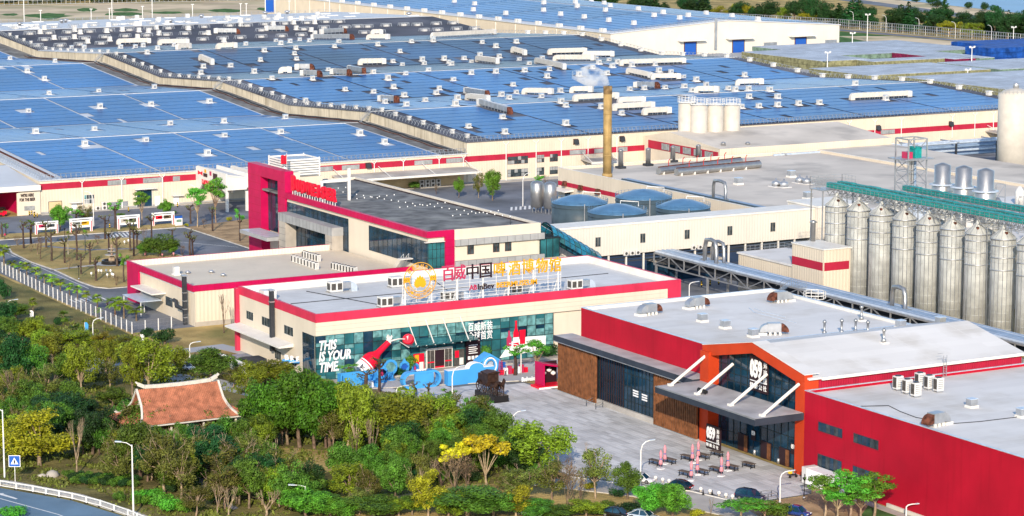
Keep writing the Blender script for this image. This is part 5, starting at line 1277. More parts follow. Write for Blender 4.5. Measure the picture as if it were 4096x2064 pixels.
for x,y in ((2148,850),(2200,855)):
    p=G(x,y); t=thing('steel_tank','slim stainless tank on legs beside the slate tanks, '+('left' if x < 2180 else 'right')+' of the pair','tank',(p.x,p.y,0))
    MB().lathe((p.x,p.y,1.2),[(.3,0),(1.85,.6),(1.85,7.2),(1.2,7.8),(.2,8.0)],24).build('shell','metal_steel',t)
    for q in range(4):MB().box(p.x+1.3*math.cos(q*1.57+.8)-.1,p.x+1.3*math.cos(q*1.57+.8)+.1,p.y+1.3*math.sin(q*1.57+.8)-.1,p.y+1.3*math.sin(q*1.57+.8)+.1,0,1.8).build('leg','metal_galv',t)
for k,(x,y,dn) in enumerate(((1318,1000,1),(1410,1000,0),(1530,1000,0),(1655,1010,0))):
    Yt=670 if not dn else 674; p=onY(*Z(3,x,980),Yt); zt=onY(*Z(3,x,785 if not dn else 768),Yt).z; t=thing('grain_tank','tall white malt tank with railing behind the link block','tank',(p.x,Yt,0),'white malt tanks')
    MB().lathe((p.x,Yt,0),[(2.75,0),(2.75,zt-.6),(1.2,zt),(.2,zt+.1)],32).build('shell','tank_white',t)
    rl_=MB(); 
    for q in range(16):
        a0,a1=q*2*math.pi/16,(q+1)*2*math.pi/16; P0=Vector((p.x+2.9*math.cos(a0),Yt+2.9*math.sin(a0),zt)); P1=Vector((p.x+2.9*math.cos(a1),Yt+2.9*math.sin(a1),zt))
        rl_.bar(P0,P0+Vector((0,0,1.7)),.09); rl_.bar(P0+Vector((0,0,1.7)),P1+Vector((0,0,1.7)),.1); rl_.bar(P0+Vector((0,0,.9)),P1+Vector((0,0,.9)),.08); rl_.bar(P0,P1,.3,.2)
    rl_.build('railing','metal_white',t)
bt=thing('tall_tank','tall white cylindrical tank at the far right edge','tank',(514,600,0))
MB().lathe((514,600,0),[(5.3,0),(5.3,28.6),(3.4,29.7),(.8,30.3)],40).build('shell','tank_white',bt); MB().lathe((514,600,30.2),[(.9,0),(.9,1.5),(.5,1.8)],16).build('hatch','metal_galv',bt)
rl_=MB()
for q in range(26):
    a0,a1=q*2*math.pi/26,(q+1)*2*math.pi/26; P0=Vector((514+5.2*math.cos(a0),600+5.2*math.sin(a0),28.7)); P1=Vector((514+5.2*math.cos(a1),600+5.2*math.sin(a1),28.7)); rl_.bar(P0,P0+Vector((0,0,1.2)),.06); rl_.bar(P0+Vector((0,0,1.2)),P1+Vector((0,0,1.2)),.06)
rl_.build('railing','metal_galv',bt)
# ------------------------------------------------------------------ grain silos and conveyor bridges
silo0=thing('grain_silo','x','silo',(0,0,0),'corrugated steel grain silos')
SH,SR=22.3,2.5
MB().lathe((0,0,0),[(SR,0),(SR,SH)],36).build('shell','silo_metal',silo0,local=True)
for k in range(12):MB().lathe((0,0,1.6+k*1.75),[(SR+.005,0),(SR+.025,.03),(SR+.025,.09),(SR+.005,.12)],36,caps=False).build('sheet_joint','silo_metal',silo0,local=True)
for k in (1.5,4.0,6.6):MB().lathe((0,0,SH-k),[(SR+.03,0),(SR+.16,.05),(SR+.16,.2),(SR+.03,.25)],36,caps=False).build('hoop','metal_galv',silo0,local=True)
for k in range(18):
    a=k*2*math.pi/18; c_,s_=math.cos(a),math.sin(a); MB().bar(((SR+.05)*c_,(SR+.05)*s_,0),((SR+.05)*c_,(SR+.05)*s_,SH),.10).build('stiffener','metal_galv',silo0,local=True)
MB().lathe((0,0,SH),[(SR+.15,0),(SR+.15,.1),(.5,2.0),(.5,2.3),(.35,2.6),(.2,2.9)],36).build('cone_roof','silo_metal',silo0,local=True)
for k in range(12):
    a=k*math.pi/6; MB().bar(((SR+.15)*math.cos(a),(SR+.15)*math.sin(a),SH+.2),(.5*math.cos(a),.5*math.sin(a),SH+2.1),.07).build('roof_rib','metal_galv',silo0,local=True)
MB().lathe((0,0,SH),[(SR+.1,-.15),(SR+.3,-.1),(SR+.3,.08),(SR+.1,.1)],36,caps=False).build('eave_ring','metal_galv',silo0,local=True)
MB().box(-.9,-.4,-1.5,-1.0,SH+.7,SH+1.5).build('roof_hatch','metal_rust',silo0,local=True)
SX=342.0; SYS=[459.2-k*8.22 for k in range(9)]
names9=['first','second','third','fourth','fifth','sixth','seventh','eighth','ninth']
for k,y in enumerate(SYS):copy_tree(silo0,(SX,y,0),random.uniform(-.3,.3),None,f'ribbed steel grain silo, {names9[k]} from the white gallery in the front row')
for k in range(4):
    o=copy_tree(silo0,(SX+14,SYS[2*k]-4,0),0,None,'grain silo'); o['label']=f'steel grain silo behind the teal conveyors, {names9[k]} in the rear row'; o['group']='grain silos in the rear row'
drop(silo0)
def conveyor(x,y0,y1,z,label,truss=True,w=1.5):
    t=thing('conveyor_bridge',label,'conveyor',(x,y0,z),'teal conveyor bridges over the silos')
    MB().box(x-w/2,x+w/2,y1,y0,z,z+.12).build('walkway','metal_galv',t)
    MB().box(x-.62,x+.55,y1,y0,z+.2,z+1.25).build('trough','teal_paint',t)
    n=int((y0-y1)/1.5)
    rl_=MB()
    for s in (-w/2,w/2):
        for zz in (.6,1.15):rl_.bar((x+s,y0,z+zz),(x+s,y1,z+zz),.055)
        for i in range(n+1):y=y0+(y1-y0)*i/n; rl_.bar((x+s,y,z),(x+s,y,z+1.15),.055)
    rl_.build('railing','metal_galv',t)
    for i in range(int((y0-y1)/9)):
        y=y0-3-i*9
        MB().box(x-.8,x+.7,y-2.6,y+1.4,z+1.25,z+1.33).build('trough_lid','teal_paint',t)
    if truss:
        tr=MB(); m_=int((y0-y1)/2.7)
        for i in range(m_):
            ya,yb=y0+(y1-y0)*i/m_,y0+(y1-y0)*(i+1)/m_
            for s in (-w/2,w/2):tr.bar((x+s,ya,z-.1),(x+s,(ya+yb)/2,z-1.6),.11); tr.bar((x+s,(ya+yb)/2,z-1.6),(x+s,yb,z-.1),.11)
        for s in (-w/2,w/2):tr.bar((x+s,y0,z-1.6),(x+s,y1,z-1.6),.13)
        tr.build('truss','metal_galv',t)
        for i in range(5):
            y=y0-4-i*(y0-y1-8)/4
            lg=MB()
            for s in (-w/2,w/2):lg.bar((x+s+.6,y,0),(x+s,y,z-1.6),.2)
            for q in range(6):lg.bar((x-w/2+.4,y,3+q*3.4),(x+w/2+.4,y,6+q*3.2),.09)
            lg.build('trestle','metal_galv',t)
conveyor(SX+.4,463,385,25.9,'long teal conveyor bridge over the front row of silos')
conveyor(SX+3.4,463,385,26.0,'second teal conveyor bridge just behind the front one')
conveyor(SX+13.5,452,380,25.6,'rear teal conveyor bridge nearer the white tanks')
hp=thing('head_platform','railed steel platform at the head of the teal conveyors','platform',(SX,464,22))
MB().box(SX-3,SX+6,460.5,465.5,25.5,25.7).build('deck','metal_galv',hp)
rl_=MB()
for a,b in (((SX-3,465.5),(SX+6,465.5)),((SX-3,460.5),(SX-3,465.5)),((SX+6,460.5),(SX+6,465.5))):
    for zz in (26.2,26.8,27.6,28.4):rl_.bar((*a,zz),(*b,zz),.07)
    for i in range(5):p=Vector((*a,25.6)).lerp(Vector((*b,25.6)),i/4); rl_.bar(p,p+Vector((0,0,2.8)),.08)
rl_.build('railing','metal_galv',hp)
for x,y in ((SX-2.8,460.8),(SX+5.8,460.8),(SX-2.8,465.2),(SX+5.8,465.2)):MB().bar((x,y,0),(x,y,25.5),.25).build('column','metal_galv',hp)
tw=thing('elevator_tower','steel lattice elevator tower rising behind the silos','tower',(392,520,0))
pt=G(*Z(8,1080,60),22); TX,TY=392.0,503.0
qq=onY(*Z(4,1080,1190),TY); TX=qq.x
H1,H2,H3=onY(*Z(4,980,1050),TY).z,onY(*Z(4,1080,1190),TY).z,0
for dx in (-2.9,2.9):
    for dy in (-2.6,2.6):MB().bar((TX+dx,TY+dy,0),(TX+dx,TY+dy,H1),.3).build('column','metal_galv',tw)
br=MB()
for q in range(7):
    z=3+q*(H2-3)/7; z2=3+(q+1)*(H2-3)/7
    for d in (-2.6,2.6):br.bar((TX-2.9,TY+d,z),(TX+2.9,TY+d,z2),.14); br.bar((TX-2.9,TY+d,z2),(TX+2.9,TY+d,z2),.16)
    for d in (-2.9,2.9):br.bar((TX+d,TY-2.6,z),(TX+d,TY+2.6,z2),.14); br.bar((TX+d,TY-2.6,z2),(TX+d,TY+2.6,z2),.16)
br.build('bracing','metal_galv',tw)
MB().box(TX-4.6,TX+4.6,TY-3.6,TY+3.6,H2-.3,H2).build('platform','metal_galv',tw)
tf=MB()
for d in (-2.6,2.6):tf.bar((TX-2.9,TY+d,H1),(TX+2.9,TY+d,H1),.3); tf.bar((TX-2.9,TY+d,H1-.2),(TX-.9,TY+d,H1-2),.16); tf.bar((TX+2.9,TY+d,H1-.2),(TX+.9,TY+d,H1-2),.16)
for d in (-2.9,2.9):tf.bar((TX+d,TY-2.6,H1),(TX+d,TY+2.6,H1),.3)
tf.build('top_frame','metal_galv',tw)
MB().box(TX+.2,TX+2.2,TY-1.4,TY+1.4,H2,H2+2.8).build('drive_cover','teal_paint',tw); MB().box(TX-2.2,TX-.6,TY-1.4,TY+1,H2,H2+1.6).build('motor','sign_crimson',tw)
for k in range(3):MB().tube([(TX-.6+k*.8,TY-.3,H2),(TX-.4+k*.8,TY-.5,2)],.42,10).build('elevator_leg','metal_steel' if k != 2 else 'pipe_grey',tw)
# ------------------------------------------------------------------ pipe rack
pr=thing('pipe_rack','steel truss pipe bridge with blue grey pipes running past the silos','pipe rack',(322,503,0))
RX0,RX1,RY0,RY1=321.3,327.0,503.5,360.0
for k in range(9):MB().tube([(RX0+.5+k*.62,RY0,7.25+.1*(k % 2)),(RX0+.5+k*.62,RY1,7.25+.1*(k % 2))],.24 if k % 3 else .32,8).build('pipe','pipe_grey' if k % 2 else 'metal_duct',pr)
for k in range(5):MB().tube([(RX0+.8+k*1.0,RY0,5.2),(RX0+.8+k*1.0,RY1,5.2)],.28,8).build('pipe','metal_dark',pr)
for X in (RX0,RX1):
    for z in (6.9,4.2):MB().bar((X,RY0,z),(X,RY1,z),.3).build('chord','metal_galv',pr)
    n=22
    wb=MB()
    for i in range(n):
        ya,yb=RY0+(RY1-RY0)*i/n,RY0+(RY1-RY0)*(i+1)/n
        wb.bar((X,ya,4.2),(X,ya,6.9),.26); wb.bar((X,ya,6.9) if i % 2 else (X,ya,4.2),(X,yb,4.2) if i % 2 else (X,yb,6.9),.2)
    wb.build('web','metal_galv',pr)
    for i in range(7):MB().bar((X,RY0-1-i*22,0),(X,RY0-1-i*22,4.2),.45).build('column','metal_galv',pr)
q=onX(*Z(7,1510,600),324); omega((q.y+2.4,q.y-2.4),323.6,7.4,5.0,.5,pr); omega((q.y+1.6,q.y-3.2),325.2,7.4,4.6,.42,pr)
q=onX(*Z(8,985,990),324); omega((q.y+2.2,q.y-2.2),324,7.4,4.2,.5,pr)
wk=thing('rack_platform','round railed platform beside the pipe rack at the taproom roof corner','platform',(318,415,0))
pp=G(*Z(8,352,950),8.0)
rl_=MB(); rl_.bar((pp.x,pp.y,0),(pp.x,pp.y,8),.5)
for q in range(10):
    a0,a1=q*.628,(q+1)*.628; A=Vector((pp.x+2.3*math.cos(a0),pp.y+2.3*math.sin(a0),8)); B=Vector((pp.x+2.3*math.cos(a1),pp.y+2.3*math.sin(a1),8))
    for z in (0,.7,1.4):rl_.bar(A+Vector((0,0,z)),B+Vector((0,0,z)),.12)
    rl_.bar(A,A+Vector((0,0,1.4)),.1)
rl_.build('railing','metal_white',wk)
sw=thing('rack_stair','railed steel step-over on the pipe rack','stair',(321,430,7.6))
pq=G(*Z(8,160,880),8.6)
ws=MB()
for k in range(6):ws.box(pq.x-1,pq.x+1,pq.y+3-k*.5,pq.y+3.4-k*.5,7.7+k*.3,7.76+k*.3)
ws.box(pq.x-1,pq.x+1,pq.y-5,pq.y+.4,9.4,9.5); ws.build('steps','metal_galv',sw)
rl_=MB()
for s in (-1,1):
    for k in range(9):rl_.bar((pq.x+s,pq.y-5+k*.7,9.4),(pq.x+s,pq.y-5+k*.7,10.6),.06)
    rl_.bar((pq.x+s,pq.y-5,10.6),(pq.x+s,pq.y+.6,10.6),.07); rl_.bar((pq.x+s,pq.y+.6,10.6),(pq.x+s,pq.y+3.5,8.8),.07)
rl_.build('railing','metal_galv',sw)
# beige block with red stripe and its white-roofed neighbour
bb_=thing('beige_block','tall beige ribbed block with a red stripe beside the first silo','building',(335,472,0))
def c5_(x,y):return 2550+x/2.596,900+y/2.596
pA_=onX(*c5_(1607,190),331.0); pB_=onX(*c5_(1935,260),331.0)
shell('wall',bb_,'wall_cream',331.0,338.4,pB_.y,pA_.y,0,pA_.z); MB().box(330.8,338.6,pB_.y-.2,pA_.y+.2,pA_.z,pA_.z+.25).build('coping','trim_white',bb_)
z1=onX(*c5_(1612,320),331.0).z; z0=onX(*c5_(1612,405),331.0).z
MB().box(330.96,330.999,pB_.y+.3,pA_.y-.02,z0,z1).build('stripe','band_red',bb_); MB().box(331.2,338,pB_.y-.04,pB_.y-.001,z0,z1).build('stripe','band_red',bb_)
MB().lathe((336,pA_.y-1,pA_.z),[(.55,0),(.55,4.4),(.95,4.6),(.2,5.1)],14).build('flue','metal_steel',bb_)
wb_=thing('white_roof_block','low beige shed with railed white roof beside the pipe rack','building',(332,490,0))
shell('wall',wb_,'wall_cream',331.5,345,pA_.y+.4,pA_.y+22,0,8.8); MB().box(331.2,345.3,pA_.y+.35,pA_.y+22.3,8.8,9.2).build('roof','roof_white',wb_)
rl_=MB()
for i in range(9):
    rl_.bar((333+i*1.4,pA_.y+21.5,9.2),(333+i*1.4,pA_.y+21.5,10.5),.07); rl_.bar((344,pA_.y+1+i*2.3,9.2),(344,pA_.y+1+i*2.3,10.5),.07)
for z in (9.8,10.5):rl_.bar((333,pA_.y+21.5,z),(344.2,pA_.y+21.5,z),.06); rl_.bar((344,pA_.y+1,z),(344,pA_.y+21.5,z),.06)
rl_.build('railing','metal_galv',wb_)
# process plant behind the silos
pl0=thing('process_plant','low cream process building crowded with pipes behind the silos','building',(400,440,0))
shell('wall',pl0,'wall_cream_flat',372,440,395,500,0,13.5); MB().box(371.8,440.2,394.8,500.2,13.5,14.0).build('roof','roof_white',pl0)
for k,(x,y0,y1) in enumerate(((1315,60,-70),(1475,80,-50),(1640,110,-30))):
    Yq=480-k*9; a=onY(*Z(8,x,y0+30),Yq); b=onY(*Z(8,x,y1),Yq); t=thing('vessel',f'upright shiny steel vessel behind the conveyors, {names9[k]} from the left','vessel',(a.x,Yq,14))
    MB().lathe((a.x,Yq,14),[(2.6,0),(2.6,max(.5,a.z-14)),(2.0,max(.6,a.z-13.4)),(2.0,b.z-14.6),(.3,b.z-14)],24).build('shell','metal_steel',t)
    MB().lathe((a.x,Yq,a.z-.3),[(2.1,0),(3.2,.1),(3.2,.3),(2.1,.5)],24).build('skirt','metal_duct',t)
jp=thing('pipe_gallery','tangle of pipes and handrails on the process plant roof','pipes',(405,450,14))
rnd=random.Random(5)
for k in range(60):
    x,y,z=rnd.uniform(374,436),rnd.uniform(398,496),14.2+rnd.random()*4
    m_=rnd.choice(('metal_steel','metal_white','pipe_grey','metal_galv','metal_rust'))
    if rnd.random() < .5:L_=rnd.uniform(4,14); MB().tube([(x,y,14),(x,y,z),(x+L_,y,z),(x+L_,y,14)],.2,6).build('pipe',m_,jp)
    else:MB().tube([(x,y,14),(x,y,z),(x,y-rnd.uniform(4,14),z)],.2,6).build('pipe',m_,jp)
for k in range(26):
    x,y=rnd.uniform(376,432),rnd.uniform(398,492); w_,h_=rnd.uniform(1.5,5),rnd.uniform(1,3.6)
    MB().box(x,x+w_,y,y+rnd.uniform(1.5,4),14,14+h_).build('skid',rnd.choice(('unit_white','metal_duct','stone_beige','wall_cream_flat','metal_dark')),jp)
for k in range(12):
    x,y,w_,h_=rnd.uniform(376,428),rnd.uniform(398,488),rnd.uniform(3,7),rnd.uniform(3,7); fr=MB()
    for dx in (0,w_):
        for dy in (0,3.5):fr.bar((x+dx,y+dy,14),(x+dx,y+dy,14+h_),.16)
    for zz in (h_,h_*.5):
        for dy in (0,3.5):fr.bar((x,y+dy,14+zz),(x+w_,y+dy,14+zz),.14)
        for dx in (0,w_):fr.bar((x+dx,y,14+zz),(x+dx,y+3.5,14+zz),.14)
    fr.bar((x,y,14),(x+w_,y,14+h_),.1); fr.build('steel_frame','metal_galv',jp)
for k in range(9):
    x,y=rnd.uniform(378,430),rnd.uniform(400,490); MB().lathe((x,y,14),[(1.2,0),(1.2,rnd.uniform(2,4)),(.3,4.6)],16).build('small_vessel',rnd.choice(('metal_steel','unit_white')),jp)
for k in range(14):MB().tube([(372+k*5,396,14),(372+k*5,396,15.3),(377+k*5,396,15.3)],.06,5).build('handrail','metal_galv',jp)
wp=thing('pipe_rack','broad blue grey pipe rack in front of the taller hall at the right','pipe rack',(470,640,0))
for k in range(8):MB().tube([(452,640+k*.9,9.0-k % 4*1.4),(600,640+k*.9,9.0-k % 4*1.4)],.42,8).build('pipe','pipe_grey' if k % 2 else 'metal_duct',wp)
for k in range(9):MB().bar((456+k*17,640,0),(456+k*17,640,9.2),.5).build('column','metal_dark',wp); MB().bar((456+k*17,638.6,9.2),(456+k*17,648,9.2),.4).build('beam','metal_galv',wp)
mb=MB(); mb.tube([(560,639,9),(560,639,14),(561,639,15),(565,639,15),(566,639,14),(566,639,9)],.6,10); mb.build('expansion_loop','metal_steel',wp)
mb=MB(); mb.tube([(558.4,640,9),(558.4,640,14.4),(559.6,640,15.6),(566.4,640,15.6),(567.6,640,14.4),(567.6,640,9)],.6,10); mb.build('expansion_loop','metal_steel',wp)
# ------------------------------------------------------------------ far warehouse with gabled white front
wh=thing('warehouse','far white gabled warehouse with blue solar roof','warehouse',(670,1092,0))
WX0,WX1,WXP,WY0,WY1,WE,WP=669.7,812.6,741.0,1092,1520,12.3,16.9
mb=MB(); mb.extr([(WX0,0),(WX1,0),(WX1,WE),(WXP,WP),(WX0,WE)],(0,WY0,0),(1,0,0),(0,0,1),(0,.5,0)); mb.build('gable_wall','wall_white_rib',wh)
MB().box(WX0,WX0+.5,WY0+.5,WY1,0,WE).build('side_wall','wall_cream',wh); MB().box(WX1-.5,WX1,WY0+.5,WY1,0,WE).build('side_wall','wall_cream',wh); MB().box(WX0+.5,WX1-.5,WY1-.5,WY1,0,WE).build('end_wall','wall_cream',wh)
for k in range(18):MB().box(WX0-.25,WX0-.002,WY0+10+k*22,WY0+10.5+k*22,0,WE-.6).build('pilaster','trim_white',wh)
for a,b in ((WX0-.5,WXP),(WX1+.5,WXP)):
    mb=MB(); x0,x1=min(a,b),max(a,b); zl,zr=(WE,WP) if a < b else (WP,WE)
    mb.hexa([(x0,WY0-.6,zl-.1),(x1,WY0-.6,zr-.1),(x1,WY1,zr-.1),(x0,WY1,zl-.1)],[(x0,WY0-.6,zl+.3),(x1,WY0-.6,zr+.3),(x1,WY1,zr+.3),(x0,WY1,zl+.3)]); mb.build('roof_slope','roof_metal',wh)
for k in range(2):
    xa,xb=(WX0+6,WXP-2) if k == 0 else (WXP+2,WX1-6)
    for j in range(6):
        t=thing('solar_array',f'solar panel field on the {"near" if k == 0 else "far"} slope of the far warehouse','solar panels',(xa,WY0+8+j*70,14),'solar panel fields on the far warehouse')
        nr=9
        for i in range(nr):
            x0,x1=xa+(xb-xa)*i/nr+.4,xa+(xb-xa)*(i+1)/nr-.4
            f=lambda x:(WE+(WP-WE)*(x-WX0)/(WXP-WX0) if k == 0 else WP-(WP-WE)*(x-WXP)/(WX1-WXP))+.42
            y0,y1=WY0+8+j*70,WY0+76+j*70
            MB().hexa([(x0,y0,f(x0)),(x1,y0,f(x1)),(x1,y1,f(x1)),(x0,y1,f(x0))],[(x0,y0,f(x0)+.1),(x1,y0,f(x1)+.1),(x1,y1,f(x1)+.1),(x0,y1,f(x0)+.1)]).build('panel_row','solar_glass',t)
for n,x,z1 in ((3,1345,6.2),(3,1708,6.2),(4,245,6.2)):
    X=onY(*Z(n,x,350),WY0).x; d=MB().box(X-3.9,X+3.9,WY0-.1,WY0-.01,0,6.6).build('door','metal_rust',wh); MB().box(X-3.4,X+3.4,WY0-.2,WY0-.11,0,6.2).build('opening','sign_blue',d)
    MB().box(X-8,X+8,WY0-3.5,WY0-.01,7.2,7.8).build('canopy','trim_white',wh)
for n,a,b in ((4,430,518),(3,1900,2000)):
    A,B=onY(*Z(n,a,340),WY0).x,onY(*Z(n,b,340),WY0).x; MB().box(A,B,WY0-.12,WY0-.01,1.6,4.6).build('louvre','metal_galv',wh)
X=onY(*Z(3,1535,200),WY0).x; MB().box(X-.7,X+.7,WY0-.8,WY0-.01,2,17.8).build('ladder_cage','metal_galv',wh)
t=thing('guard_rail','guard rail along the gable of the far warehouse','railing',(WX0,WY0,WE)); mb=MB()
for a,za,b,zb_ in ((WX0,WE,WXP,WP),(WXP,WP,WX1,WE)):
    mb.bar((a,WY0+.5,za+1.8),(b,WY0+.5,zb_+1.8),.14)
    for i in range(30):x=a+(b-a)*i/30; mb.bar((x,WY0+.5,za+(zb_-za)*i/30),(x+.5,WY0+.5,za+(zb_-za)*i/30+1.8),.14)
o=mb.build('rail','metal_galv',t)
for k,(n,x,y) in enumerate(((3,238,88),(3,367,118),(3,545,140),(3,492,58),(3,705,88),(3,730,165),(3,920,188),(3,1073,128),(3,953,80),(3,1265,148),(3,1140,105),(3,1330,128),(3,1465,112),(3,1660,132),(3,1855,158),(3,598,12),(3,695,35),(2,1650,40),(2,1640,85),(2,1497,20),(2,1885,112),(3,478,28),(3,240,32),(3,740,55))):
    g=None; d=ray(*Z(n,x,y)); tt=1000/d.y
    for s in range(4000):
        p=_c+d*tt
        zr=WE+(WP-WE)*(p.x-WX0)/(WXP-WX0) if p.x < WXP else WP-(WP-WE)*(p.x-WXP)/(WX1-WXP)
        if p.z < zr+.3:g=p; break
        tt += .3
    if g is None or g.y > WY1:continue
    t=thing('roof_fan','white box fan on the far warehouse roof','roof fan',(g.x,g.y,g.z),'box fans on the far warehouse roof')
    MB().box(-1.3,1.3,-1.3,1.3,-.3,.4).build('curb','metal_white',t,local=True); MB().box(-1.0,1.0,-1.0,1.0,.4,2.3).build('housing','unit_white',t,local=True)
# eave units in pairs along the near edge of the warehouse
for k in range(16):
    y=WY0+8+k*22
    t=thing('eave_unit','paired white box unit on the near eave of the far warehouse','roof unit',(WX0+1.5,y,WE+.3),'box units on the far warehouse eave')
    for s in (0,2.6):MB().box(-.9,.9,s,s+1.6,0,1.9).build('case','unit_white',t,local=True)
# ------------------------------------------------------------------ cages and fans on the dark roof, clutter on the rear slope
cage0=thing('vent_cage','x','vent cage',(0,0,0),'railed vent cages on the dark roof')
mb=MB()
for i in range(7):
    x=-2.6+i*.87
    mb.bar((x-.5,-1.5,0),(x,-.9,1.5),.13); mb.bar((x,1.5,0),(x,.9,1.5),.13)
for y in (-.9,.9):mb.bar((-2.6,y,1.5),(2.6,y,1.5),.14)
for x in (-2.6,2.6):mb.bar((x,-.9,1.5),(x,.9,1.5),.14); mb.bar((x*1.3,0,0),(x,0,1.5),.13)
mb.build('frame','metal_galv',cage0,local=True)
MB().box(-1.2,1.2,-.8,.8,0,1.0).build('vent_box','unit_white',cage0,local=True)
CA=[(440,510),(720,500),(1005,490),(1320,480),(1605,465),(1905,455),(2195,440),(2480,430),(655,600),(950,585),(1245,580),(1540,560),(1845,545),(2160,535),(2450,525),(885,685),(1180,670),(1490,655),(2410,605),(545,690),(500,425),(795,410),(1090,400),(1380,385),(1690,375),(1945,365),(2240,355),(230,430)]
CB=[(190,335),(430,410),(190,420),(560,320),(805,390),(790,310),(1060,390),(1070,300),(150,510),(440,510),(410,595),(110,600),(700,580),(960,570),(1270,555),(1320,370),(1360,290),(1620,360),(1690,270),(1270,460),(1570,545),(1860,530),(1895,445),(1940,350),(1950,270),(2220,335),(2420,335),(2140,260),(2190,420),(2500,415)]
CC=[(110,405),(260,405),(530,390),(790,380),(990,380),(1270,365),(1520,355),(210,495),(440,485),(1095,460),(1290,455),(1570,440),(1835,435)]
def rows(p):  return 'front' if p.y < 1112 else 'second' if p.y < 1128 else 'third' if p.y < 1143 else 'rear'
for ox,L_ in ((0,CA),(700,CB),(1400,CC)):
    for x,y in L_:
        p=roof_hit(ox+x/3.68,y/3.68,RIGHT)
        if p.y > 1262:continue
        copy_tree(cage0,tuple(p),0,None,f'railed vent cage in the {rows(p)} row on the dark roof')
drop(cage0)
FA=[(590,495),(650,435),(1095,465),(1180,500),(1250,410),(1595,390),(1570,480),(1800,460),(2045,470),(2000,375),(2185,485),(2300,430),(2340,515),(2025,565),(1615,605),(1290,635),(795,580),(1095,570),(2460,360)]
FB=[(195,440),(490,510),(960,320),(970,385),(1490,290),(1525,245),(1700,300),(1445,370),(1745,355),(2055,350),(1785,440),(2005,465),(2060,515),(720,620)]
for ox,L_ in ((0,FA),(700,FB)):
    for x,y in L_:
        p=roof_hit(ox+x/3.68,y/3.68,RIGHT)
        if p.y > 1262:continue
        t=thing('roof_fan',f'white box fan in the {rows(p)} row on the dark roof','roof fan',tuple(p),'box fans on the dark roof')
        MB().box(-1.1,1.1,-1.1,1.1,-.3,.3).build('curb','metal_white',t,local=True); MB().box(-.85,.85,-.85,.85,.3,2.1).build('housing','unit_white',t,local=True)
rnd=random.Random(11)
for k in range(64):
    x,y=380+rnd.random()*220,1172+rnd.random()*98; z=zprof(RIGHT,y); s=rnd.choice((0,0,1,2))
    t=thing('roof_unit',('low pale skylight','round steel cowl','white box fan')[s]+' on the rear slope beyond the dark roof','roof unit',(x,y,z),('skylights','cowls','box fans')[s]+' on the rear slope')
    if s == 0:MB().box(-2.8,2.8,-1.2,1.2,-.3,.5).build('dome','sign_white',t,local=True); MB().box(-3.1,3.1,-1.5,1.5,-.4,.2).build('curb','metal_galv',t,local=True)
    elif s == 1:MB().lathe((0,0,0),[(.8,-.3),(.8,.9),(1.5,1.0),(1.5,1.5),(.3,2.0)],12).build('cowl','metal_galv',t,local=True)
    else:MB().box(-1,1,-1,1,-.3,.3).build('curb','metal_white',t,local=True); MB().box(-.9,.9,-.9,.9,.3,2.0).build('housing','unit_white',t,local=True)
# white service units along the step and gable edges
for k in range(46):
    y=694+k*10.0
    if y > 1150:break
    t=thing('eave_unit','small white junction box behind the zigzag guard rail','junction box',(373.2,y,zprof(RIGHT,y)),'junction boxes along the step')
    MB().box(-.5,.5,-.5,.5,0,1.2).build('case','unit_white',t,local=True); MB().box(-.7,.7,-.7,.7,1.2,1.35).build('hood','metal_white',t,local=True)
for k in range(22):
    y=700+k*17
    t=thing('eave_unit','white hooded box on the far gable edge of the taller hall','junction box',(601.5,y,zprof(RIGHT,y)),'boxes along the far gable edge')
    MB().box(-.8,.8,-.8,.8,0,1.4).build('case','unit_white',t,local=True); MB().box(-1.1,1.1,-1.1,1.1,1.4,1.6).build('hood','metal_white',t,local=True)
for yq in (755,881,1009):
    t=thing('step_ladder','galvanised stair on the stained step wall near a ridge','stair',(368,yq,zprof(LEFT,yq)),'stairs on the step wall')
    z0,z1=zprof(LEFT,yq),zprof(RIGHT,yq)
    for s in (0,1.0):
        MB().bar((365.2+s*.0,yq-s,z0+.2),(369.3,yq-s,z1+.2),.16).build('stringer','metal_galv',t); MB().bar((365.2,yq-s,z0+1.2),(369.3,yq-s,z1+1.2),.09).build('handrail','metal_galv',t)
    for k in range(8):MB().box(365.2+k*.52,365.6+k*.52,yq-1,yq,z0+.2+k*(z1-z0)/8,z0+.28+k*(z1-z0)/8).build('tread','metal_galv',t)
t=thing('cable_run','dark sagging cables along the foot of the step wall','cable',(366,700,10))
pts=[(366.4+.5*math.sin(y*.4),y,zprof(LEFT,y)+.35) for y in range(690,1100,6)]
MB().tube(pts,.22,5).build('cable','metal_dark',t); MB().tube([(p[0]-1.6,p[1],p[2]-.1) for p in pts],.14,5).build('cable','metal_rust',t)
t=thing('cable_run','rust red gutter along the outer edge of the lower hall roof','gutter',(236.5,690,10))
ys=[690,755.5,790]
for a,b in zip(ys,ys[1:]):MB().bar((236.6,a,zprof(LEFT,a)+.2),(236.6,b,zprof(LEFT,b)+.2),.7,.25).build('gutter_length','metal_rust',t)
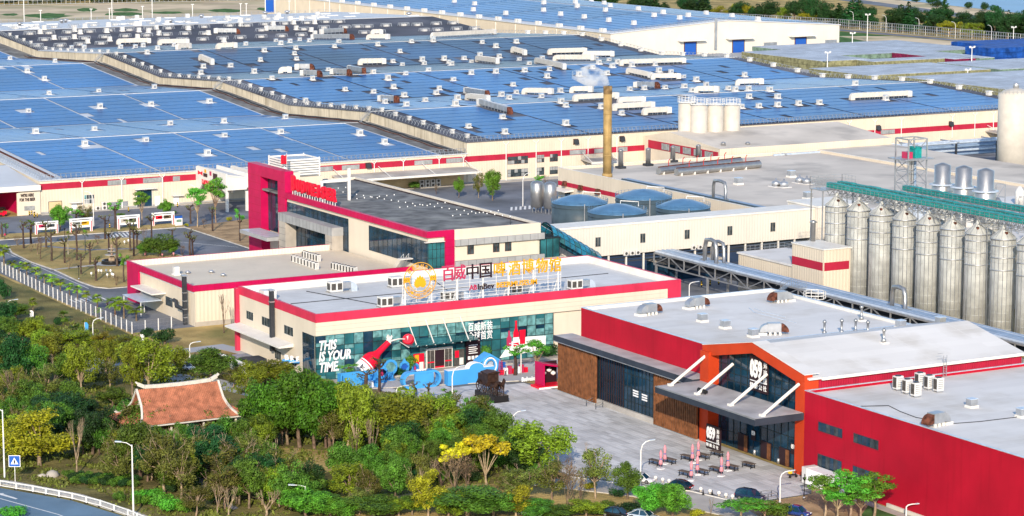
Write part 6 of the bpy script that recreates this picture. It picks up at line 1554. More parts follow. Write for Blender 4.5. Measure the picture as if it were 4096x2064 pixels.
# ------------------------------------------------------------------ crates in the yard
def crates(x0,x1,y0,y1,h,m,label,nx=None,cover=True,layers=2):
    t=thing('crate_stack',label,'crates',(x0,y0,0),'stacks of bottle crates in the yard')
    w=2.6; nx=max(1,int((x1-x0)/w)); ny=max(1,int((y1-y0)/w)); lh=h/layers
    nx_=min(nx,60)
    me=MB().box(.06,(x1-x0)/nx_-.06,.06,w-.06,.06,lh-.08).mesh('pallet',m)
    for i in range(nx_):
        for l in range(layers):inst(me,'pallet',t,(i*(x1-x0)/nx_,0,l*lh))
    mey=MB().box(.06,w-.06,.06,(y1-y0-w)/max(1,min(ny,20))-.06,.06,lh-.08).mesh('pallet',m)
    for j in range(min(ny,20)):
        for l in range(layers):inst(mey,'pallet',t,(0,w+j*(y1-y0-w)/min(ny,20),l*lh))
    MB().box(x0+w,x1-.1,y0+w,y1-.1,0,h-.12).build('inner_pallets',m,t)
    if cover:MB().box(x0+.1,x1-.1,y0+.1,y1-.1,h-.06,h+.1).build('top_layer','crate_top',t)
mat('crate_olive',(0.24,0.23,0.12),.8,var=.3,scale=.6); mat('crate_green',(0.16,0.24,0.18),.8,var=.3,scale=.6)
mat('crate_blue',(0.012,0.075,0.33),.6,var=.35,scale=.3); mat('crate_red',(0.20,0.015,0.06),.7,var=.3,scale=.6); mat('crate_teal',(0.01,0.085,0.13),.6,var=.3,scale=.4)
mat('crate_top',(0.46,0.51,0.58),.7,var=.12,scale=.08,dirt=((0.33,0.37,0.43),.6,.05))
cells(MATS['crate_top'],5.2,2.6,0.14,joint=(0.22,0.25,0.28),jw=0.25)
crates(714,742,972,1040,5,'crate_olive','olive crate stack nearest the far warehouse doors')
crates(733,776,958,971,5,'crate_olive','olive crate stack in two layers left of the dark red one')
crates(776.5,790,952,1000,5,'crate_red','dark red crate stack between olive and green ones',cover=True)
crates(790.5,800,950,1000,5,'crate_green','green crate stack next to the dark red one')
crates(742.5,835,1001,1072,4.6,'crate_green','broad pale topped crate stack in front of the far warehouse')
crates(690,760,905,950,4.2,'crate_olive','low broad crate stack behind the roof corner')
crates(763,905,902,948,4.2,'crate_green','long green sided crate stack in the middle of the yard')
crates(700,930,820,895,4.0,'crate_olive','wide pale topped crate stack near the right edge')
crates(727,760,790,819,4.0,'crate_teal','dark teal crate stack beside the tall tank',cover=False)
crates(816,872,972,992,7.5,'crate_blue','bright blue crate wall, tallest in the yard',cover=False,layers=3)
crates(873,930,968,992,6.5,'crate_olive','olive crate stack right of the blue wall',layers=3)
crates(838,925,993,1030,6.5,'crate_blue','blue crate stack behind the tall blue wall',cover=False)
# ------------------------------------------------------------------ gate arches and dock on the left
gt=thing('gate_building','white gate canopies with red lettering beside the magenta tower','gate',(279,664,0))
def gp(x,y,X):return onX(700+x/2.8,580+y/2.8,X)
for X,ya,zl,zh,xe_ in ((279.0,664.4,5.4,11.2,285.5),(290.0,666.5,4.6,10.6,296.5)):
    MB().extr([(ya,zl),(ya+4.5,zl+1.2),(682,zl+1.2),(685.5,zl-2.2),(686.9,zl-2.2),(686.9,zh-.3),(685.6,zh),(ya,zh-.1)],(X,0,0),(0,1,0),(0,0,1),(.5,0,0)).build('gate_face','trim_white',gt)
    mb=MB(); mb.hexa([(X+.5,ya,zh-.9),(xe_,ya,zh-1.9),(xe_,686.9,zh-1.9),(X+.5,686.9,zh-.9)],[(X+.5,ya,zh-.4),(xe_,ya,zh-1.4),(xe_,686.9,zh-1.4),(X+.5,686.9,zh-.4)]); mb.build('gate_roof','roof_white',gt)
    MB().box(xe_,xe_+.5,ya,686.9,zh-4.5,zh-.3).build('gate_face','trim_white',gt)
    MB().extr([(X+.5,zl+.8),(xe_,zl+.8),(xe_,zh-1.95),(X+.5,zh-.95)],(0,ya+.1,0),(1,0,0),(0,0,1),(0,.4,0)).build('gate_end','trim_white',gt)
    for x,y in ((X+.1,ya+.1),(xe_-.3,ya+.1)):MB().box(x,x+.7,y-.05,y+.65,0,zl+.3).build('pier','trim_white',gt)
for body,x,y,X,w_,h_ in (('百威雪津啤酒',365,425,278.95,9.0,1.5),('敢梦',770,365,289.95,8.5,2.6),('We Dream',800,455,289.95,12.0,1.1)):
    p=gp(x,y,X); letters(body,(X,p.y,p.z),w_,h_,.1,'sign_red',gt,face='-X',bold=.01)
p=gp(282,312,278.95); MB().extr([(-1.7,-.6),(0,-.2),(1.7,-.6),(1.7,.6),(0,.2),(-1.7,.6)],(278.88,p.y,p.z),(0,1,0),(0,0,1),(.1,0,0)).build('bow_emblem','sign_red',gt)
for x,y,w_,z0,z1,m_ in ((340,330,1.4,-.7,.3,'sign_black'),(340,315,.6,.1,1.1,'sign_gold'),(398,330,.6,-.3,.9,'sign_crimson'),(450,360,1.5,-1.0,1.0,'sign_black')):
    p=gp(x,y,278.95); MB().box(278.86,278.96,p.y-w_,p.y+w_,p.z+z0,p.z+z1).build('emblem',m_,gt)
dk=thing('loading_bay','open loading bay under a grey canopy with magenta interior at the left edge','loading bay',(215,690,0))
mb=MB(); mb.hexa([(150,686,8.0),(231.2,686,7.9),(231.2,716,10.6),(150,716,10.6)],[(150,686,8.4),(231.2,686,8.3),(231.2,716,11.0),(150,716,11.0)]); mb.build('canopy_roof','roof_metal',dk)
MB().box(150,231.3,685.6,685.99,7.0,8.5).build('fascia','trim_white',dk)
MB().box(150,231.3,716,716.5,0,11).build('rear_wall','metal_dark',dk)
MB().box(226,231.4,688,716,0,7.5).build('end_wall','panel_magenta',dk)
mb=MB(); mb.extr([(224.6,0),(231.4,0),(231.4,7.6),(228,7.4),(224.6,6.4)],(0,686.6,0),(1,0,0),(0,0,1),(0,.5,0)); mb.build('sign_wall','wall_cream_flat',dk)
letters("WE'RE HERE\nFOR THE BEER",(227.6,686.5,5.1),4.6,2.2,.08,'sign_black',dk,bold=.03)
MB().box(226.6,229.6,686.4,686.58,1.4,2.6).build('notice','window_blind',dk)
for k in range(14):
    p=G(*Z(5,95+k*14+(k % 3)*4,285+k*4+(k % 2)*6)); t=thing('bollard','yellow and black striped bollard in the loading bay','bollard',(p.x,p.y,0),'striped bollards in the loading bay')
    MB().lathe((0,0,0),[(.16,0),(.16,1.2),(.05,1.3)],8).build('post','paint_black',t,local=True)
    for q in range(2):MB().lathe((0,0,.35+q*.5),[(.17,0),(.17,.25)],8).build('stripe','paint_yellow',t,local=True)
for k,(n,x,y) in enumerate(((5,450,325),(5,970,300),(5,1340,265),(5,828,425),(7,1430,865),(7,1495,858),(7,1560,850),(7,1625,842),(5,260,345))):
    p=G(*Z(n,x,y)); t=thing('bollard','yellow and black striped bollard beside the '+('service road' if n == 7 else 'hall wall'),'bollard',(p.x,p.y,0),'striped bollards by the '+('service road' if n == 7 else 'hall'))
    MB().lathe((0,0,0),[(.18,0),(.18,1.4),(.05,1.5)],8).build('post','paint_black',t,local=True)
    for q in range(2):MB().lathe((0,0,.4+q*.55),[(.19,0),(.19,.28)],8).build('stripe','paint_yellow',t,local=True)
fk=thing('forklift','red forklift in the loading bay at the left edge','forklift',(*G(*Z(5,20,335))[:2],0))
MB().box(-1.2,1.0,-.7,.7,.35,1.1).build('chassis','sign_red',fk,local=True); MB().box(.3,1.1,-.65,.65,1.1,1.5).build('counterweight','sign_red',fk,local=True)
for x,y in ((-.7,-.55),(-.7,.55),(.7,-.55),(.7,.55)):MB().bar((x,y,1.1),(x*.8,y,2.5),.09).build('guard_post','paint_black',fk,local=True); MB().tube([(x,y-.18,.35),(x,y+.18,.35)],.36,12).build('wheel','paint_black',fk,local=True)
MB().box(-.7,.7,-.6,.6,2.5,2.58).build('overhead_guard','paint_black',fk,local=True); MB().box(-1.45,-1.3,-.4,.4,.1,2.7).build('mast','metal_dark',fk,local=True); MB().box(-2.5,-1.45,-.35,-.15,.1,.18).build('fork','metal_dark',fk,local=True); MB().box(-2.5,-1.45,.15,.35,.1,.18).build('fork','metal_dark',fk,local=True)
for n,x,y,k in ((5,738,290,1),(5,792,288,2),(5,515,305,1),(6,1250,118,4)):
    p=G(*Z(n,x,y)); 
    for q in range(k if k == 4 else 1):
        t=thing('wall_condenser','white condenser with round fan standing at the lower hall wall','condenser',(p.x+q*1.9,686.2 if k != 4 else p.y,0),'condensers along the lower hall wall')
        MB().box(-.75,.75,-.35,.35,.1,1.2*min(k,2)).build('case','unit_white',t,local=True)
        for z in range(min(k,2)):f=MB().lathe((0,0,0),[(.42,0),(.42,.03)],14).build('fan','grille_dark',t,local=True); f.location=(0,-.355,.65+z*1.15); f.rotation_euler.x=R(90)
# ------------------------------------------------------------------ lamps, poles, fences, boards
def lamp(bx,by,ty,label,grp,arm=-1,style='curve',z0=0):
    g=G(bx,by,z0); h=onX(bx,ty,g.x).z-z0
    t=thing('street_lamp',label,'street lamp',(g.x,g.y,z0),grp)
    d=Vector((_r.x,_r.y,0))*arm
    if style == 'curve':
        MB().tube([(0,0,0),(0,0,h*.78),tuple(d*.25+Vector((0,0,h*.90))),tuple(d*.8+Vector((0,0,h*.97))),tuple(d*1.5+Vector((0,0,h)))],[.13,.11,.10,.09,.07],8).build('pole','metal_white',t,local=True)
        a,b=d*1.4+Vector((0,0,h)),d*2.3+Vector((0,0,h+.12)); MB().bar(a,b,.32,.14).build('lamp_head','metal_duct',t,local=True)
    elif style == 'arm':
        MB().tube([(0,0,0),(0,0,h*.96)],[.16,.10],8).build('pole','metal_white',t,local=True)
        MB().tube([(0,0,h*.94),tuple(d*.8+Vector((0,0,h*.985))),tuple(d*1.9+Vector((0,0,h)))],[.08,.07,.06],6).build('arm','metal_white',t,local=True)
        MB().bar(d*1.6+Vector((0,0,h)),d*2.6+Vector((0,0,h+.05)),.34,.16).build('lamp_head','metal_duct',t,local=True)
    elif style == 'mast':
        MB().tube([(0,0,0),(0,0,h)],[.30,.16],8).build('pole','metal_white',t,local=True); MB().bar((-1.6,0,h-.6),(1.6,0,h-.6),.25).build('crossbar','metal_white',t,local=True)
        for s in (-1.3,1.3):MB().box(s-.4,s+.4,-.4,.1,h-.5,h+.2).build('floodlight','metal_white',t,local=True)
    else:
        MB().tube([(0,0,0),(0,0,h-.5)],.07,6).build('pole','paint_black',t,local=True); MB().lathe((0,0,h-.5),[(.1,0),(.3,.35),(.36,.4),(.05,.55)],10).build('lantern','paint_black',t,local=True)
    MB().lathe((0,0,0),[(.22,0),(.22,.25),(.12,.3)],8).build('base_plate','metal_galv',t,local=True)
    return t
def ZL(n,x,y,ty):a=Z(n,x,y); return a[0],a[1],Z(n,x,ty)[1]
for n,x,y,ty,arm,lb_ in ((5,62,1060,965,1,'left of the garden fence'),(5,703,1290,1105,1,'below the garden fence'),(9,1433,110,-15,1,'near the black marquee'),(10,237,250,135,1,'at the museum corner planting'),(10,712,200,5,-1,'in front of the white window lettering'),(10,1060,480,315,1,'beside the blue ring wall'),(11,5,790,505,1,'at the plaza edge by the yellow trees'),(11,970,1095,725,1,'by the white car'),(12,90,1200,955,1,'near the taproom portal'),(12,1042,1310,1205,1,'under the low red wing'),(7,1337,945,828,1,'behind the museum on the service road'),(7,82,262,8,1,'on the brewhouse road'),(5,708,415,150,-1,'behind the exhibition boards'),(5,1492,405,100,-1,'by the gate'),(10,1482,520,168,1,'beside the blue wall on the plaza'),(11,68,225,0,-1,'behind the mascot tree')):
    lamp(*ZL(n,x,y,ty),'white curved street lamp '+lb_,'white curved street lamps',arm)
for n,x,y,ty,lb_ in ((9,35,1012,485,'at the left edge'),(9,1008,1298,745,'left of the woodland path'),(10,375,1298,1065,'in front of the dense trees')):
    lamp(*ZL(n,x,y,ty),'tall white road lamp with short arm '+lb_,'tall road lamps',-1,'arm')
for n,x,y,ty,lb_ in ((12,272,1165,1005,'by the white container'),(10,1706,625,495,'on the plaza edge'),(5,490,525,425,'on the garden verge'),(5,595,810,705,'in the garden lawn')):
    lamp(*ZL(n,x,y,ty),'slim black garden lamp '+lb_,'black garden lamps',1,'garden')
for n,x,y,ty in ((4,635,390,245),(4,748,318,105),(4,447,558,390),(4,1535,530,350),(4,1505,618,520),(4,1850,345,200)):lamp(*ZL(n,x,y,ty),'white floodlight mast in the crate yard','floodlight masts in the yard',1,'mast')
for n,x,y,ty in ((4,890,245,115),(4,1138,265,135),(4,1412,295,165),(4,1685,330,190),(4,642,210,85),(4,405,182,60),(4,175,134,40)):lamp(*ZL(n,x,y,ty),'white lamp along the far road','lamps along the far road',-1,'curve')
for n,x,ty in ((1,178,-10),(1,305,75),(1,687,65),(1,825,60),(1,1075,45),(1,1147,-5),(1,1452,30),(1,1815,25),(1,1858,25),(2,143,-5),(2,250,5),(2,555,-8),(1,843,-10)):
    p=onY(*Z(n,x,ty),1292); t=thing('mast','thin white mast behind the rear roof edge','mast',(p.x,1292,0),'masts behind the halls'); MB().tube([(0,0,0),(0,0,p.z)],[.35,.22],6).build('pole','metal_white',t,local=True); MB().box(-.8,.8,-.2,.2,p.z-.4,p.z).build('crossbar','metal_white',t,local=True)
p=onY(*Z(2,103,5),1292); t=thing('road_sign','blue direction sign behind the rear roof edge','sign',(p.x,1292,0)); MB().box(p.x-2.4,p.x+2.4,1291.8,1292,p.z-6.5,p.z+.5).build('panel','sign_blue',t); MB().tube([(p.x-2.6,1292.1,0),(p.x-2.6,1292.1,p.z+.6)],.3,6).build('post','metal_white',t)
def fence(pts,h,label,sp=3.0,wire=.035,m='metal_white',pm='metal_white',step=.45):
    t=thing('fence',label,'fence',(*pts[0],0)); k=0
    for a,b in zip(pts,pts[1:]):
        a,b=Vector((*a,0)),Vector((*b,0)); n=max(1,int((b-a).length/sp))
        for i in range(n):
            p,q=a.lerp(b,i/n),a.lerp(b,(i+1)/n)
            MB().box(p.x-.09,p.x+.09,p.y-.09,p.y+.09,0,h).build('post',pm,t)
            mb=MB()
            for z in (.15,h*.35,h*.65,h-.08):mb.bar(p+Vector((0,0,z)),q+Vector((0,0,z)),wire*1.2)
            m_=int((q-p).length/step)
            for j in range(1,m_):c=p.lerp(q,j/m_); mb.bar(c+Vector((0,0,.1)),c+Vector((0,0,h-.05)),wire)
            mb.build('wire_panel',m,t)
fence([(191.5,640),(190,605),(188.3,561),(188,532),(188.2,500.9),(197.8,502.5),(202.6,504)],2.6,'white post and wire fence between the garden drive and the woods',3.0,.018,'metal_galv','metal_white',.3)
fence([(907,1220),(917,1068),(924,950)],5.5,'dark mesh fence along the far road',9,.22,'metal_galv','metal_white',1.6)
fence([(818,1520),(907,1221)],5.5,'dark mesh fence behind the far warehouse',9,.22,'metal_galv','metal_white',1.6)
fence([(300,1735),(900,1640)],9,'long wire fence before the far dark wood',16,.3,'metal_galv','metal_white',3)
fence([(322,586),(331,586),(331,570)],2.2,'white post fence beside the slate tanks',1.6,.06,step=.4)
# road guard rail
t=thing('guard_fence','white road railing along the bottom left carriageway','railing',(121.6,386,0))
RP=[(60,421),(112,399),(121.9,386),(125.4,380),(129.3,372.4),(131.6,366),(133.3,358.5),(136,342)]
for a,b in zip(RP,RP[1:]):
    a,b=Vector((*a,0)),Vector((*b,0)); n=max(1,int((b-a).length/2.6))
    for i in range(n):
        p,q=a.lerp(b,i/n),a.lerp(b,(i+1)/n)
        MB().box(p.x-.1,p.x+.1,p.y-.1,p.y+.1,0,1.15).build('post','metal_white',t); MB().box(p.x-.3,p.x+.3,p.y-.3,p.y+.3,0,.12).build('foot','paint_black',t)
        mb=MB(); mb.bar(p+Vector((0,0,1.05)),q+Vector((0,0,1.05)),.1,.16); mb.bar(p+Vector((0,0,.25)),q+Vector((0,0,.25)),.07,.12)
        for j in range(1,12):c=p.lerp(q,j/12); mb.bar(c+Vector((0,0,.25)),c+Vector((0,0,1.0)),.035)
        mb.build('rail_panel','metal_white',t)
g=G(*Z(9,115,1047)); t=thing('traffic_sign','blue square pedestrian crossing sign on a pole','sign',(g.x,g.y,0)); h=onX(*Z(9,113,885),g.x).z
d=Vector((_r.x,_r.y,0)); nf=Vector((-_f.x,-_f.y,0)).normalized()
MB().tube([(g.x,g.y,0),(g.x,g.y,h+.7)],.06,8).build('pole','metal_white',t)
def plate(par,c,w,hh,m,off,name):MB().extr([(-w,-hh),(w,-hh),(w,hh),(-w,hh)],Vector(c)+nf*off,d,(0,0,1),-nf*.03).build(name,m,par)
plate(t,(g.x,g.y,h),.95,.95,'sign_white',.10,'rim'); plate(t,(g.x,g.y,h),.86,.86,'sign_blue',.125,'panel')
MB().extr([(-.62,-.5),(.62,-.5),(0,.6)],Vector((g.x,g.y,h))+nf*.15,d,(0,0,1),-nf*.02).build('triangle','sign_white',t)
MB().extr([(-.09,-.4),(.09,-.4),(.13,.05),(0,.28),(-.13,.05)],Vector((g.x,g.y,h))+nf*.17,d,(0,0,1),-nf*.015).build('figure','sign_black',t)
# exhibition boards in the garden verge
for k,(x0,x1,yb,yt) in enumerate(((266,438,475,385),(528,697,460,360),(888,1052,437,337),(1150,1314,410,315))):
    a,b=G(*Z(5,x0,yb)),G(*Z(5,x1,yb-12)); y=(a.y+b.y)/2; h=onY(*Z(5,(x0+x1)/2,(yt+yt-8)/2),y).z
    t=thing('exhibition_board',f'white exhibition board with red frame edge, {names9[k]} from the left','board',(a.x,y,0),'exhibition boards'); X0,X1=a.x,a.x+(b.x-a.x)
    for x in (X0+.25,X1-.25):MB().box(x-.3,x+.3,y-.25,y+.25,0,h).build('post','sign_white',t); MB().box(x-.12,x+.12,y-.27,y-.251,.2,h-.5).build('stripe','sign_red',t)
    MB().box(X0+.56,X1-.56,y-.2,y+.2,1.3,h-.3).build('panel','sign_white',t); MB().box(X0-.1,X1+.1,y-.3,y+.3,h,h+.3).build('head','sign_white',t)
    w=X1-X0; cz=(1.3+h)/2
    MB().box(X0+.9,X0+w*.45,y-.22,y-.201,1.9,cz+.5).build('photo_print',('sign_crimson','window_blind','stone_beige','sign_red')[k],t); MB().box(X0+w*.52,X1-.9,y-.22,y-.201,1.9,cz+.5).build('photo_print',('glass_window','sign_gold','grille_dark','bark')[k],t)
    MB().box(X0+w*.25,X1-w*.25,y-.22,y-.201,h-1.2,h-.85).build('caption','window_blind',t)
a=G(*Z(5,1348,405)); h=onX(*Z(5,1348,330),a.x).z; t=thing('info_kiosk','white information kiosk with map right of the boards','kiosk',(a.x,a.y,0)); MB().box(-1,1,-.3,.3,0,h).build('body','sign_white',t,local=True); MB().box(-.75,.75,-.33,-.301,1,h-1).build('map','crate_green',t,local=True); MB().box(-1.02,1.02,-.32,.32,h-.7,h).build('head','sign_blue',t,local=True)
# fountain
fq=G(*Z(5,845,690),.15); t=thing('fountain','tiered dark stone fountain in the garden lawn','fountain',(fq.x,fq.y,.14))
MB().lathe((0,0,0),[(2.6,0),(2.7,.15),(2.5,.7),(2.55,.9),(2.2,.9),(2.1,.5),(.2,.45)],32).build('basin','black_stone',t,local=True)
MB().lathe((0,0,.5),[(.85,0),(.85,.9),(.6,1.0),(.5,1.5)],16).build('pedestal','bark_pale',t,local=True)
for z,r_ in ((1.9,1.7),(2.8,1.1),(3.5,.7)):MB().lathe((0,0,z),[(.3,0),(r_,.25),(r_+.05,.38),(r_*.8,.34),(.2,.2)],20).build('bowl','stone_beige',t,local=True); MB().lathe((0,0,z+.2),[(.35,0),(.22,.3),(.3,.75)],12).build('stem','bark_pale',t,local=True)
MB().lathe((0,0,4.2),[(.3,0),(.35,.3),(.1,.7)],12).build('finial','bark_pale',t,local=True)
sheet('fountain_paving',[(fq.x+4.2*math.cos(k*.524),fq.y+4.2*math.sin(k*.524)) for k in range(12)],.160,'stone_grey')
for k,(x,y) in enumerate(((690,790),(745,768),(765,770),(803,768),(835,770),(810,800),(845,795),(855,800),(940,550),(970,540),(1095,640),(1205,610),(1225,645),(1310,640))):
    p=G(*Z(5,x,y),.14); t=thing('garden_lantern',('small white paper lantern standing in the garden lawn' if k < 10 else 'pink paper lantern by the garden shrubs'),'lantern',(p.x,p.y,.14),'white garden lanterns' if k < 10 else 'pink garden lanterns')
    MB().lathe((0,0,0),[(.04,0),(.04,.5),(.2,.55),(.26,.8),(.2,1.1),(.05,1.15)],8).build('shade','sign_white' if k < 10 else 'umbrella_pink' if 'umbrella_pink' in MATS else 'sign_white',t,local=True)
# ------------------------------------------------------------------ event pieces in front of the museum
def Z10(x,y,z=0.0):return G(*Z(10,x,y),z)
a,b=Z10(1450,318),Z10(1795,285); y=a.y; h=onY(*Z(10,1450,205),y).z
t=thing('event_wall','solid blue event wall with white top and rounded crest','event wall',(a.x,y,0))
X0,X1=a.x,onY(*Z(10,1795,285),y).x; w=X1-X0
prof=[(0,0),(w,0),(w,h),(w*.78,h)]+[(w*.62+w*.16*math.cos(k*math.pi/8),h+w*.10*math.sin(k*math.pi/8)) for k in range(9)]+[(0,h)]
MB().extr(prof,(X0,y,0),(1,0,0),(0,0,1),(0,1.6,0)).build('panel','event_blue',t)
MB().box(X0-.03,X0+w*.46,y-.03,y+1.63,h,h+.08).build('white_top','sign_white',t); MB().box(X0+w*.78,X1+.03,y-.03,y+1.63,h,h+.08).build('white_top','sign_white',t)
MB().extr([(w*.62+w*.165*math.cos(k*math.pi/8),h+.03+w*.105*math.sin(k*math.pi/8)) for k in range(9)]+[(w*.62+w*.16*math.cos((8-k)*math.pi/8),h+w*.10*math.sin((8-k)*math.pi/8)) for k in range(9)],(X0,y-.02,0),(1,0,0),(0,0,1),(0,1.64,0)).build('white_crest','sign_white',t)
# ring wall
a=Z10(1160,345); y=a.y; h=onY(*Z(10,1250,205),y).z; X0=onY(*Z(10,1112,300),y).x; X1=onY(*Z(10,1400,300),y).x; w=X1-X0; r_=h/2
t=thing('ring_wall','blue event wall shaped as rounded capsule with cut openings','event wall',(X0,y,0))
def arc(cx,cz,rr,a0,a1,n=10):return [(cx+rr*math.cos(a0+(a1-a0)*k/n),cz+rr*math.sin(a0+(a1-a0)*k/n)) for k in range(n+1)]
half=math.pi/2
ri=r_*.74; cxR=w-r_; cxL=r_
MB().extr([(cxR,0)]+arc(cxR,r_,r_,-half,half)+[(cxR,h),(cxR,r_+ri)]+arc(cxR,r_,ri,half,-half)[0:]+[(cxR,r_-ri)],(X0,y,0),(1,0,0),(0,0,1),(0,1.5,0)).build('right_ring','event_blue',t)
MB().extr([(cxL,h)]+arc(cxL,r_,r_,half,3*half)+[(cxL,0),(cxL,r_-ri)]+arc(cxL,r_,ri,3*half,half)+[(cxL,r_+ri)],(X0,y,0),(1,0,0),(0,0,1),(0,1.5,0)).build('left_ring','event_blue',t)
MB().box(X0+cxL+.9,X0+cxR-.3,y+.1,y+.5,0,h).build('panel','event_blue',t)
MB().box(X0+cxL,X0+cxR,y,y+1.5,h-.45,h).build('beam','event_blue',t); MB().box(X0+cxL,X0+cxR,y,y+1.5,0,.3).build('sill','event_blue',t); MB().box(X0+cxR-.3,X0+cxR,y,y+1.5,.3,h-.45).build('jamb','event_blue',t)
for k in range(4):MB().box(X0+w*.38+k*.55,X0+w*.38+k*.55+.38,y+.4,y+.7,h,h+.3).build('letter_block','sign_white',t)
# left blue hoarding
a=Z10(745,345); y=a.y; X0,X1=onY(*Z(10,640,300),y).x,onY(*Z(10,922,300),y).x; h=onY(*Z(10,800,215),y).z
t=thing('event_hoarding','blue hoarding below the giant bottle','hoarding',(X0,y,0)); MB().box(X0,X1,y+1.2,y+1.5,0,h).build('panel','event_blue',t); MB().box(X0,X0+.3,y,y+1.19,0,h).build('return','event_blue',t); MB().box(X1-.3,X1,y,y+1.19,0,h).build('return','event_blue',t); MB().box(X1-2.2,X1-.8,y+.4,y+1.1,0,1.2).build('plinth','sign_white',t)
# round selfie frames
for k,(cx,cb,ct,rr,lb_) in enumerate(((1015,270,122,45,'tallest pin shaped'),(1120,238,135,42,'drop shaped'),(1200,215,150,38,'round'),(952,285,175,30,'half hidden drop'))):
    g=Z10(cx,cb); h=onX(*Z(10,cx,ct),g.x).z; R_=h*(.36 if k != 2 else .45); zc=h-R_
    t=thing('picture_totem',f'{lb_} blue picture totem with printed disc','totem',(g.x,g.y,0))
    out=[(R_*math.cos(R(90+10*q)),zc+R_*math.sin(R(90+10*q))) for q in range(36)]
    if k in (0,):out=[(x,z if z > zc-R_*.6 else z) for x,z in out]; 
    inn=[(.84*x,zc+.84*(z-zc)) for x,z in out]
    mb=MB()
    for q in range(36):mb.bar((g.x+out[q][0]*.92,g.y,zc+(out[q][1]-zc)*.92),(g.x+out[(q+1) % 36][0]*.92,g.y,zc+(out[(q+1) % 36][1]-zc)*.92),R_*.16,.5)
    mb.build('ring','event_blue',t)
    if k in (1,3):MB().extr([(-R_*.62,0),(R_*.62,0),(0,R_*.95)],(g.x,g.y-.2,zc+R_*.72),(1,0,0),(0,0,1),(0,.4,0)).build('tip','event_blue',t)
    if k == 0:MB().extr([(-R_*.7,0),(R_*.7,0),(0,-R_*1.0)],(g.x,g.y-.2,zc-R_*.66),(1,0,0),(0,0,1),(0,.4,0)).build('tip','event_blue',t)
    MB().extr([(x*.98,z) for x,z in inn],(g.x,g.y+.05,0),(1,0,0),(0,0,1),(0,.06,0)).build('picture',('blind_teal','sign_blue','sign_blue','glass_dark')[k],t)
    if k in (2,3):MB().extr(bottle_poly(.5*R_,1.3*R_),(g.x,g.y-.02,zc-R_*.65),(1,0,.2),(0,0,1),(0,.05,0)).build('printed_bottle','sign_crimson',t)
    for s in (-.5,.5):MB().box(g.x+s-.08,g.x+s+.08,g.y-.08,g.y+.08,0,max(.3,zc-R_*.8)).build('leg','event_blue',t)
    MB().lathe((g.x,g.y,0),[(1.0,0),(1.0,.15)],20).build('base','event_blue',t)
# house arch with tunnel rings
g=Z10(1765,235); y=g.y; t=thing('house_arch','blue house shaped arch with concentric rings','arch',(g.x,y,0)); h=onX(*Z(10,1745,65),g.x).z
MB().extr([(-2.4,0),(-2.0,0),(-2.0,h*.62),(0,h*.92),(2.0,h*.62),(2.0,0),(2.4,0),(2.4,h*.66),(0,h),(-2.4,h*.66)],(g.x,y,0),(1,0,0),(0,0,1),(0,2.4,0)).build('house_frame','event_blue',t)
for q,(rr,m_) in enumerate(((1.7,'event_blue'),(1.35,'sign_white'),(1.05,'event_blue'))):
    mb=MB(); mb.tube([(g.x+rr*math.cos(R(k*12)),y-.1-q*.05,1.9+rr*1.15*math.sin(R(k*12))) for k in range(31)],.16,8); mb.build('ring',m_,t)
MB().extr([(1.0*math.cos(R(k*15)),1.9+1.15*math.sin(R(k*15))) for k in range(24)],(g.x,y+.4,0),(1,0,0),(0,0,1),(0,.1,0)).build('backdrop','metal_duct',t)
for q in range(4):MB().box(g.x+2.6,g.x+3.4,y-.5+q*.1,y+.2+q*.1,q*.6,q*.6+.5).build('side_block','sign_blue',t)
# eagle mascot, sign arch, stage
g=Z10(1580,145); t=thing('mascot_statue','small eagle mascot statue with yellow beak by the entrance','statue',(g.x,g.y,.28))
MB().lathe((0,0,0),[(.55,0),(.6,.2),(.7,.9),(.62,1.1)],14).build('body','sign_black',t,local=True); MB().lathe((0,0,1.1),[(.6,0),(.62,.4),(.4,.7),(.38,.9)],14).build('chest','sign_blue',t,local=True)
MB().lathe((0,0,1.9),[(.35,0),(.55,.25),(.58,.6),(.4,.95),(.1,1.05)],14).build('head','sign_white',t,local=True); MB().tube([(.1,-.35,2.45),(.3,-.8,2.35),(.35,-.85,2.15)],[.32,.2,.05],8).build('beak','sign_gold',t,local=True)
for s in (-.7,.7):MB().tube([(s*.8,0,1.8),(s,-.1,1.2),(s*.9,-.2,.8)],[.16,.14,.08],7).build('wing','sign_white',t,local=True)
g=Z10(360,235); t=thing('letter_arch','low blue arch carrying white letters and a red cap at the museum corner','arch',(g.x-2,g.y,0))
MB().tube([(g.x-4.4,g.y+2,1.0),(g.x-3.6,g.y+1.6,3.0),(g.x-1,g.y+.4,2.6),(g.x+1.6,g.y-.8,2.1),(g.x+2.2,g.y-1,.2)],.32,10).build('tube','event_blue',t)
for k,c_ in enumerate('BREW'):letters(c_,(g.x-3.0+k*1.0,g.y+1.3-k*.46,3.6-k*.2),.8,1.1,.2,'sign_white',t,bold=.03)
MB().lathe((g.x+1.3,g.y-.7,2.5),[(.6,0),(.68,.2),(.5,.5),(.1,.65)],14).build('cap','sign_red',t)
g=G(*Z(11,285,320)); t=thing('photo_booth','magenta photo booth with red floor beside the timber slats','booth',(g.x,g.y,0))
MB().box(-3.2,2.4,-1.6,1.8,0,.45).build('platform','sign_red',t,local=True); MB().box(-3.3,2.5,-1.7,-1.601,0,.3).build('light_strip','sign_white',t,local=True)
MB().box(-2.0,2.4,1.5,1.8,.45,4.6).build('back_wall','sign_black',t,local=True); mb=MB(); mb.hexa([(-2.2,-1.5,4.6),(2.5,-1.5,3.6),(2.5,1.9,3.6),(-2.2,1.9,4.6)],[(-2.2,-1.5,4.9),(2.5,-1.5,3.9),(2.5,1.9,3.9),(-2.2,1.9,4.9)]); mb.build('roof','panel_magenta',t,local=True)
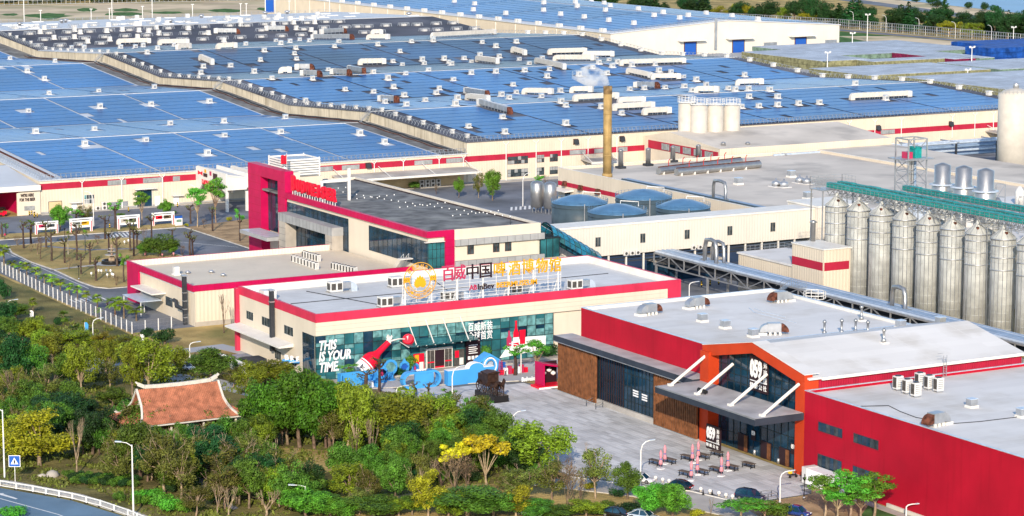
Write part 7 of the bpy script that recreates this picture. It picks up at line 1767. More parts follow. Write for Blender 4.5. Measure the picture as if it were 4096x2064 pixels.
MB().box(-2.2,-1.95,-1.5,1.9,.45,4.6).build('side_wall','panel_magenta',t,local=True)
for k,(x,z) in enumerate(((-.6,2.4),(.6,2.9),(1.5,2.2))):MB().lathe((x,1.3,z),[(.1,-.4),(.5,-.1),(.5,.2),(.1,.5)],10).build('white_bubble','sign_white',t,local=True)
g=G(*Z(11,160,285)); t=thing('letter_row','white script letters on the ground by the photo booth','letters',(g.x,g.y,0)); letters('Budweiser 百威',(g.x,g.y,.75),5.2,1.2,.25,'sign_white',t,shear=.2,bold=.02)
g=G(*Z(11,205,260)); t=thing('carousel_horse','small carousel horse prop beside the photo booth','prop',(g.x,g.y,0)); MB().tube([(-.9,0,1.5),(-.3,0,1.6),(.4,0,1.55),(.8,0,2.1),(1.0,0,2.6),(1.4,0,2.4)],[.25,.36,.34,.22,.2,.1],8).build('body','duct_cream',t,local=True); MB().tube([(0,0,0),(0,0,3.1)],.06,6).build('pole','sign_gold',t,local=True)
for x,z in ((-.7,.8),(-.5,.7),(.5,.7),(.7,.9)):MB().tube([(x*.8,.1,1.4),(x*1.3,.1,1.1),(x,.1,z)],[.13,.09,.06],6).build('leg','duct_cream',t,local=True)
# ------------------------------------------------------------------ bronze horse wagon on a black base
gF,gL,gR=G(1978,1613.7),G(1886,1585),G(2030,1607.6)
bw,bl=max(3.0,(gR-gF).length),max(6.0,(gL-gF).length)
t=thing('wagon_statue','bronze statue of a beer wagon drawn by two horses on a black plinth','statue',(gF.x,gF.y,0))
def LB(x0,x1,y0,y1,z0,z1,nm,m):MB().box(x0,x1,y0,y1,z0,z1).build(nm,m,t,local=True)
LB(-.15,bw+.15,-.15,bl+.15,0,.15,'step','black_stone'); LB(0,bw,0,bl,.15,1.25,'plinth','black_stone')
wx0,wx1=bw*.14,bw*.86; sc_=bw/3.6
LB(wx0,wx1,bl*.46,bl*.97,2.5,3.3,'wagon_bed','bronze'); LB(wx0-.1,wx1+.1,bl*.42,bl*.70,3.3,4.9,'cab','bronze'); LB(wx0+.1,wx1-.1,bl*.72,bl*.96,3.3,4.5,'barrel_load','bronze')
mb=MB(); mb.extr([(wx0-.3,4.9),(wx1+.3,4.9),(wx1+.3,5.1),((wx0+wx1)/2,5.35),(wx0-.3,5.1)],(0,bl*.38,0),(1,0,0),(0,0,1),(0,bl*.36,0)); mb.build('cab_roof','bronze',t,local=True)
for x in (wx0-.15,wx1+.15):
    for y in (bl*.56,bl*.86):
        mb=MB(); rw=.95 if y > bl*.7 else .8
        mb.tube([(x,y+rw*math.cos(R(k*20)),1.25+rw+rw*math.sin(R(k*20))) for k in range(19)],.1,6)
        for k in range(6):mb.bar((x,y,1.25+rw),(x,y+rw*math.cos(R(k*60)),1.25+rw+rw*math.sin(R(k*60))),.08)
        mb.build('wheel','bronze',t,local=True)
def horse(cx,cy,par,s=1.0):
    mb=MB(); z=1.25
    P=lambda x,y,zz:(cx+x,cy+y,z+zz*s)
    # one continuous trunk, neck and head facing -Y
    mb.tube([P(0,1.25,1.45),P(0,1.1,1.62),P(0,.6,1.6),P(0,0,1.52),P(0,-.45,1.62),P(0,-.75,1.95),P(0,-.95,2.3),P(0,-1.05,2.52),P(0,-1.3,2.42),P(0,-1.6,2.22)],[.16,.40,.46,.43,.46,.36,.26,.22,.18,.10],12)
    for sx in (-.24,.24):
        up=.25 if sx < 0 else 0
        mb.tube([P(sx,-.45,1.4),P(sx,-.5-up*1.2,.85+up*.3),P(sx,-.5-up*.6,.42+up),P(sx,-.55-up*.5,.02+up*.9)],[.2,.12,.08,.09],7)
        mb.tube([P(sx,.85,1.5),P(sx,.65,.95),P(sx,1.0,.55),P(sx,.9,.02)],[.27,.15,.09,.1],7)
        mb.tube([P(sx*.35,-1.02,2.6),P(sx*.45,-1.0,2.82)],[.07,.02],5)
    mb.tube([P(0,1.3,1.6),P(0,1.6,1.2),P(0,1.62,.6)],[.1,.12,.03],6)
    mb.tube([P(0,-.5,2.05),P(0,-.72,2.4),P(0,-.92,2.66)],[.08,.12,.08],6)
    mb.build('horse','bronze',par,local=True)
horse(bw*.28,bl*.20,t,1.05); horse(bw*.72,bl*.17,t,1.18)
MB().bar((bw*.5,bl*.05,2.3),(bw*.5,bl*.5,2.3),.12).build('shaft','bronze',t,local=True)
# ------------------------------------------------------------------ tables, parasols, bollards
def C7(x,y):return G(2560+x/4.056,1680+y/4.056)
tb0=thing('picnic_table','x','table',(0,0,0),'black legged tables on the plaza')
for k in range(5):MB().box(-.46+k*.19,-.29+k*.19,-1.15,1.15,.74,.80).build('plank','wood_table',tb0,local=True)
for y in (-.85,.85):
    mb=MB()
    for s in (-1,1):mb.bar((s*.46,y,0),(s*.34,y,.74),.09)
    mb.bar((-.42,y,.22),(.42,y,.22),.07); mb.bar((-.36,y,.7),(.36,y,.7),.07); mb.build('trestle','paint_black',tb0,local=True)
MB().bar((0,-.85,.22),(0,.85,.22),.07).build('stretcher','paint_black',tb0,local=True)
TB=[(245,735,'left edge, nearest the lamp'),(480,710,'behind the left edge table'),(765,660,'back row behind the black car'),(1025,635,'back row, beside the pink parasol'),(1245,595,'back row nearest the red pillar'),(735,920,'front row nearest the black car'),(1005,890,'front row in the middle'),(1230,855,'in the middle, left of a pink parasol'),(1490,820,'in the middle with a pale top'),(1760,780,'furthest right, near the glass doors')]
for x,y,lb_ in TB:
    p=C7(x,y); copy_tree(tb0,(p.x,p.y,.04),R(12),1.12,'dark trestle table '+lb_)
drop(tb0)
um0=thing('closed_parasol','x','parasol',(0,0,0),'closed pink parasols')
MB().lathe((0,0,.08),[(.03,0),(.03,.6),(.30,.62),(.26,1.0),(.14,1.4),(.17,1.45),(.20,1.9),(.24,2.15),(.15,2.45),(.04,2.7)],12).build('canopy','umbrella_pink',um0,local=True)
MB().lathe((0,0,1.35),[(.15,0),(.185,.1),(.15,.25)],12).build('tie_band','sign_blue',um0,local=True)
MB().tube([(0,0,0),(0,0,2.75)],.03,6).build('pole','metal_white',um0,local=True); MB().box(-.4,.4,-.4,.4,0,.09).build('base','sign_white',um0,local=True)
for x,y,lb_ in ((335,800,'leftmost, at the left edge table'),(402,715,'behind the leftmost one'),(850,700,'in the back row left of the middle'),(945,655,'in the back row nearest the red pillar'),(830,985,'nearest the black car'),(930,890,'in the middle of the front row'),(1320,915,'right of the middle tables'),(1425,825,'furthest right')):
    p=C7(x,y); copy_tree(um0,(p.x,p.y,.04),random.random()*6,1.18,'closed pink parasol '+lb_)
drop(um0)
for k,(x,y) in enumerate(((252,985),(368,1015),(470,1035),(985,1168),(1135,1203),(1280,1235),(1393,1265),(1500,1288))):
    p=C7(x,y); t=thing('ball_bollard','round white stone bollard at the plaza kerb','bollard',(p.x,p.y,.03),'round stone bollards'); MB().lathe((0,0,0),[(.22,0),(.2,.22)],14).build('base','stone_beige',t,local=True); MB().lathe((0,0,.5),[(.02,-.32)]+[(.32*math.cos(R(a)),.32*math.sin(R(a))) for a in range(-70,80,20)]+[(.02,.32)],16).build('ball','trim_white',t,local=True)
for k,(x,y) in enumerate(((1025,1215),(1172,1223))):
    p=C7(x,y); t=thing('traffic_cone','black traffic cone at the kerb, '+('left' if k == 0 else 'right')+' of the two','cone',(p.x,p.y,.02)); MB().box(-.22,.22,-.22,.22,0,.05).build('base','paint_black',t,local=True); MB().lathe((0,0,.05),[(.17,0),(.09,.45),(.03,.8)],12).build('cone_body','paint_black',t,local=True)
def hoop_rail(pts,label,h=1.15):
    t=thing('hand_rail',label,'railing',(*pts[0],0)); 
    for a,b in zip(pts,pts[1:]):
        for z in (h,h*.55):MB().bar((*a,z),(*b,z),.07).build('rail','metal_galv',t)
    for a in pts:MB().bar((*a,0),(*a,h),.09).build('post','metal_dark',t)
hoop_rail([tuple(G(*Z(11,x,y)))[:2] for x,y in ((560,472),(618,448))],'low steel handrail in front of the left timber slats'); hoop_rail([tuple(G(*Z(11,x,y)))[:2] for x,y in ((632,495),(685,480))],'low steel handrail in front of the dark glazing')
hoop_rail([tuple(G(2860+x/6.44,1880+y/6.44))[:2] for x,y in ((925,690),(1185,720),(1450,685),(1605,750),(1365,795),(1130,760))],'steel bicycle railing near the dark estate car',1.05)
for k,(n,x,y) in enumerate(((11,1830,840),(11,1852,838),(11,2010,905),(12,20,870))):
    p=G(*Z(n,x,y)); t=thing('litter_bin','cylindrical steel bin at the taproom doors','bin',(p.x,p.y,.03),'steel bins at the taproom doors'); MB().lathe((0,0,0),[(.26,0),(.26,.9),(.2,.92)],14).build('drum','metal_galv',t,local=True)
# container beside the red wing
pc0=G(3267,1924); t=thing('container','white refrigerated container beside the red wall','container',(pc0.x,pc0.y,0)); wd=2.4; x0,y1=pc0.x,pc0.y
x0=min(x0,238.4-wd)
MB().box(x0,x0+wd,y1-12,y1-1.2,.15,2.75).build('box','sign_white',t); MB().box(x0-.02,x0+wd+.02,y1-1.19,y1,.15,2.8).build('reefer_unit','unit_white',t); MB().box(x0-.04,x0-.021,y1-1.0,y1-.7,.6,1.7).build('grille','grille_dark',t)
for k in range(26):MB().box(x0-.05,x0-.001,y1-1.5-k*.4,y1-1.3-k*.4,.25,2.65).build('rib','sign_white',t)
# ------------------------------------------------------------------ cars
def car(px_,py_,rz,paint,label,L=4.9,W=1.9,Hh=1.5,suv=False):
    g=G(px_,py_); t=thing('parked_car',label,'car',(g.x,g.y,.02),None,rz)
    hb=.78 if not suv else .95
    # body along local +X (nose), lofted sections
    secs=[]
    prof=[(-.5,.55,hb-.02),(-.47,.28,hb+.04),(-.3,.24,hb+.06),(0,.24,hb+.02),(.25,.24,hb),(.42,.26,hb-.14),(.49,.32,hb-.26),(.5,.42,hb-.34)]
    if suv:prof=[(-.5,.5,hb),(-.485,.3,hb+.06),(-.3,.28,hb+.06),(0,.28,hb+.04),(.25,.28,hb+.02),(.43,.30,hb-.06),(.49,.36,hb-.18),(.5,.45,hb-.3)]
    vs=[]; fs=[]
    for u,zl,zh in prof:
        wv=W/2*(1-.10*abs(u*2) ** 6-(.06 if abs(u) > .46 else 0))
        for (yy,zz) in ((-wv*.92,zl),(-wv,(zl+zh)*.5),(-wv*.97,zh-.06),(-wv*.85,zh),(wv*.85,zh),(wv*.97,zh-.06),(wv,(zl+zh)*.5),(wv*.92,zl)):vs.append((u*L,yy,zz))
    n=8
    for i in range(len(prof)-1):
        for k in range(n):fs.append((i*n+k,i*n+(k+1) % n,(i+1)*n+(k+1) % n,(i+1)*n+k))
    fs += [tuple(range(n))[::-1],tuple(range((len(prof)-1)*n,len(prof)*n))]
    MB().add(vs,fs,True).build('body',paint,t,local=True)
    cab=[(-.44,0),(-.30,.72),(-.15,.98),(.02,1.0),(.12,.9),(.28,0)] if not suv else [(-.49,0),(-.45,.8),(-.3,1.0),(.0,1.0),(.1,.92),(.27,0)]
    vs=[]; fs=[]; ch_=Hh-hb
    for u,k in cab:
        wv=W/2*(.92-.20*k)
        for yy in (-wv,wv):vs.append((u*L,yy,hb-.01+k*ch_))
    m_=len(cab)
    for i in range(m_-1):fs.append((2*i,2*i+1,2*i+3,2*i+2))
    fs += [tuple(2*i for i in range(m_)),tuple(2*i+1 for i in range(m_-1,-1,-1))]
    MB().add(vs,fs).build('glasshouse','glass_dark',t,local=True)
    # roof skin and pillars in body colour
    r0,r1=cab[1 if suv else 2],cab[3]
    vs=[]
    for u,k in [c for c in cab if c[1] >= (.79 if suv else .71)]:
        wv=W/2*(.93-.20*k)
        for yy,dz in ((-wv,-.05),(-wv*.9,.035),(wv*.9,.035),(wv,-.05)):vs.append((u*L,yy,hb-.01+k*ch_+dz))
    q=len(vs) // 4; MB().add(vs,[(4*i+k,4*i+k+1,4*i+5+k,4*i+4+k) for i in range(q-1) for k in range(3)],True).build('roof',paint,t,local=True)
    for s in (-1,1):
        mb=MB()
        for (u0,k0),(u1,k1) in ((cab[0],cab[2]),(cab[-1],cab[-2])):
            mb.bar((u0*L,s*W/2*(.93-.2*k0),hb+k0*ch_),(u1*L,s*W/2*(.93-.2*k1),hb+k1*ch_),.08)
        mb.bar((-.05*L,s*W/2*.925,hb),(-.04*L,s*W/2*.74,hb+ch_),.09); mb.build('pillar',paint,t,local=True)
        MB().box(.2*L,.25*L,s*(W/2+.02)-.07,s*(W/2+.02)+.07,hb+.02,hb+.16).build('mirror',paint,t,local=True)
        MB().box(.46*L,.487*L,s*W*.30-.2,s*W*.30+.2,hb-.24,hb-.14).build('headlight','sign_white',t,local=True)
        MB().box(-.505*L,-.485*L,s*W*.30-.25,s*W*.30+.25,hb-.18,hb-.06).build('tail_light','sign_red',t,local=True)
        for u in (-.30,.31):
            wl=MB().tube([(u*L,s*(W/2-.22),.34),(u*L,s*(W/2+.01),.34)],.34,16).build('wheel','paint_black',t,local=True); MB().tube([(u*L,s*(W/2-.02),.34),(u*L,s*(W/2+.03),.34)],.21,12).build('rim','metal_steel',wl,local=True)
    MB().box(-.512*L,-.498*L,-.28,.28,hb-.36,hb-.24).build('number_plate','sign_white',t,local=True)
    return t
VD=math.atan2(-1,0)
car(2560,1928,R(-55),'car_white','white electric car parked at the plaza kerb beside the lamp')
car(2712,1955,R(122),'car_black','black coupe at the plaza kerb, tail towards the cones')
car(3002,2000,R(-62),'car_navy','dark blue estate car behind the leafy tree by the railing',4.9,1.95,1.75,True)
car(3185,2062,R(-62),'car_blue','blue car below the soil bank in front of the red wall',4.7,1.9,1.55)
car(2572,2076,R(-58),'car_silver','pale silver car at the bottom edge under the bright trees')
car(2465,2066,R(-58),'car_black','dark car at the bottom edge left of the silver one')
car(2120,2062,R(-60),'car_silver','pale car half hidden by bushes at the bottom edge')
car(735,1478,R(-60),'car_white','white car glimpsed behind the temple trees')
sc=thing('scooter','small scooter with yellow box by the orange portal leg','scooter',(*G(3172,1912)[:2],.03))
MB().tube([(-.6,0,.3),(-.5,0,.7),(.0,0,.55),(.45,0,.5),(.6,0,1.0)],[.12,.2,.14,.12,.06],8).build('frame','paint_black',sc,local=True); MB().box(-.85,-.35,-.25,.25,.8,1.25).build('cargo_box','paint_yellow',sc,local=True)
for x in (-.6,.65):MB().tube([(x,-.06,.26),(x,.06,.26)],.26,12).build('wheel','paint_black',sc,local=True)
MB().bar((.6,-.3,1.05),(.6,.3,1.05),.05).build('handlebar','paint_black',sc,local=True)
mq=thing('marquee','white and black hoarding with machines beside the museum side wall','enclosure',(*G(*Z(9,1830,60))[:2],0))
gq=G(*Z(10,95,150)); 
MB().box(192,198.6,447,447.3,0,2.2).build('panel','sign_white',mq); MB().box(192,192.3,447.3,464,0,2.2).build('panel','sign_white',mq); MB().box(193,197,450,454,0,2.6).build('machine','metal_dark',mq); MB().box(193.4,196.6,456,459,0,2.2).build('machine','metal_galv',mq)
MB().box(188.5,191.8,459,463,0,1.9).build('tarpaulin','sign_black',mq)
for n,x,y,ty in ((5,228,1110,1045),(5,640,1215,1135),(5,408,1225,1170),(5,1062,1290,1225)):
    p=G(*Z(n,x,y)); h=onX(*Z(n,x,ty),p.x).z; t=thing('banner_flag','white feather banner flag on the wood edge below the fence','flag',(p.x,p.y,0),'feather banners'); MB().tube([(0,0,0),(0,0,h)],.05,6).build('pole','metal_white',t,local=True)
    MB().extr([(0,h*.25),(.75,h*.3),(.8,h*.8),(.45,h),(0,h)],(0,0,0),(_r.x,_r.y,0),(0,0,1),(0,.03,0)).build('cloth','sign_white' if n == 5 and x != 640 else 'event_blue',t,local=True)
# ------------------------------------------------------------------ people: one continuous skinned body each
def person(g,label,jacket,trousers,rz=0,stride=.3,arms=.15,hold=None,bag=None,h=1.82):
    me=bpy.data.meshes.new('person'); s=h/1.75
    V=[(0,0,.95),(0,0,1.12),(0,.01,1.35),(0,.0,1.48),(0,-.02,1.60),(0,-.02,1.70),
         (.10,0,.92),(.11,-stride*.5,.50),(.11,-stride*.9+.12,.08),(.11,-stride*.9-.06,.04),
         (-.10,0,.92),(-.11,stride*.35,.50),(-.11,stride*.95,.08),(-.11,stride*.95-.16,.04),
         (.19,.0,1.42),(.24,arms*.4,1.16),(.23,-arms*.8,.93),(.23,-arms-.05,.85),
         (-.19,.0,1.42),(-.24,-arms*.4,1.16),(-.23,arms*.5,.93),(-.23,arms*.6,.85)]
    E_=[(0,1),(1,2),(2,3),(3,4),(4,5),(0,6),(6,7),(7,8),(8,9),(0,10),(10,11),(11,12),(12,13),(2,14),(14,15),(15,16),(16,17),(2,18),(18,19),(19,20),(20,21)]
    RR=[.15,.14,.16,.06,.10,.09,.10,.07,.05,.045,.10,.07,.05,.045,.07,.055,.04,.035,.07,.055,.04,.035]
    me.from_pydata([(a*s,b*s,c*s) for a,b,c in V],E_,[])
    o=bpy.data.objects.new('person',me); _tmp.collection.objects.link(o)
    md=o.modifiers.new('skin','SKIN'); md.use_smooth_shade=True
    sk=me.skin_vertices[0].data if me.skin_vertices else None
    if sk is None:
        import bmesh
        bm=bmesh.new(); bm.from_mesh(me); bm.verts.layers.skin.verify(); bm.to_mesh(me); bm.free(); sk=me.skin_vertices[0].data
    for i,r_ in enumerate(RR):sk[i].radius=(r_*s,r_*s)
    sk[0].use_root=True
    sb_=o.modifiers.new('sub','SUBSURF'); sb_.levels=1; sb_.render_levels=1
    _tmp.view_layers[0].update()
    m2=bpy.data.meshes.new_from_object(o.evaluated_get(_tmp.view_layers[0].depsgraph))
    bpy.data.objects.remove(o)
    m2.materials.clear()
    for nm in (trousers,jacket,'skin','hair','paint_black'):m2.materials.append(M(nm))
    for p in m2.polygons:
        z=p.center.z/s; x=abs(p.center.x)/s
        p.material_index=4 if z < .07 else 2 if (x > .17 and z < .93) else 0 if z < .98 else 1 if z < 1.47 else 3 if (z > 1.64 or p.center.y/s > .03) else 2
        p.use_smooth=True
    ob=bpy.data.objects.new('person',m2); COL.objects.link(ob); ob.location=g; ob.rotation_euler.z=rz
    tag(ob,label,'person')
    if bag:
        b=MB().box(-.16,.16,.12,.30,1.05,1.45).build('backpack',bag,ob,local=True)
    return ob
person((*G(20,959)[:2],.13),'person in a pink jacket with dark backpack walking past the garden','sign_crimson','paint_black',R(-60),.45,.2,bag='paint_black')
person((*G(2223,1482)[:2],.02),'person in black standing behind the timber slat corner','paint_black','paint_black',R(140),.1,.05)
person((*G(2022,1503)[:2],.02),'worker in a pale shirt beside the red ladder','sign_white','grille_dark',R(60),.2,.3)
person((*G(430,1232)[:2],.02),'person in dark clothes standing behind the wire fence by the palms','grille_dark','paint_black',R(20),.1,.05)
person((*G(*Z(10,1205,395))[:2],.02),'person in black standing at the blue capsule wall','paint_black','paint_black',R(-20),.15,.1)
t=thing('step_ladder','pale red step ladder beside the worker on the plaza','ladder',(*G(2003,1502)[:2],0))
for s in (-.35,.35):MB().bar((s,-.3,0),(s*.7,0,3.2),.07).build('stile','sign_crimson',t,local=True); MB().bar((s,.6,0),(s*.7,0,3.2),.06).build('stile','sign_crimson',t,local=True)
for k in range(7):MB().bar((-.33+k*.013,-.3+k*.04,.3+k*.42),(.33-k*.013,-.3+k*.04,.3+k*.42),.06).build('tread','sign_crimson',t,local=True)
t=thing('red_banner_props','row of red and white boxes stacked behind the worker','boxes',(*G(2045,1495)[:2],0))
for k in range(7):MB().box(-2.5+k*.9,-1.8+k*.9,-.3,.4,0,1.0+.3*(k % 3)).build('box',('sign_red','sign_white','sign_crimson')[k % 3],t,local=True)
# ------------------------------------------------------------------ temple pavilion with terracotta roof
def TP(x,y,z):return G(380+x/2.306,1420+y/2.306,z)
RZ,EZ=9.6,4.6
rl0,rl1=TP(405,335,RZ),TP(1112,232,RZ)
ty=(rl0.y+rl1.y)/2; tx0,tx1=rl0.x+1.2,rl1.x-1.2
fe=TP(800,605,EZ); hd=max(5.0,ty-fe.y)
tp=thing('temple_pavilion','temple pavilion with curved terracotta tile roof among the trees','pavilion',((tx0+tx1)/2,ty,0))
def zc(v):   # roof curve, v = 0 ridge, 1 eave
    return RZ-(RZ-EZ)*(v*.92+.08*math.sin(v*math.pi)*1.6+(.08*v*v))
xe=1.2
nU,nV=46,10
tile=[]
for side,nm in ((-1,'front'),(1,'rear')):
    rf=MB()
    for i in range(nV):
        v0,v1=i/nV,(i+1)/nV; y0,y1=ty+side*hd*v0,ty+side*hd*v1
        e0=xe+(1.4*v0 ** 3 if v0 > .5 else 0); e1=xe+(1.4*v1 ** 3 if v1 > .5 else 0)
        rf.hexa([(tx0-e0,y0,zc(v0)-.2),(tx1+e0,y0,zc(v0)-.2),(tx1+e1,y1,zc(v1)-.2),(tx0-e1,y1,zc(v1)-.2)],[(tx0-e0,y0,zc(v0)),(tx1+e0,y0,zc(v0)),(tx1+e1,y1,zc(v1)),(tx0-e1,y1,zc(v1))])
    slope=rf.build('roof_slope','tile_terracotta',tp)
    for k in range(nU):
        x=tx0-.9+(tx1-tx0+1.8)*k/(nU-1)
        MB().tube([(x,ty+side*hd*v,zc(v)+.02) for v in (0,.2,.4,.6,.8,1.0)],.10,6,caps=True).build('roof_tile_row','tile_terracotta',slope)
# side skirts
for s,xx in ((-1,tx0),(1,tx1)):
    vm=.45; mb=MB(); z1_,ylim=zc(vm),hd*.62
    out=xx+s*4.6; mb.hexa([(xx,ty-ylim,z1_-1.6),(xx,ty+ylim,z1_-1.6),(out,ty+hd,EZ-.3),(out,ty-hd,EZ-.3)],[(xx,ty-ylim,z1_-1.4),(xx,ty+ylim,z1_-1.4),(out,ty+hd,EZ-.1),(out,ty-hd,EZ-.1)]); sk_=mb.build('roof_skirt','tile_terracotta',tp)
    for k in range(14):
        u=k/13; MB().tube([(xx,ty+ylim*(2*u-1),z1_-1.38),(out,ty+hd*(2*u-1),EZ-.08)],.10,6).build('roof_tile_row','tile_terracotta',sk_)
    MB().extr([(-hd*.5,zc(.5)-.25),(hd*.5,zc(.5)-.25),(0,RZ-.3)],(xx,ty,0),(0,1,0),(0,0,1),(s*.2,0,0)).build('gable','plaster_pale',tp)
# ridge with swept-up ends
rp=[(tx0-1.3,ty,RZ+1.4),(tx0-.9,ty,RZ+1.0),(tx0+.2,ty,RZ+.45),(tx0+3,ty,RZ+.32),((tx0+tx1)/2,ty,RZ+.28),(tx1-3,ty,RZ+.32),(tx1-.2,ty,RZ+.45),(tx1+.9,ty,RZ+1.0),(tx1+1.3,ty,RZ+1.4)]
mb=MB()
for i,(a,b) in enumerate(zip(rp,rp[1:])):mb.bar(a,b,.45,.62 if 0 < i < 7 else .3)
mb.build('ridge','plaster_pale',tp)
for s,xx in ((-1,tx0-xe),(1,tx1+xe)):
    for sd in (-1,1):
        mb=MB(); pp=[(xx+s*(1.4*v ** 3 if v > .5 else 0),ty+sd*hd*v,zc(v)+.12) for v in (0,.2,.4,.6,.8,1)]+[(xx+s*2.0,ty+sd*(hd+.6),zc(1)+.5)]
        for a,b in zip(pp,pp[1:]):mb.bar(a,b,.35,.3)
        mb.build('verge','plaster_pale',tp)
MB().box(tx0-3.5,tx1+3.5,ty-hd+.5,ty+hd-.5,0,.7).build('platform','stone_grey',tp)
MB().box(tx0-1.5,tx1+1.5,ty-hd*.45,ty+hd*.5,.7,EZ-.2).build('hall_wall','metal_rust',tp)
for k in range(7):
    x=tx0-2.6+(tx1-tx0+5.2)*k/6
    for sd in (-1,1):MB().lathe((x,ty+sd*(hd-1.0),.7),[(.28,0),(.2,.3),(.2,EZ-1.1)],10).build('column','plaster_pale',tp)
MB().box(tx0-4,tx1+4,ty-hd-.1,ty-hd+.12,EZ-.5,EZ-.28).build('eave_board','plaster_pale',tp); MB().box(tx0-3,tx1+3,ty-hd+.7,ty-hd+.9,.7,1.5).build('balustrade','plaster_pale',tp)
# ------------------------------------------------------------------ vegetation
VAR={}
def leaf_cloud(lobes,n,leaf,rnd,shell=.55,up=.25):
    """many small folded leaves spread through the lobes of a crown"""
    vs=[]; fs=[]
    wts=[l[3]*l[4]*l[5] for l in lobes]; tot=sum(wts)
    acc=[]; s=0
    for w in wts:s += w/tot; acc.append(s)
    for _ in range(n):
        q=rnd.random(); k=next((i for i,a in enumerate(acc) if q <= a),len(lobes)-1)
        cx,cy,cz,rx,ry,rz=lobes[k]
        while True:
            x,y,z=rnd.uniform(-1,1),rnd.uniform(-1,1),rnd.uniform(-1,1); d=math.sqrt(x*x+y*y+z*z)
            if shell < d < 1.05:break
        if rnd.random() < .12:x,y,z=x*1.18,y*1.18,z*1.12
        p=Vector((cx+x*rx,cy+y*ry,cz+z*rz))
        nrm=Vector((x+rnd.uniform(-.9,.9),y+rnd.uniform(-.9,.9),z+up+rnd.uniform(-.9,.9))).normalized()
        t=nrm.orthogonal().normalized(); t.rotate(Matrix.Rotation(rnd.uniform(0,6.28),3,nrm)); b=nrm.cross(t)
        L_=leaf*rnd.uniform(.6,1.35); W_=L_*rnd.uniform(.38,.6); o=len(vs)
        vs += [p-t*L_*.5,p+b*W_*.5-nrm*L_*.08,p+t*L_*.5,p-b*W_*.5-nrm*L_*.08]
        fs.append((o,o+1,o+2,o+3))
    return vs,fs
def limbs(mb,base,tips,r0,rnd,th):
    top=Vector((base[0]+rnd.uniform(-.15,.15),base[1]+rnd.uniform(-.15,.15),th))
    mb.tube([base,(Vector(base)+top)/2+Vector((rnd.uniform(-.12,.12),rnd.uniform(-.12,.12),0)),top],[r0*1.25,r0,r0*.8],7)
    for t in tips:
        t=Vector(t); m=top.lerp(t,.5)+Vector((rnd.uniform(-.25,.25),rnd.uniform(-.25,.25),rnd.uniform(.0,.4)))
        mb.tube([top-Vector((0,0,.2)),m,t],[r0*.55,r0*.36,r0*.12],5,caps=False)
    return top
def twigs(mb,p,d,L_,r,depth_,rnd,spread=.6):
    if depth_ == 0 or r < .008:return
    q=p+d*L_; m=(p+q)/2+Vector((rnd.uniform(-.08,.08),rnd.uniform(-.08,.08),0))*L_
    mb.tube([p,m,q],[r,r*.8,r*.55],5 if r > .05 else 4,caps=False)
    for _ in range(rnd.choice((2,2,3))):
        nd=(d+Vector((rnd.uniform(-1,1),rnd.uniform(-1,1),rnd.uniform(-.25,.8)))*spread).normalized()
        twigs(mb,q,nd,L_*rnd.uniform(.55,.8),r*.58,depth_-1,rnd,spread)
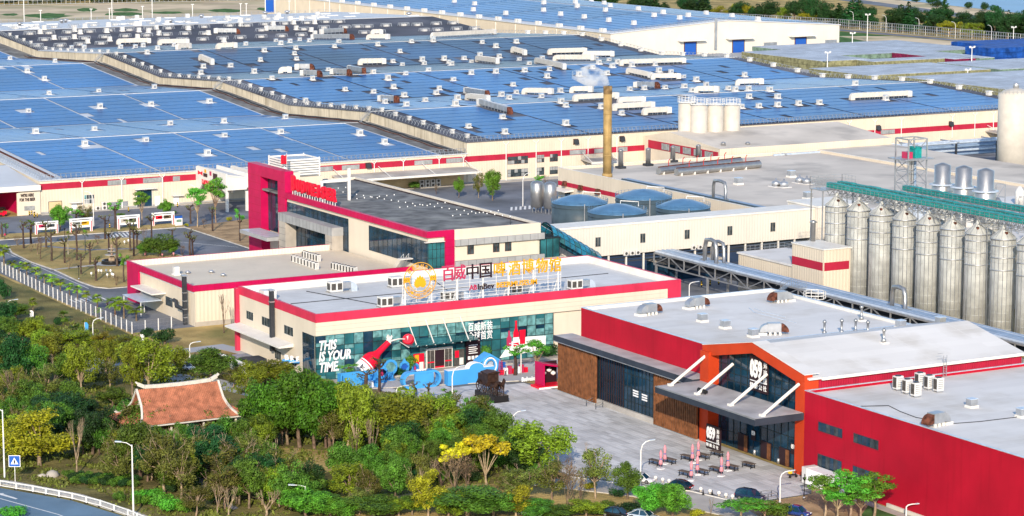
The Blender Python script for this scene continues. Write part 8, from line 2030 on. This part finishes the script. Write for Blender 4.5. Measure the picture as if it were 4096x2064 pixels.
def variant(kind,k):
    key=(kind,k)
    if key in VAR:return VAR[key]
    rnd=random.Random(sum(map(ord,kind))*13+k)
    tr=MB(); cr=None; leafm='leaf_green'; barkm='bark'; H_=8.0; W_=6.0
    def lobeset(n,R0,zc0,zr,rr,flat=.8):
        L_=[]
        for i in range(n):
            a=i*2.4+rnd.random(); rad=R0*math.sqrt((i+.3)/n)
            L_.append((rad*math.cos(a),rad*math.sin(a),zc0+zr*rnd.uniform(-1,1)*(1-.5*rad/R0),rr*rnd.uniform(.75,1.2),rr*rnd.uniform(.75,1.2),rr*flat*rnd.uniform(.7,1.15)))
        return L_
    if kind in ('ficus','green','dark','bright'):
        lob=lobeset(20,2.6,4.4,2.7,1.15,.95); cr=leaf_cloud(lob,6400,.35,rnd,.35)
        limbs(tr,(0,0,0),[l[:3] for l in lob[::2]],.20,rnd,2.3); leafm={'ficus':'leaf_ficus','green':'leaf_green','dark':'leaf_dark','bright':'leaf_bright'}[kind]
    elif kind in ('yg','mustard'):
        lob=lobeset(22,2.3,4.3,3.0,.88,1.15); cr=leaf_cloud(lob,5000,.32,rnd,.2)
        limbs(tr,(0,0,0),[l[:3] for l in lob[::2]],.15,rnd,2.0); leafm='leaf_yellowgreen' if kind == 'yg' else 'leaf_mustard'; barkm='bark_pale'
    elif kind == 'olive':
        lob=lobeset(18,2.3,4.5,2.8,.85,1.0); cr=leaf_cloud(lob,3000,.31,rnd,.15)
        top=limbs(tr,(0,0,0),[l[:3] for l in lob],.14,rnd,2.4)
        for l in lob[::2]:twigs(tr,Vector(l[:3])*.8+Vector((0,0,.8)),Vector((l[0],l[1],2.5)).normalized(),1.1,.045,3,rnd)
        leafm='leaf_olive'; barkm='bark_pale'
    elif kind in ('bare','bare_pale','twig'):
        for _ in range(5 if kind != 'twig' else 7):
            d=Vector((rnd.uniform(-.5,.5),rnd.uniform(-.5,.5),1)).normalized(); b0=Vector((0,0,1.6 if kind != 'twig' else .3))
            twigs(tr,b0,d,2.4,.13 if kind != 'twig' else .09,4 if kind != 'twig' else 5,rnd,.42)
        tr.tube([(0,0,0),(.05,0,1.0),(0,0,1.9)],[.26,.21,.18],7); barkm={'bare':'bark','bare_pale':'bark_pale','twig':'bark'}[kind]; W_=5.0
        if kind == 'twig':cr=leaf_cloud(lobeset(8,1.8,5.0,1.8,1.0),260,.34,rnd,.2); leafm='leaf_twig'
    elif kind in ('stub','stub_leaf'):
        tr.tube([(0,0,0),(.1,.05,2.5),(-.05,.1,5.0),(.05,0,6.3)],[.34,.27,.24,.2],8); tips=[]
        for i in range(6):
            a=i*1.1+rnd.random(); z=rnd.uniform(4.2,6.2); L_=rnd.uniform(.9,1.7); q=Vector((math.cos(a)*L_,math.sin(a)*L_,z+rnd.uniform(.5,1.6))); tr.tube([(0,.05,z),tuple(Vector((math.cos(a)*L_*.6,math.sin(a)*L_*.6,z+.25))),tuple(q)],[.16,.13,.09],6); tips.append(q)
        barkm='bark_dark'; W_=3.0
        cr=leaf_cloud([(*q,.7,.7,.5) for q in tips],420 if kind == 'stub_leaf' else 70,.42,rnd,.1); leafm='leaf_bright' if kind == 'stub_leaf' else 'leaf_olive'
    elif kind == 'layered':
        lob=[]
        for i in range(13):
            a=i*2.4; rad=2.5*math.sqrt((i+.5)/13); lob.append((rad*math.cos(a),rad*math.sin(a),6.6-.35*rad+rnd.uniform(-1.5,.7),1.15,1.15,.42))
        cr=leaf_cloud(lob,1700,.42,rnd,.15,.7); limbs(tr,(0,0,0),[l[:3] for l in lob],.17,rnd,2.6); leafm='leaf_bright'; barkm='bark_pale'
    elif kind == 'flower':
        lob=lobeset(12,2.3,5.9,1.5,.85,.7); cr=leaf_cloud(lob,1100,.5,rnd,.15); top=limbs(tr,(0,0,0),[l[:3] for l in lob],.13,rnd,1.6); leafm='leaf_flower'; barkm='bark_pale'
        for l in lob:twigs(tr,Vector(l[:3])*.7+Vector((0,0,.8)),Vector((l[0]*.3,l[1]*.3,1)).normalized(),.9,.05,2,rnd)
    elif kind == 'conifer':
        lob=[(0,0,1.2+i*.95,1.75-i*.22,1.75-i*.22,.7) for i in range(7)]; cr=leaf_cloud(lob,1300,.62,rnd,.3); tr.tube([(0,0,0),(0,0,7)],[.2,.05],6); leafm='leaf_dark'; W_=3.6
    elif kind in ('bush','bush_dark','bush_yellow','bush_bright'):
        lob=lobeset(7,1.1,1.15,.45,.85,.8); cr=leaf_cloud(lob,1300,.30,rnd,.5); H_=2.4; W_=3.4
        for i in range(4):tr.tube([(0,0,0),(rnd.uniform(-.6,.6),rnd.uniform(-.6,.6),1.2)],[.06,.03],5)
        leafm={'bush':'leaf_green','bush_dark':'leaf_dark','bush_yellow':'leaf_mustard','bush_bright':'leaf_bright'}[kind]
    elif kind in ('fan_palm','cycad','king_palm'):
        H_=5.0; W_=3.6; zt=3.4
        if kind == 'cycad':zt=1.0; H_=2.2; W_=3.0
        if kind == 'king_palm':tr.tube([(0,0,0),(0,0,.5),(0,0,2.6),(0,0,3.4)],[.42,.34,.24,.14],10); barkm='palm_bark'
        else:tr.tube([(0,0,0),(.05,0,zt*.5),(0,0,zt)],[.2,.15,.17],8)
        vs=[]; fs=[]
        for i in range(26 if kind != 'king_palm' else 9):
            a=i*2.399; el=rnd.uniform(-.5,1.1); d=Vector((math.cos(a)*math.cos(el),math.sin(a)*math.cos(el),math.sin(el))); sd=Vector((-math.sin(a),math.cos(a),0)); o0=Vector((0,0,zt)); n0=d.cross(sd)
            for j in range(9):
                u=(j-4)/4; dir_=(d+sd*u*.85).normalized(); st=o0+d*.7; tip=st+dir_*rnd.uniform(.9,1.35)-Vector((0,0,.35+.2*abs(u))); w_=sd.cross(dir_).normalized().cross(dir_)*.11; o=len(vs)
                vs += [st-w_,st+w_,tip+w_*.3,tip-w_*.3]; fs.append((o,o+1,o+2,o+3))
            o=len(vs); vs += [o0-sd*.03,o0+sd*.03,o0+d*.75+sd*.03,o0+d*.75-sd*.03]; fs.append((o,o+1,o+2,o+3))
        cr=(vs,fs); leafm='leaf_fan' if kind == 'fan_palm' else 'leaf_green'
    tm=tr.mesh('trunk',barkm)
    cm=None
    pv_=[Vector(v) for v in (cr[0] if cr and (len(cr[0]) > 1500 or 'palm' in kind or kind == 'cycad') else tr.v)]
    zs_=sorted(v.z for v in pv_); rs_=sorted(math.hypot(v.x,v.y) for v in pv_)
    H_,W_=zs_[int(len(zs_)*.985)],2*rs_[int(len(rs_)*.95)]
    if cr:
        c=MB(); c.add(cr[0],cr[1]); cm=c.mesh('crown',leafm)
    VAR[key]=(tm,cm,H_,W_); return VAR[key]
TREE_DESC={'ficus':('ficus_tree','dense glossy green ficus tree','tree'),'green':('broadleaf_tree','mid green leafy tree','tree'),'dark':('dark_tree','dark green dense tree','tree'),'bright':('young_tree','bright fresh green tree','tree'),'yg':('yellowing_tree','yellow green loose tree','tree'),'mustard':('mustard_tree','mustard yellow leafy tree','tree'),'olive':('olive_tree','thin olive brown tree','tree'),
 'bare':('bare_tree','bare brown branching tree','tree'),'bare_pale':('bare_tree','bare pale trunked tree','tree'),'twig':('twiggy_tree','twiggy leafless brown tree','tree'),'stub':('pruned_tree','hard pruned dark trunk with stubs','tree'),'stub_leaf':('pruned_tree','pruned dark trunk with leafy tufts','tree'),'layered':('layered_tree','flat topped layered green tree','tree'),'flower':('flowering_tree','tree in bright yellow flower','tree'),'conifer':('conifer','dark conical conifer','tree'),
 'bush':('bush','round green bush','bush'),'bush_dark':('bush','round dark green bush','bush'),'bush_yellow':('bush','small yellow leaved bush','bush'),'bush_bright':('bush','bright green bush','bush'),'fan_palm':('fan_palm','short fan palm','palm'),'cycad':('cycad','low spiky cycad','plant'),'king_palm':('palm','small palm with swollen pale trunk','palm')}
TREES=0
def tree_at(g,h,w,kind,where,rnd=random.Random(99)):
    global TREES
    TREES += 1
    tm,cm,H_,W_=variant(kind,TREES % 4)
    nm,ds,ct=TREE_DESC[kind]
    t=thing(nm,f'{ds} {where}',ct,tuple(g),f'{ds}s {where}',rnd.uniform(0,6.28))
    t.scale=(w/W_,w/W_,h/H_)
    inst(tm,'trunk',t)
    if cm:inst(cm,'crown',t)
    return t
def tree(n,x,y,ty,wpx,kind,where):
    g=G(*Z(n,x,y)); h=onX(*Z(n,x,ty),g.x).z; h=max(h,.6)
    w=wpx/S8*depth(g)/F*(1.08 if n > 8 else 1.0)
    tree_at(g,h,w,kind,where)
WOOD=[(100,340),(186,353),(203,345),(205,368),(208,381),(208,391),(211,401),(211,408),(206,425),(198,434),(187,470),(187,500),(186.5,600),(150,600),(112,402),(124,390),(131,375),(135,358),(120,345)]
CLEAR=[tuple(G(*Z(10,*q)))[:2] for q in ((60,790),(330,800),(600,820),(640,850),(540,940),(420,1000),(250,930),(90,830))]
W1='in the wood left of the temple'
for a in ((150,330,-40,300,'dark'),(420,260,-60,260,'yg'),(610,400,10,240,'yg'),(800,215,-20,190,'yg'),(830,335,140,220,'olive'),(1000,420,20,160,'yg'),(100,560,200,260,'bare'),(350,430,170,250,'olive'),(30,500,330,140,'dark'),(450,690,400,390,'dark'),(850,480,330,220,'green'),(700,830,510,300,'dark'),(300,920,515,470,'mustard'),(90,870,590,320,'mustard'),(580,985,560,140,'bare_pale'),(250,330,30,220,'green'),(520,330,60,200,'green'),(300,180,-90,240,'yg'),(40,180,-80,220,'dark'),(200,470,250,200,'olive'),(640,620,420,200,'dark')):tree(9,*a,W1)
W2='around the temple pavilion'
for a in ((1130,400,-30,400,'yg'),(1590,270,50,320,'green'),(1830,200,110,160,'green'),(1890,420,150,230,'yg'),(1120,745,415,370,'green'),(1050,760,470,300,'olive'),(1290,760,560,200,'olive'),(940,700,440,220,'green'),(1640,620,420,240,'olive'),(1330,250,20,200,'yg'),(1760,330,180,150,'olive'),(1600,720,455,250,'olive'),(1460,760,610,180,'bare_pale'),(1380,790,620,220,'green')):tree(9,*a,W2)
W3='on the slope below the temple'
for a in ((1060,1010,600,360,'green'),(900,1045,790,250,'olive'),(1240,1130,690,330,'olive'),(1370,1170,780,280,'olive'),(1180,980,640,260,'green'),(1500,1010,690,320,'olive'),(1420,960,720,240,'green'),(1670,820,590,170,'bare_pale'),(1540,740,570,150,'bare_pale'),(1780,1110,770,420,'olive'),(1640,1290,1060,130,'bare_pale'),(1725,1295,1080,130,'bare_pale'),(1480,1295,1080,230,'olive'),(1880,1240,880,260,'green'),(1900,1000,700,260,'olive'),(1290,1000,760,200,'green')):tree(9,*a,W3)
for a in ((1110,1170,1105,210,'bush_bright'),(1220,1235,1125,190,'bush_bright'),(1280,1275,1175,170,'bush_bright'),(1375,1275,1185,130,'bush_bright'),(1065,1225,1145,130,'bush_bright'),(900,1185,1115,100,'bush'),(80,1300,1240,240,'bush_bright')):tree(9,*a,'by the roadside bank')
for k in range(22):
    tree(9,520+k*24,1010+(k % 3)*22+k*1.5,955+(k % 3)*22+k*1.5,90,'bush_dark' if k % 2 else 'bush','in the low hedge above the road')
W4='in the dense belt before the museum'
for a in ((150,770,280,360,'ficus'),(330,780,220,420,'ficus'),(560,780,290,400,'ficus'),(440,790,320,340,'ficus'),(30,720,330,280,'ficus'),(240,760,300,300,'ficus'),(690,775,295,340,'yg'),(760,900,330,280,'yg'),(140,330,130,310,'yg'),(250,310,190,260,'yg'),(50,310,160,260,'yg'),(360,330,230,220,'yg'),(480,330,270,200,'yg'),(600,360,290,200,'olive')):tree(10,*a,W4)
W5='in the belt along the plaza'
for a in ((1090,850,400,430,'yg'),(970,720,400,320,'yg'),(1190,720,350,280,'yg'),(1330,760,410,320,'yg'),(1440,780,500,260,'yg'),(1540,800,560,260,'yg'),(1640,800,600,220,'yg'),(1800,680,560,120,'olive'),(880,985,555,110,'bare_pale'),(745,960,650,110,'bare'),(1250,760,460,260,'yg'),(1000,640,380,220,'olive')):tree(10,*a,W5)
W6='in the lower middle wood'
for a in ((1740,1060,690,340,'flower'),(1500,1060,770,260,'flower'),(1500,1110,820,320,'twig'),(1400,1080,850,240,'twig'),(1600,1100,850,220,'twig'),(1250,1250,830,200,'olive'),(1300,1300,970,240,'mustard'),(700,1180,920,320,'yg'),(1050,1220,850,240,'green'),(870,1200,960,220,'olive'),(150,1160,820,340,'olive'),(60,1180,850,260,'dark'),(80,1300,1100,220,'bare_pale'),(380,1310,1100,350,'bright'),(880,1310,1150,420,'green'),(650,1310,1180,280,'bright'),(560,1310,1150,280,'green'),(1600,1310,1090,520,'green'),(1450,1310,1120,320,'yg'),(1790,1310,1110,320,'green'),(1900,1110,990,170,'olive'),(1930,960,830,140,'green'),(1080,1300,1170,260,'yg'),(780,1290,1100,220,'olive'),(260,1200,1000,200,'dark'),(1180,1290,1150,200,'green')):tree(10,*a,W6)
for k in range(16):tree(10,640+k*34,840+(k % 4)*26,780+(k % 4)*26,110,'bush' if k % 2 else 'bush_dark','in the undergrowth before the plaza')
W7='at the plaza corner near the parked cars'
for a in ((200,1000,610,440,'yg'),(90,1190,940,320,'olive'),(420,1210,850,280,'twig'),(630,1165,800,260,'olive'),(870,1170,905,200,'green'),(1050,1310,1065,260,'bright'),(1210,1310,1065,280,'bright'),(300,1180,900,260,'olive'),(50,880,640,240,'yg'),(500,1260,960,200,'twig'),(160,1310,1180,300,'green'),(340,1310,1230,280,'green'),(560,1310,1180,260,'yg'),(30,1300,1080,240,'mustard')):tree(11,*a,W7)
for a in ((790,1160,1095,110,'bush_dark'),(590,1105,1045,90,'bush_yellow'),(1390,1305,1250,110,'bush_yellow'),(270,100,10,150,'bush_dark'),(640,1290,1220,200,'bush'),(900,1260,1200,200,'bush_dark'),(720,1250,1190,160,'bush')):tree(11,*a,'on the bank by the drive')
for a in ((1740,1330,1175,350,'layered'),(1900,1330,1195,260,'layered'),(1500,1310,1160,50,'bare')):tree(11,*a,'at the bottom edge right of the drive')
for a in ((430,1310,1005,270,'layered'),(620,1320,975,320,'layered'),(800,1310,990,320,'layered'),(700,1330,1060,300,'layered'),(520,1330,1100,260,'layered')):tree(12,*a,'in front of the white container')
tree(12,60,1320,1200,190,'bush','beside the blue car')
for a in ((25,235,0,170,'stub_leaf'),(190,225,-30,200,'layered')):tree(11,*a,'on the museum lawn near the booth')
for a in ((835,375,200,170,'stub'),(930,365,95,100,'stub'),(700,310,150,170,'stub_leaf'),(1105,340,255,70,'stub'),(1195,425,285,80,'stub'),(1305,465,285,80,'stub'),(1452,505,340,130,'stub_leaf'),(1602,610,390,130,'stub_leaf'),(1735,605,430,120,'stub_leaf')):tree(10,*a,'along the plaza edge')
for a in ((1145,215,85,110,'bush'),(1710,150,10,110,'bush'),(1810,130,65,80,'bush'),(1080,240,180,120,'bush_dark')):tree(10,*a,'clipped beside the museum front')
rf_=random.Random(17); made=0
KF=('yg','olive','green','green','dark','green','bush','bush_dark','bush')
for _ in range(2000):
    x,y=rf_.uniform(118,208),rf_.uniform(345,480)
    if made > 185:break
    if not inside(x,y,WOOD) or inside(x,y,CLEAR) or (tx0-6 < x < tx1+6 and ty-hd-5 < y < ty+hd+3) or (y < 400 and x < 140+(400-y)*.12):continue
    if y > 402 and x > 150:continue
    q=pix((x,y,0))
    if q[1] > 2100 or q[0] <-40:continue
    k=KF[rf_.randrange(9)]; made += 1
    hh=rf_.uniform(4.5,7.5) if 'bush' not in k else rf_.uniform(1.5,2.8)
    tree_at((x,y,0),hh,hh*rf_.uniform(.75,1.0)*(1.3 if 'bush' in k else 1),k,'filling the middle of the wood',rf_)
# garden of the brewery
W8='in the garden lawn'
for x,y,ty,k in ((15,495,385,'stub'),(180,580,370,'stub'),(235,545,390,'stub'),(350,575,365,'stub'),(130,560,480,'twig'),(235,605,540,'twig'),(285,625,470,'bare'),(305,660,500,'bare'),(390,675,440,'stub'),(490,690,500,'stub'),(580,670,380,'stub'),(680,700,520,'stub'),(613,775,610,'stub'),(520,735,630,'twig'),(725,825,635,'stub'),(825,630,440,'stub'),(795,510,330,'stub'),(735,550,470,'twig'),(885,715,480,'stub'),(935,835,620,'stub_leaf'),(985,600,370,'stub'),(1010,640,400,'stub'),(1035,575,430,'stub'),(875,860,770,'twig'),(1145,540,330,'stub'),(1090,520,410,'twig'),(1435,630,440,'stub'),(1455,628,480,'stub'),(1300,500,430,'stub'),(1375,635,545,'twig')):
    tree(5,x,y,ty,80 if k == 'stub' else 90,k,W8)
for a in ((1210,645,480,270,'green'),(1100,640,540,150,'green'),(1290,640,520,130,'bright')):tree(5,*a,W8)
for a in ((515,625,440,50,'king_palm'),(645,625,430,60,'king_palm')):tree(5,*a,W8)
for a in ((455,438,255,150,'bright'),(575,400,275,120,'stub_leaf'),(640,385,260,130,'olive'),(870,430,212,130,'stub_leaf'),(1070,402,150,130,'layered'),(1255,335,215,110,'bright'),(1490,418,125,150,'layered'),(1440,390,245,70,'stub'),(1630,382,55,170,'layered'),(1605,450,270,70,'stub'),(1810,525,280,80,'stub_leaf'),(1540,430,350,60,'twig'),(45,480,390,50,'stub_leaf'),(240,470,360,60,'stub_leaf')):tree(5,*a,'along the road before the lower hall')
for x,y,ty,w in ((90,738,675,80),(145,765,688,80),(203,788,688,90),(272,818,728,90),(335,842,778,80),(392,872,782,95),(455,902,812,95),(525,935,848,80),(585,965,865,70),(650,988,905,70),(735,1040,930,90),(870,1090,950,140),(935,1105,980,120),(1030,1125,1022,120),(740,1095,1030,60),(30,705,560,110)):tree(5,x,y,ty-8,w*1.25,'fan_palm','in the row along the wire fence')
for a in ((30,965,820,110,'bush_dark'),(430,1160,1100,60,'bush_dark'),(1245,1300,1185,170,'bush_dark'),(1105,1255,1185,120,'bush_dark'),(1410,416,388,36,'bush_yellow'),(1730,374,338,44,'bush_yellow'),(910,338,312,66,'bush'),(1305,320,295,60,'bush')):tree(5,*a,'near the annex and the drive')
for a in ((480,1125,1045,110,'cycad'),(570,1225,1145,120,'cycad'),(250,1065,950,90,'fan_palm')):tree(5,*a,'on the grass below the fence')
W9='at the top of the wood below the fence'
for a in ((120,1115,995,220,'green'),(40,1210,990,190,'dark'),(300,1300,1105,280,'yg'),(170,1310,1140,220,'yg'),(520,1310,1200,310,'yg'),(780,1310,1215,190,'mustard'),(960,1310,1250,190,'yg'),(400,1310,1180,240,'yg'),(200,1240,1120,200,'dark'),(650,1310,1230,190,'yg'),(60,1310,1100,220,'green'),(1690,1215,920,110,'bare')):tree(5,*a,W9)
for n,x,y,ty,w,k in ((6,1530,195,50,80,'bright'),(6,1680,195,10,90,'olive'),(6,1785,215,-5,130,'bright'),(6,1360,172,88,50,'twig'),(6,1200,130,75,90,'bush'),(7,205,150,30,80,'layered'),(7,255,110,20,80,'bare')):tree(n,x,y,ty,w,k,'in the yard behind the office')
for n,x,y,ty,w,k in ((4,190,1120,1035,110,'bright'),(4,500,1170,1095,140,'green'),(4,915,1110,1050,110,'bright'),(3,520,1240,1205,70,'bright'),(3,335,1298,1240,80,'bright')):tree(n,x,y,ty,w,k,'beside the taller hall docks')
# far rows
rnd=random.Random(21)
far_pts=[]
for i in range(80):
    u=i/79; a,b=Vector((915,1222,0)),Vector((932,960,0)); p=a.lerp(b,u)+Vector((rnd.uniform(2,50),rnd.uniform(-6,6),0)); far_pts.append((p,i))
for i in range(50):
    u=i/49; a,b=Vector((812,1530,0)),Vector((910,1225,0)); p=a.lerp(b,u)+Vector((rnd.uniform(6,26),rnd.uniform(-6,6),0)); far_pts.append((p,i+1))
for p,i in far_pts:
    k=('conifer','dark','mustard','conifer','yg','dark')[rnd.randrange(6)]
    tree_at(p,rnd.uniform(8,16) if k in ('conifer','dark') else rnd.uniform(6,10),rnd.uniform(9,15),k,'beside the far road',rnd)
for i in range(14):
    p=Vector((1112,1440,0)).lerp(Vector((1045,1100,0)),i/13)+Vector((rnd.uniform(-3,12),0,0)); tree_at(p,rnd.uniform(3,6),rnd.uniform(5,9),'bush_dark','on the motorway verge',rnd)
wd_=MB(); lobs=[]
for i in range(150):lobs.append((290+i*4.6+rnd.uniform(-4,4),1745-i*.72+rnd.uniform(0,45),rnd.uniform(5,9),rnd.uniform(5,9),6,rnd.uniform(5,9)))
vs,fs=leaf_cloud(lobs,16000,3.2,rnd,.3); wd_.add(vs,fs); o=wd_.build('far_wood','leaf_dark'); tag(o,'dark distant wood behind the long wire fence','wood',kind='stuff')
# undergrowth and tufts of the wood floor
ug=MB(); rnd=random.Random(4); vs=[]; fs=[]
cl=[(rnd.uniform(105,208),rnd.uniform(340,520),rnd.uniform(1,3.2)) for _ in range(1500)]
for cx,cy,cr_ in cl:
    if not inside(cx,cy,WOOD):continue
    for _ in range(36):
        a=rnd.uniform(0,6.28); q=cr_*math.sqrt(rnd.random()); x,y=cx+q*math.cos(a),cy+q*math.sin(a); h=rnd.uniform(.15,.65)*(1.2-q/cr_*.7); th=rnd.uniform(0,3.14); w=rnd.uniform(.10,.3); dx,dy=w*math.cos(th),w*math.sin(th); lx,ly=rnd.uniform(-.25,.25),rnd.uniform(-.25,.25); o_=len(vs)
        vs += [(x-dx,y-dy,0),(x+dx,y+dy,0),(x+dx*.4+lx,y+dy*.4+ly,h),(x-dx*.4+lx,y-dy*.4+ly,h)]; fs.append((o_,o_+1,o_+2,o_+3))
ug.add(vs,fs); o=ug.build('undergrowth','leaf_olive'); tag(o,'low weedy undergrowth across the woodland floor','undergrowth',kind='stuff')
t=thing('boulder','grey boulders with spiky plants by the roadside bank','rock',(*G(*Z(9,395,1000))[:2],0))
for x,y,r_ in ((0,0,1.1),(-1.6,.3,.7)):
    b_=MB(); rr=random.Random(x); b_.lathe((x,y,-.2),[(r_*.9,0),(r_*1.05,r_*.4),(r_*.75,r_*.9),(r_*.2,r_*1.15)],9); b_.v=[(a*(1+.12*rr.uniform(-1,1)),b*(1+.12*rr.uniform(-1,1)),c) for a,b,c in b_.v]; b_.build('stone','stone_beige',t,local=True)
# ------------------------------------------------------------------ tell look-alikes apart by their order in view
def ordinal(n):
    return f'{n}{"th" if 10 <= n % 100 <= 20 else {1: "st", 2: "nd", 3: "rd"}.get(n % 10, "th")}'
bylab={}
for o in THINGS:bylab.setdefault(o.get('label'),[]).append(o)
for lab,L_ in bylab.items():
    if len(L_) < 2:continue
    L_.sort(key=lambda o:pix(o.location)[0])
    for i,o in enumerate(L_):o['label']=f'{lab}, {ordinal(i + 1)} from left'
bpy.data.scenes.remove(_tmp)
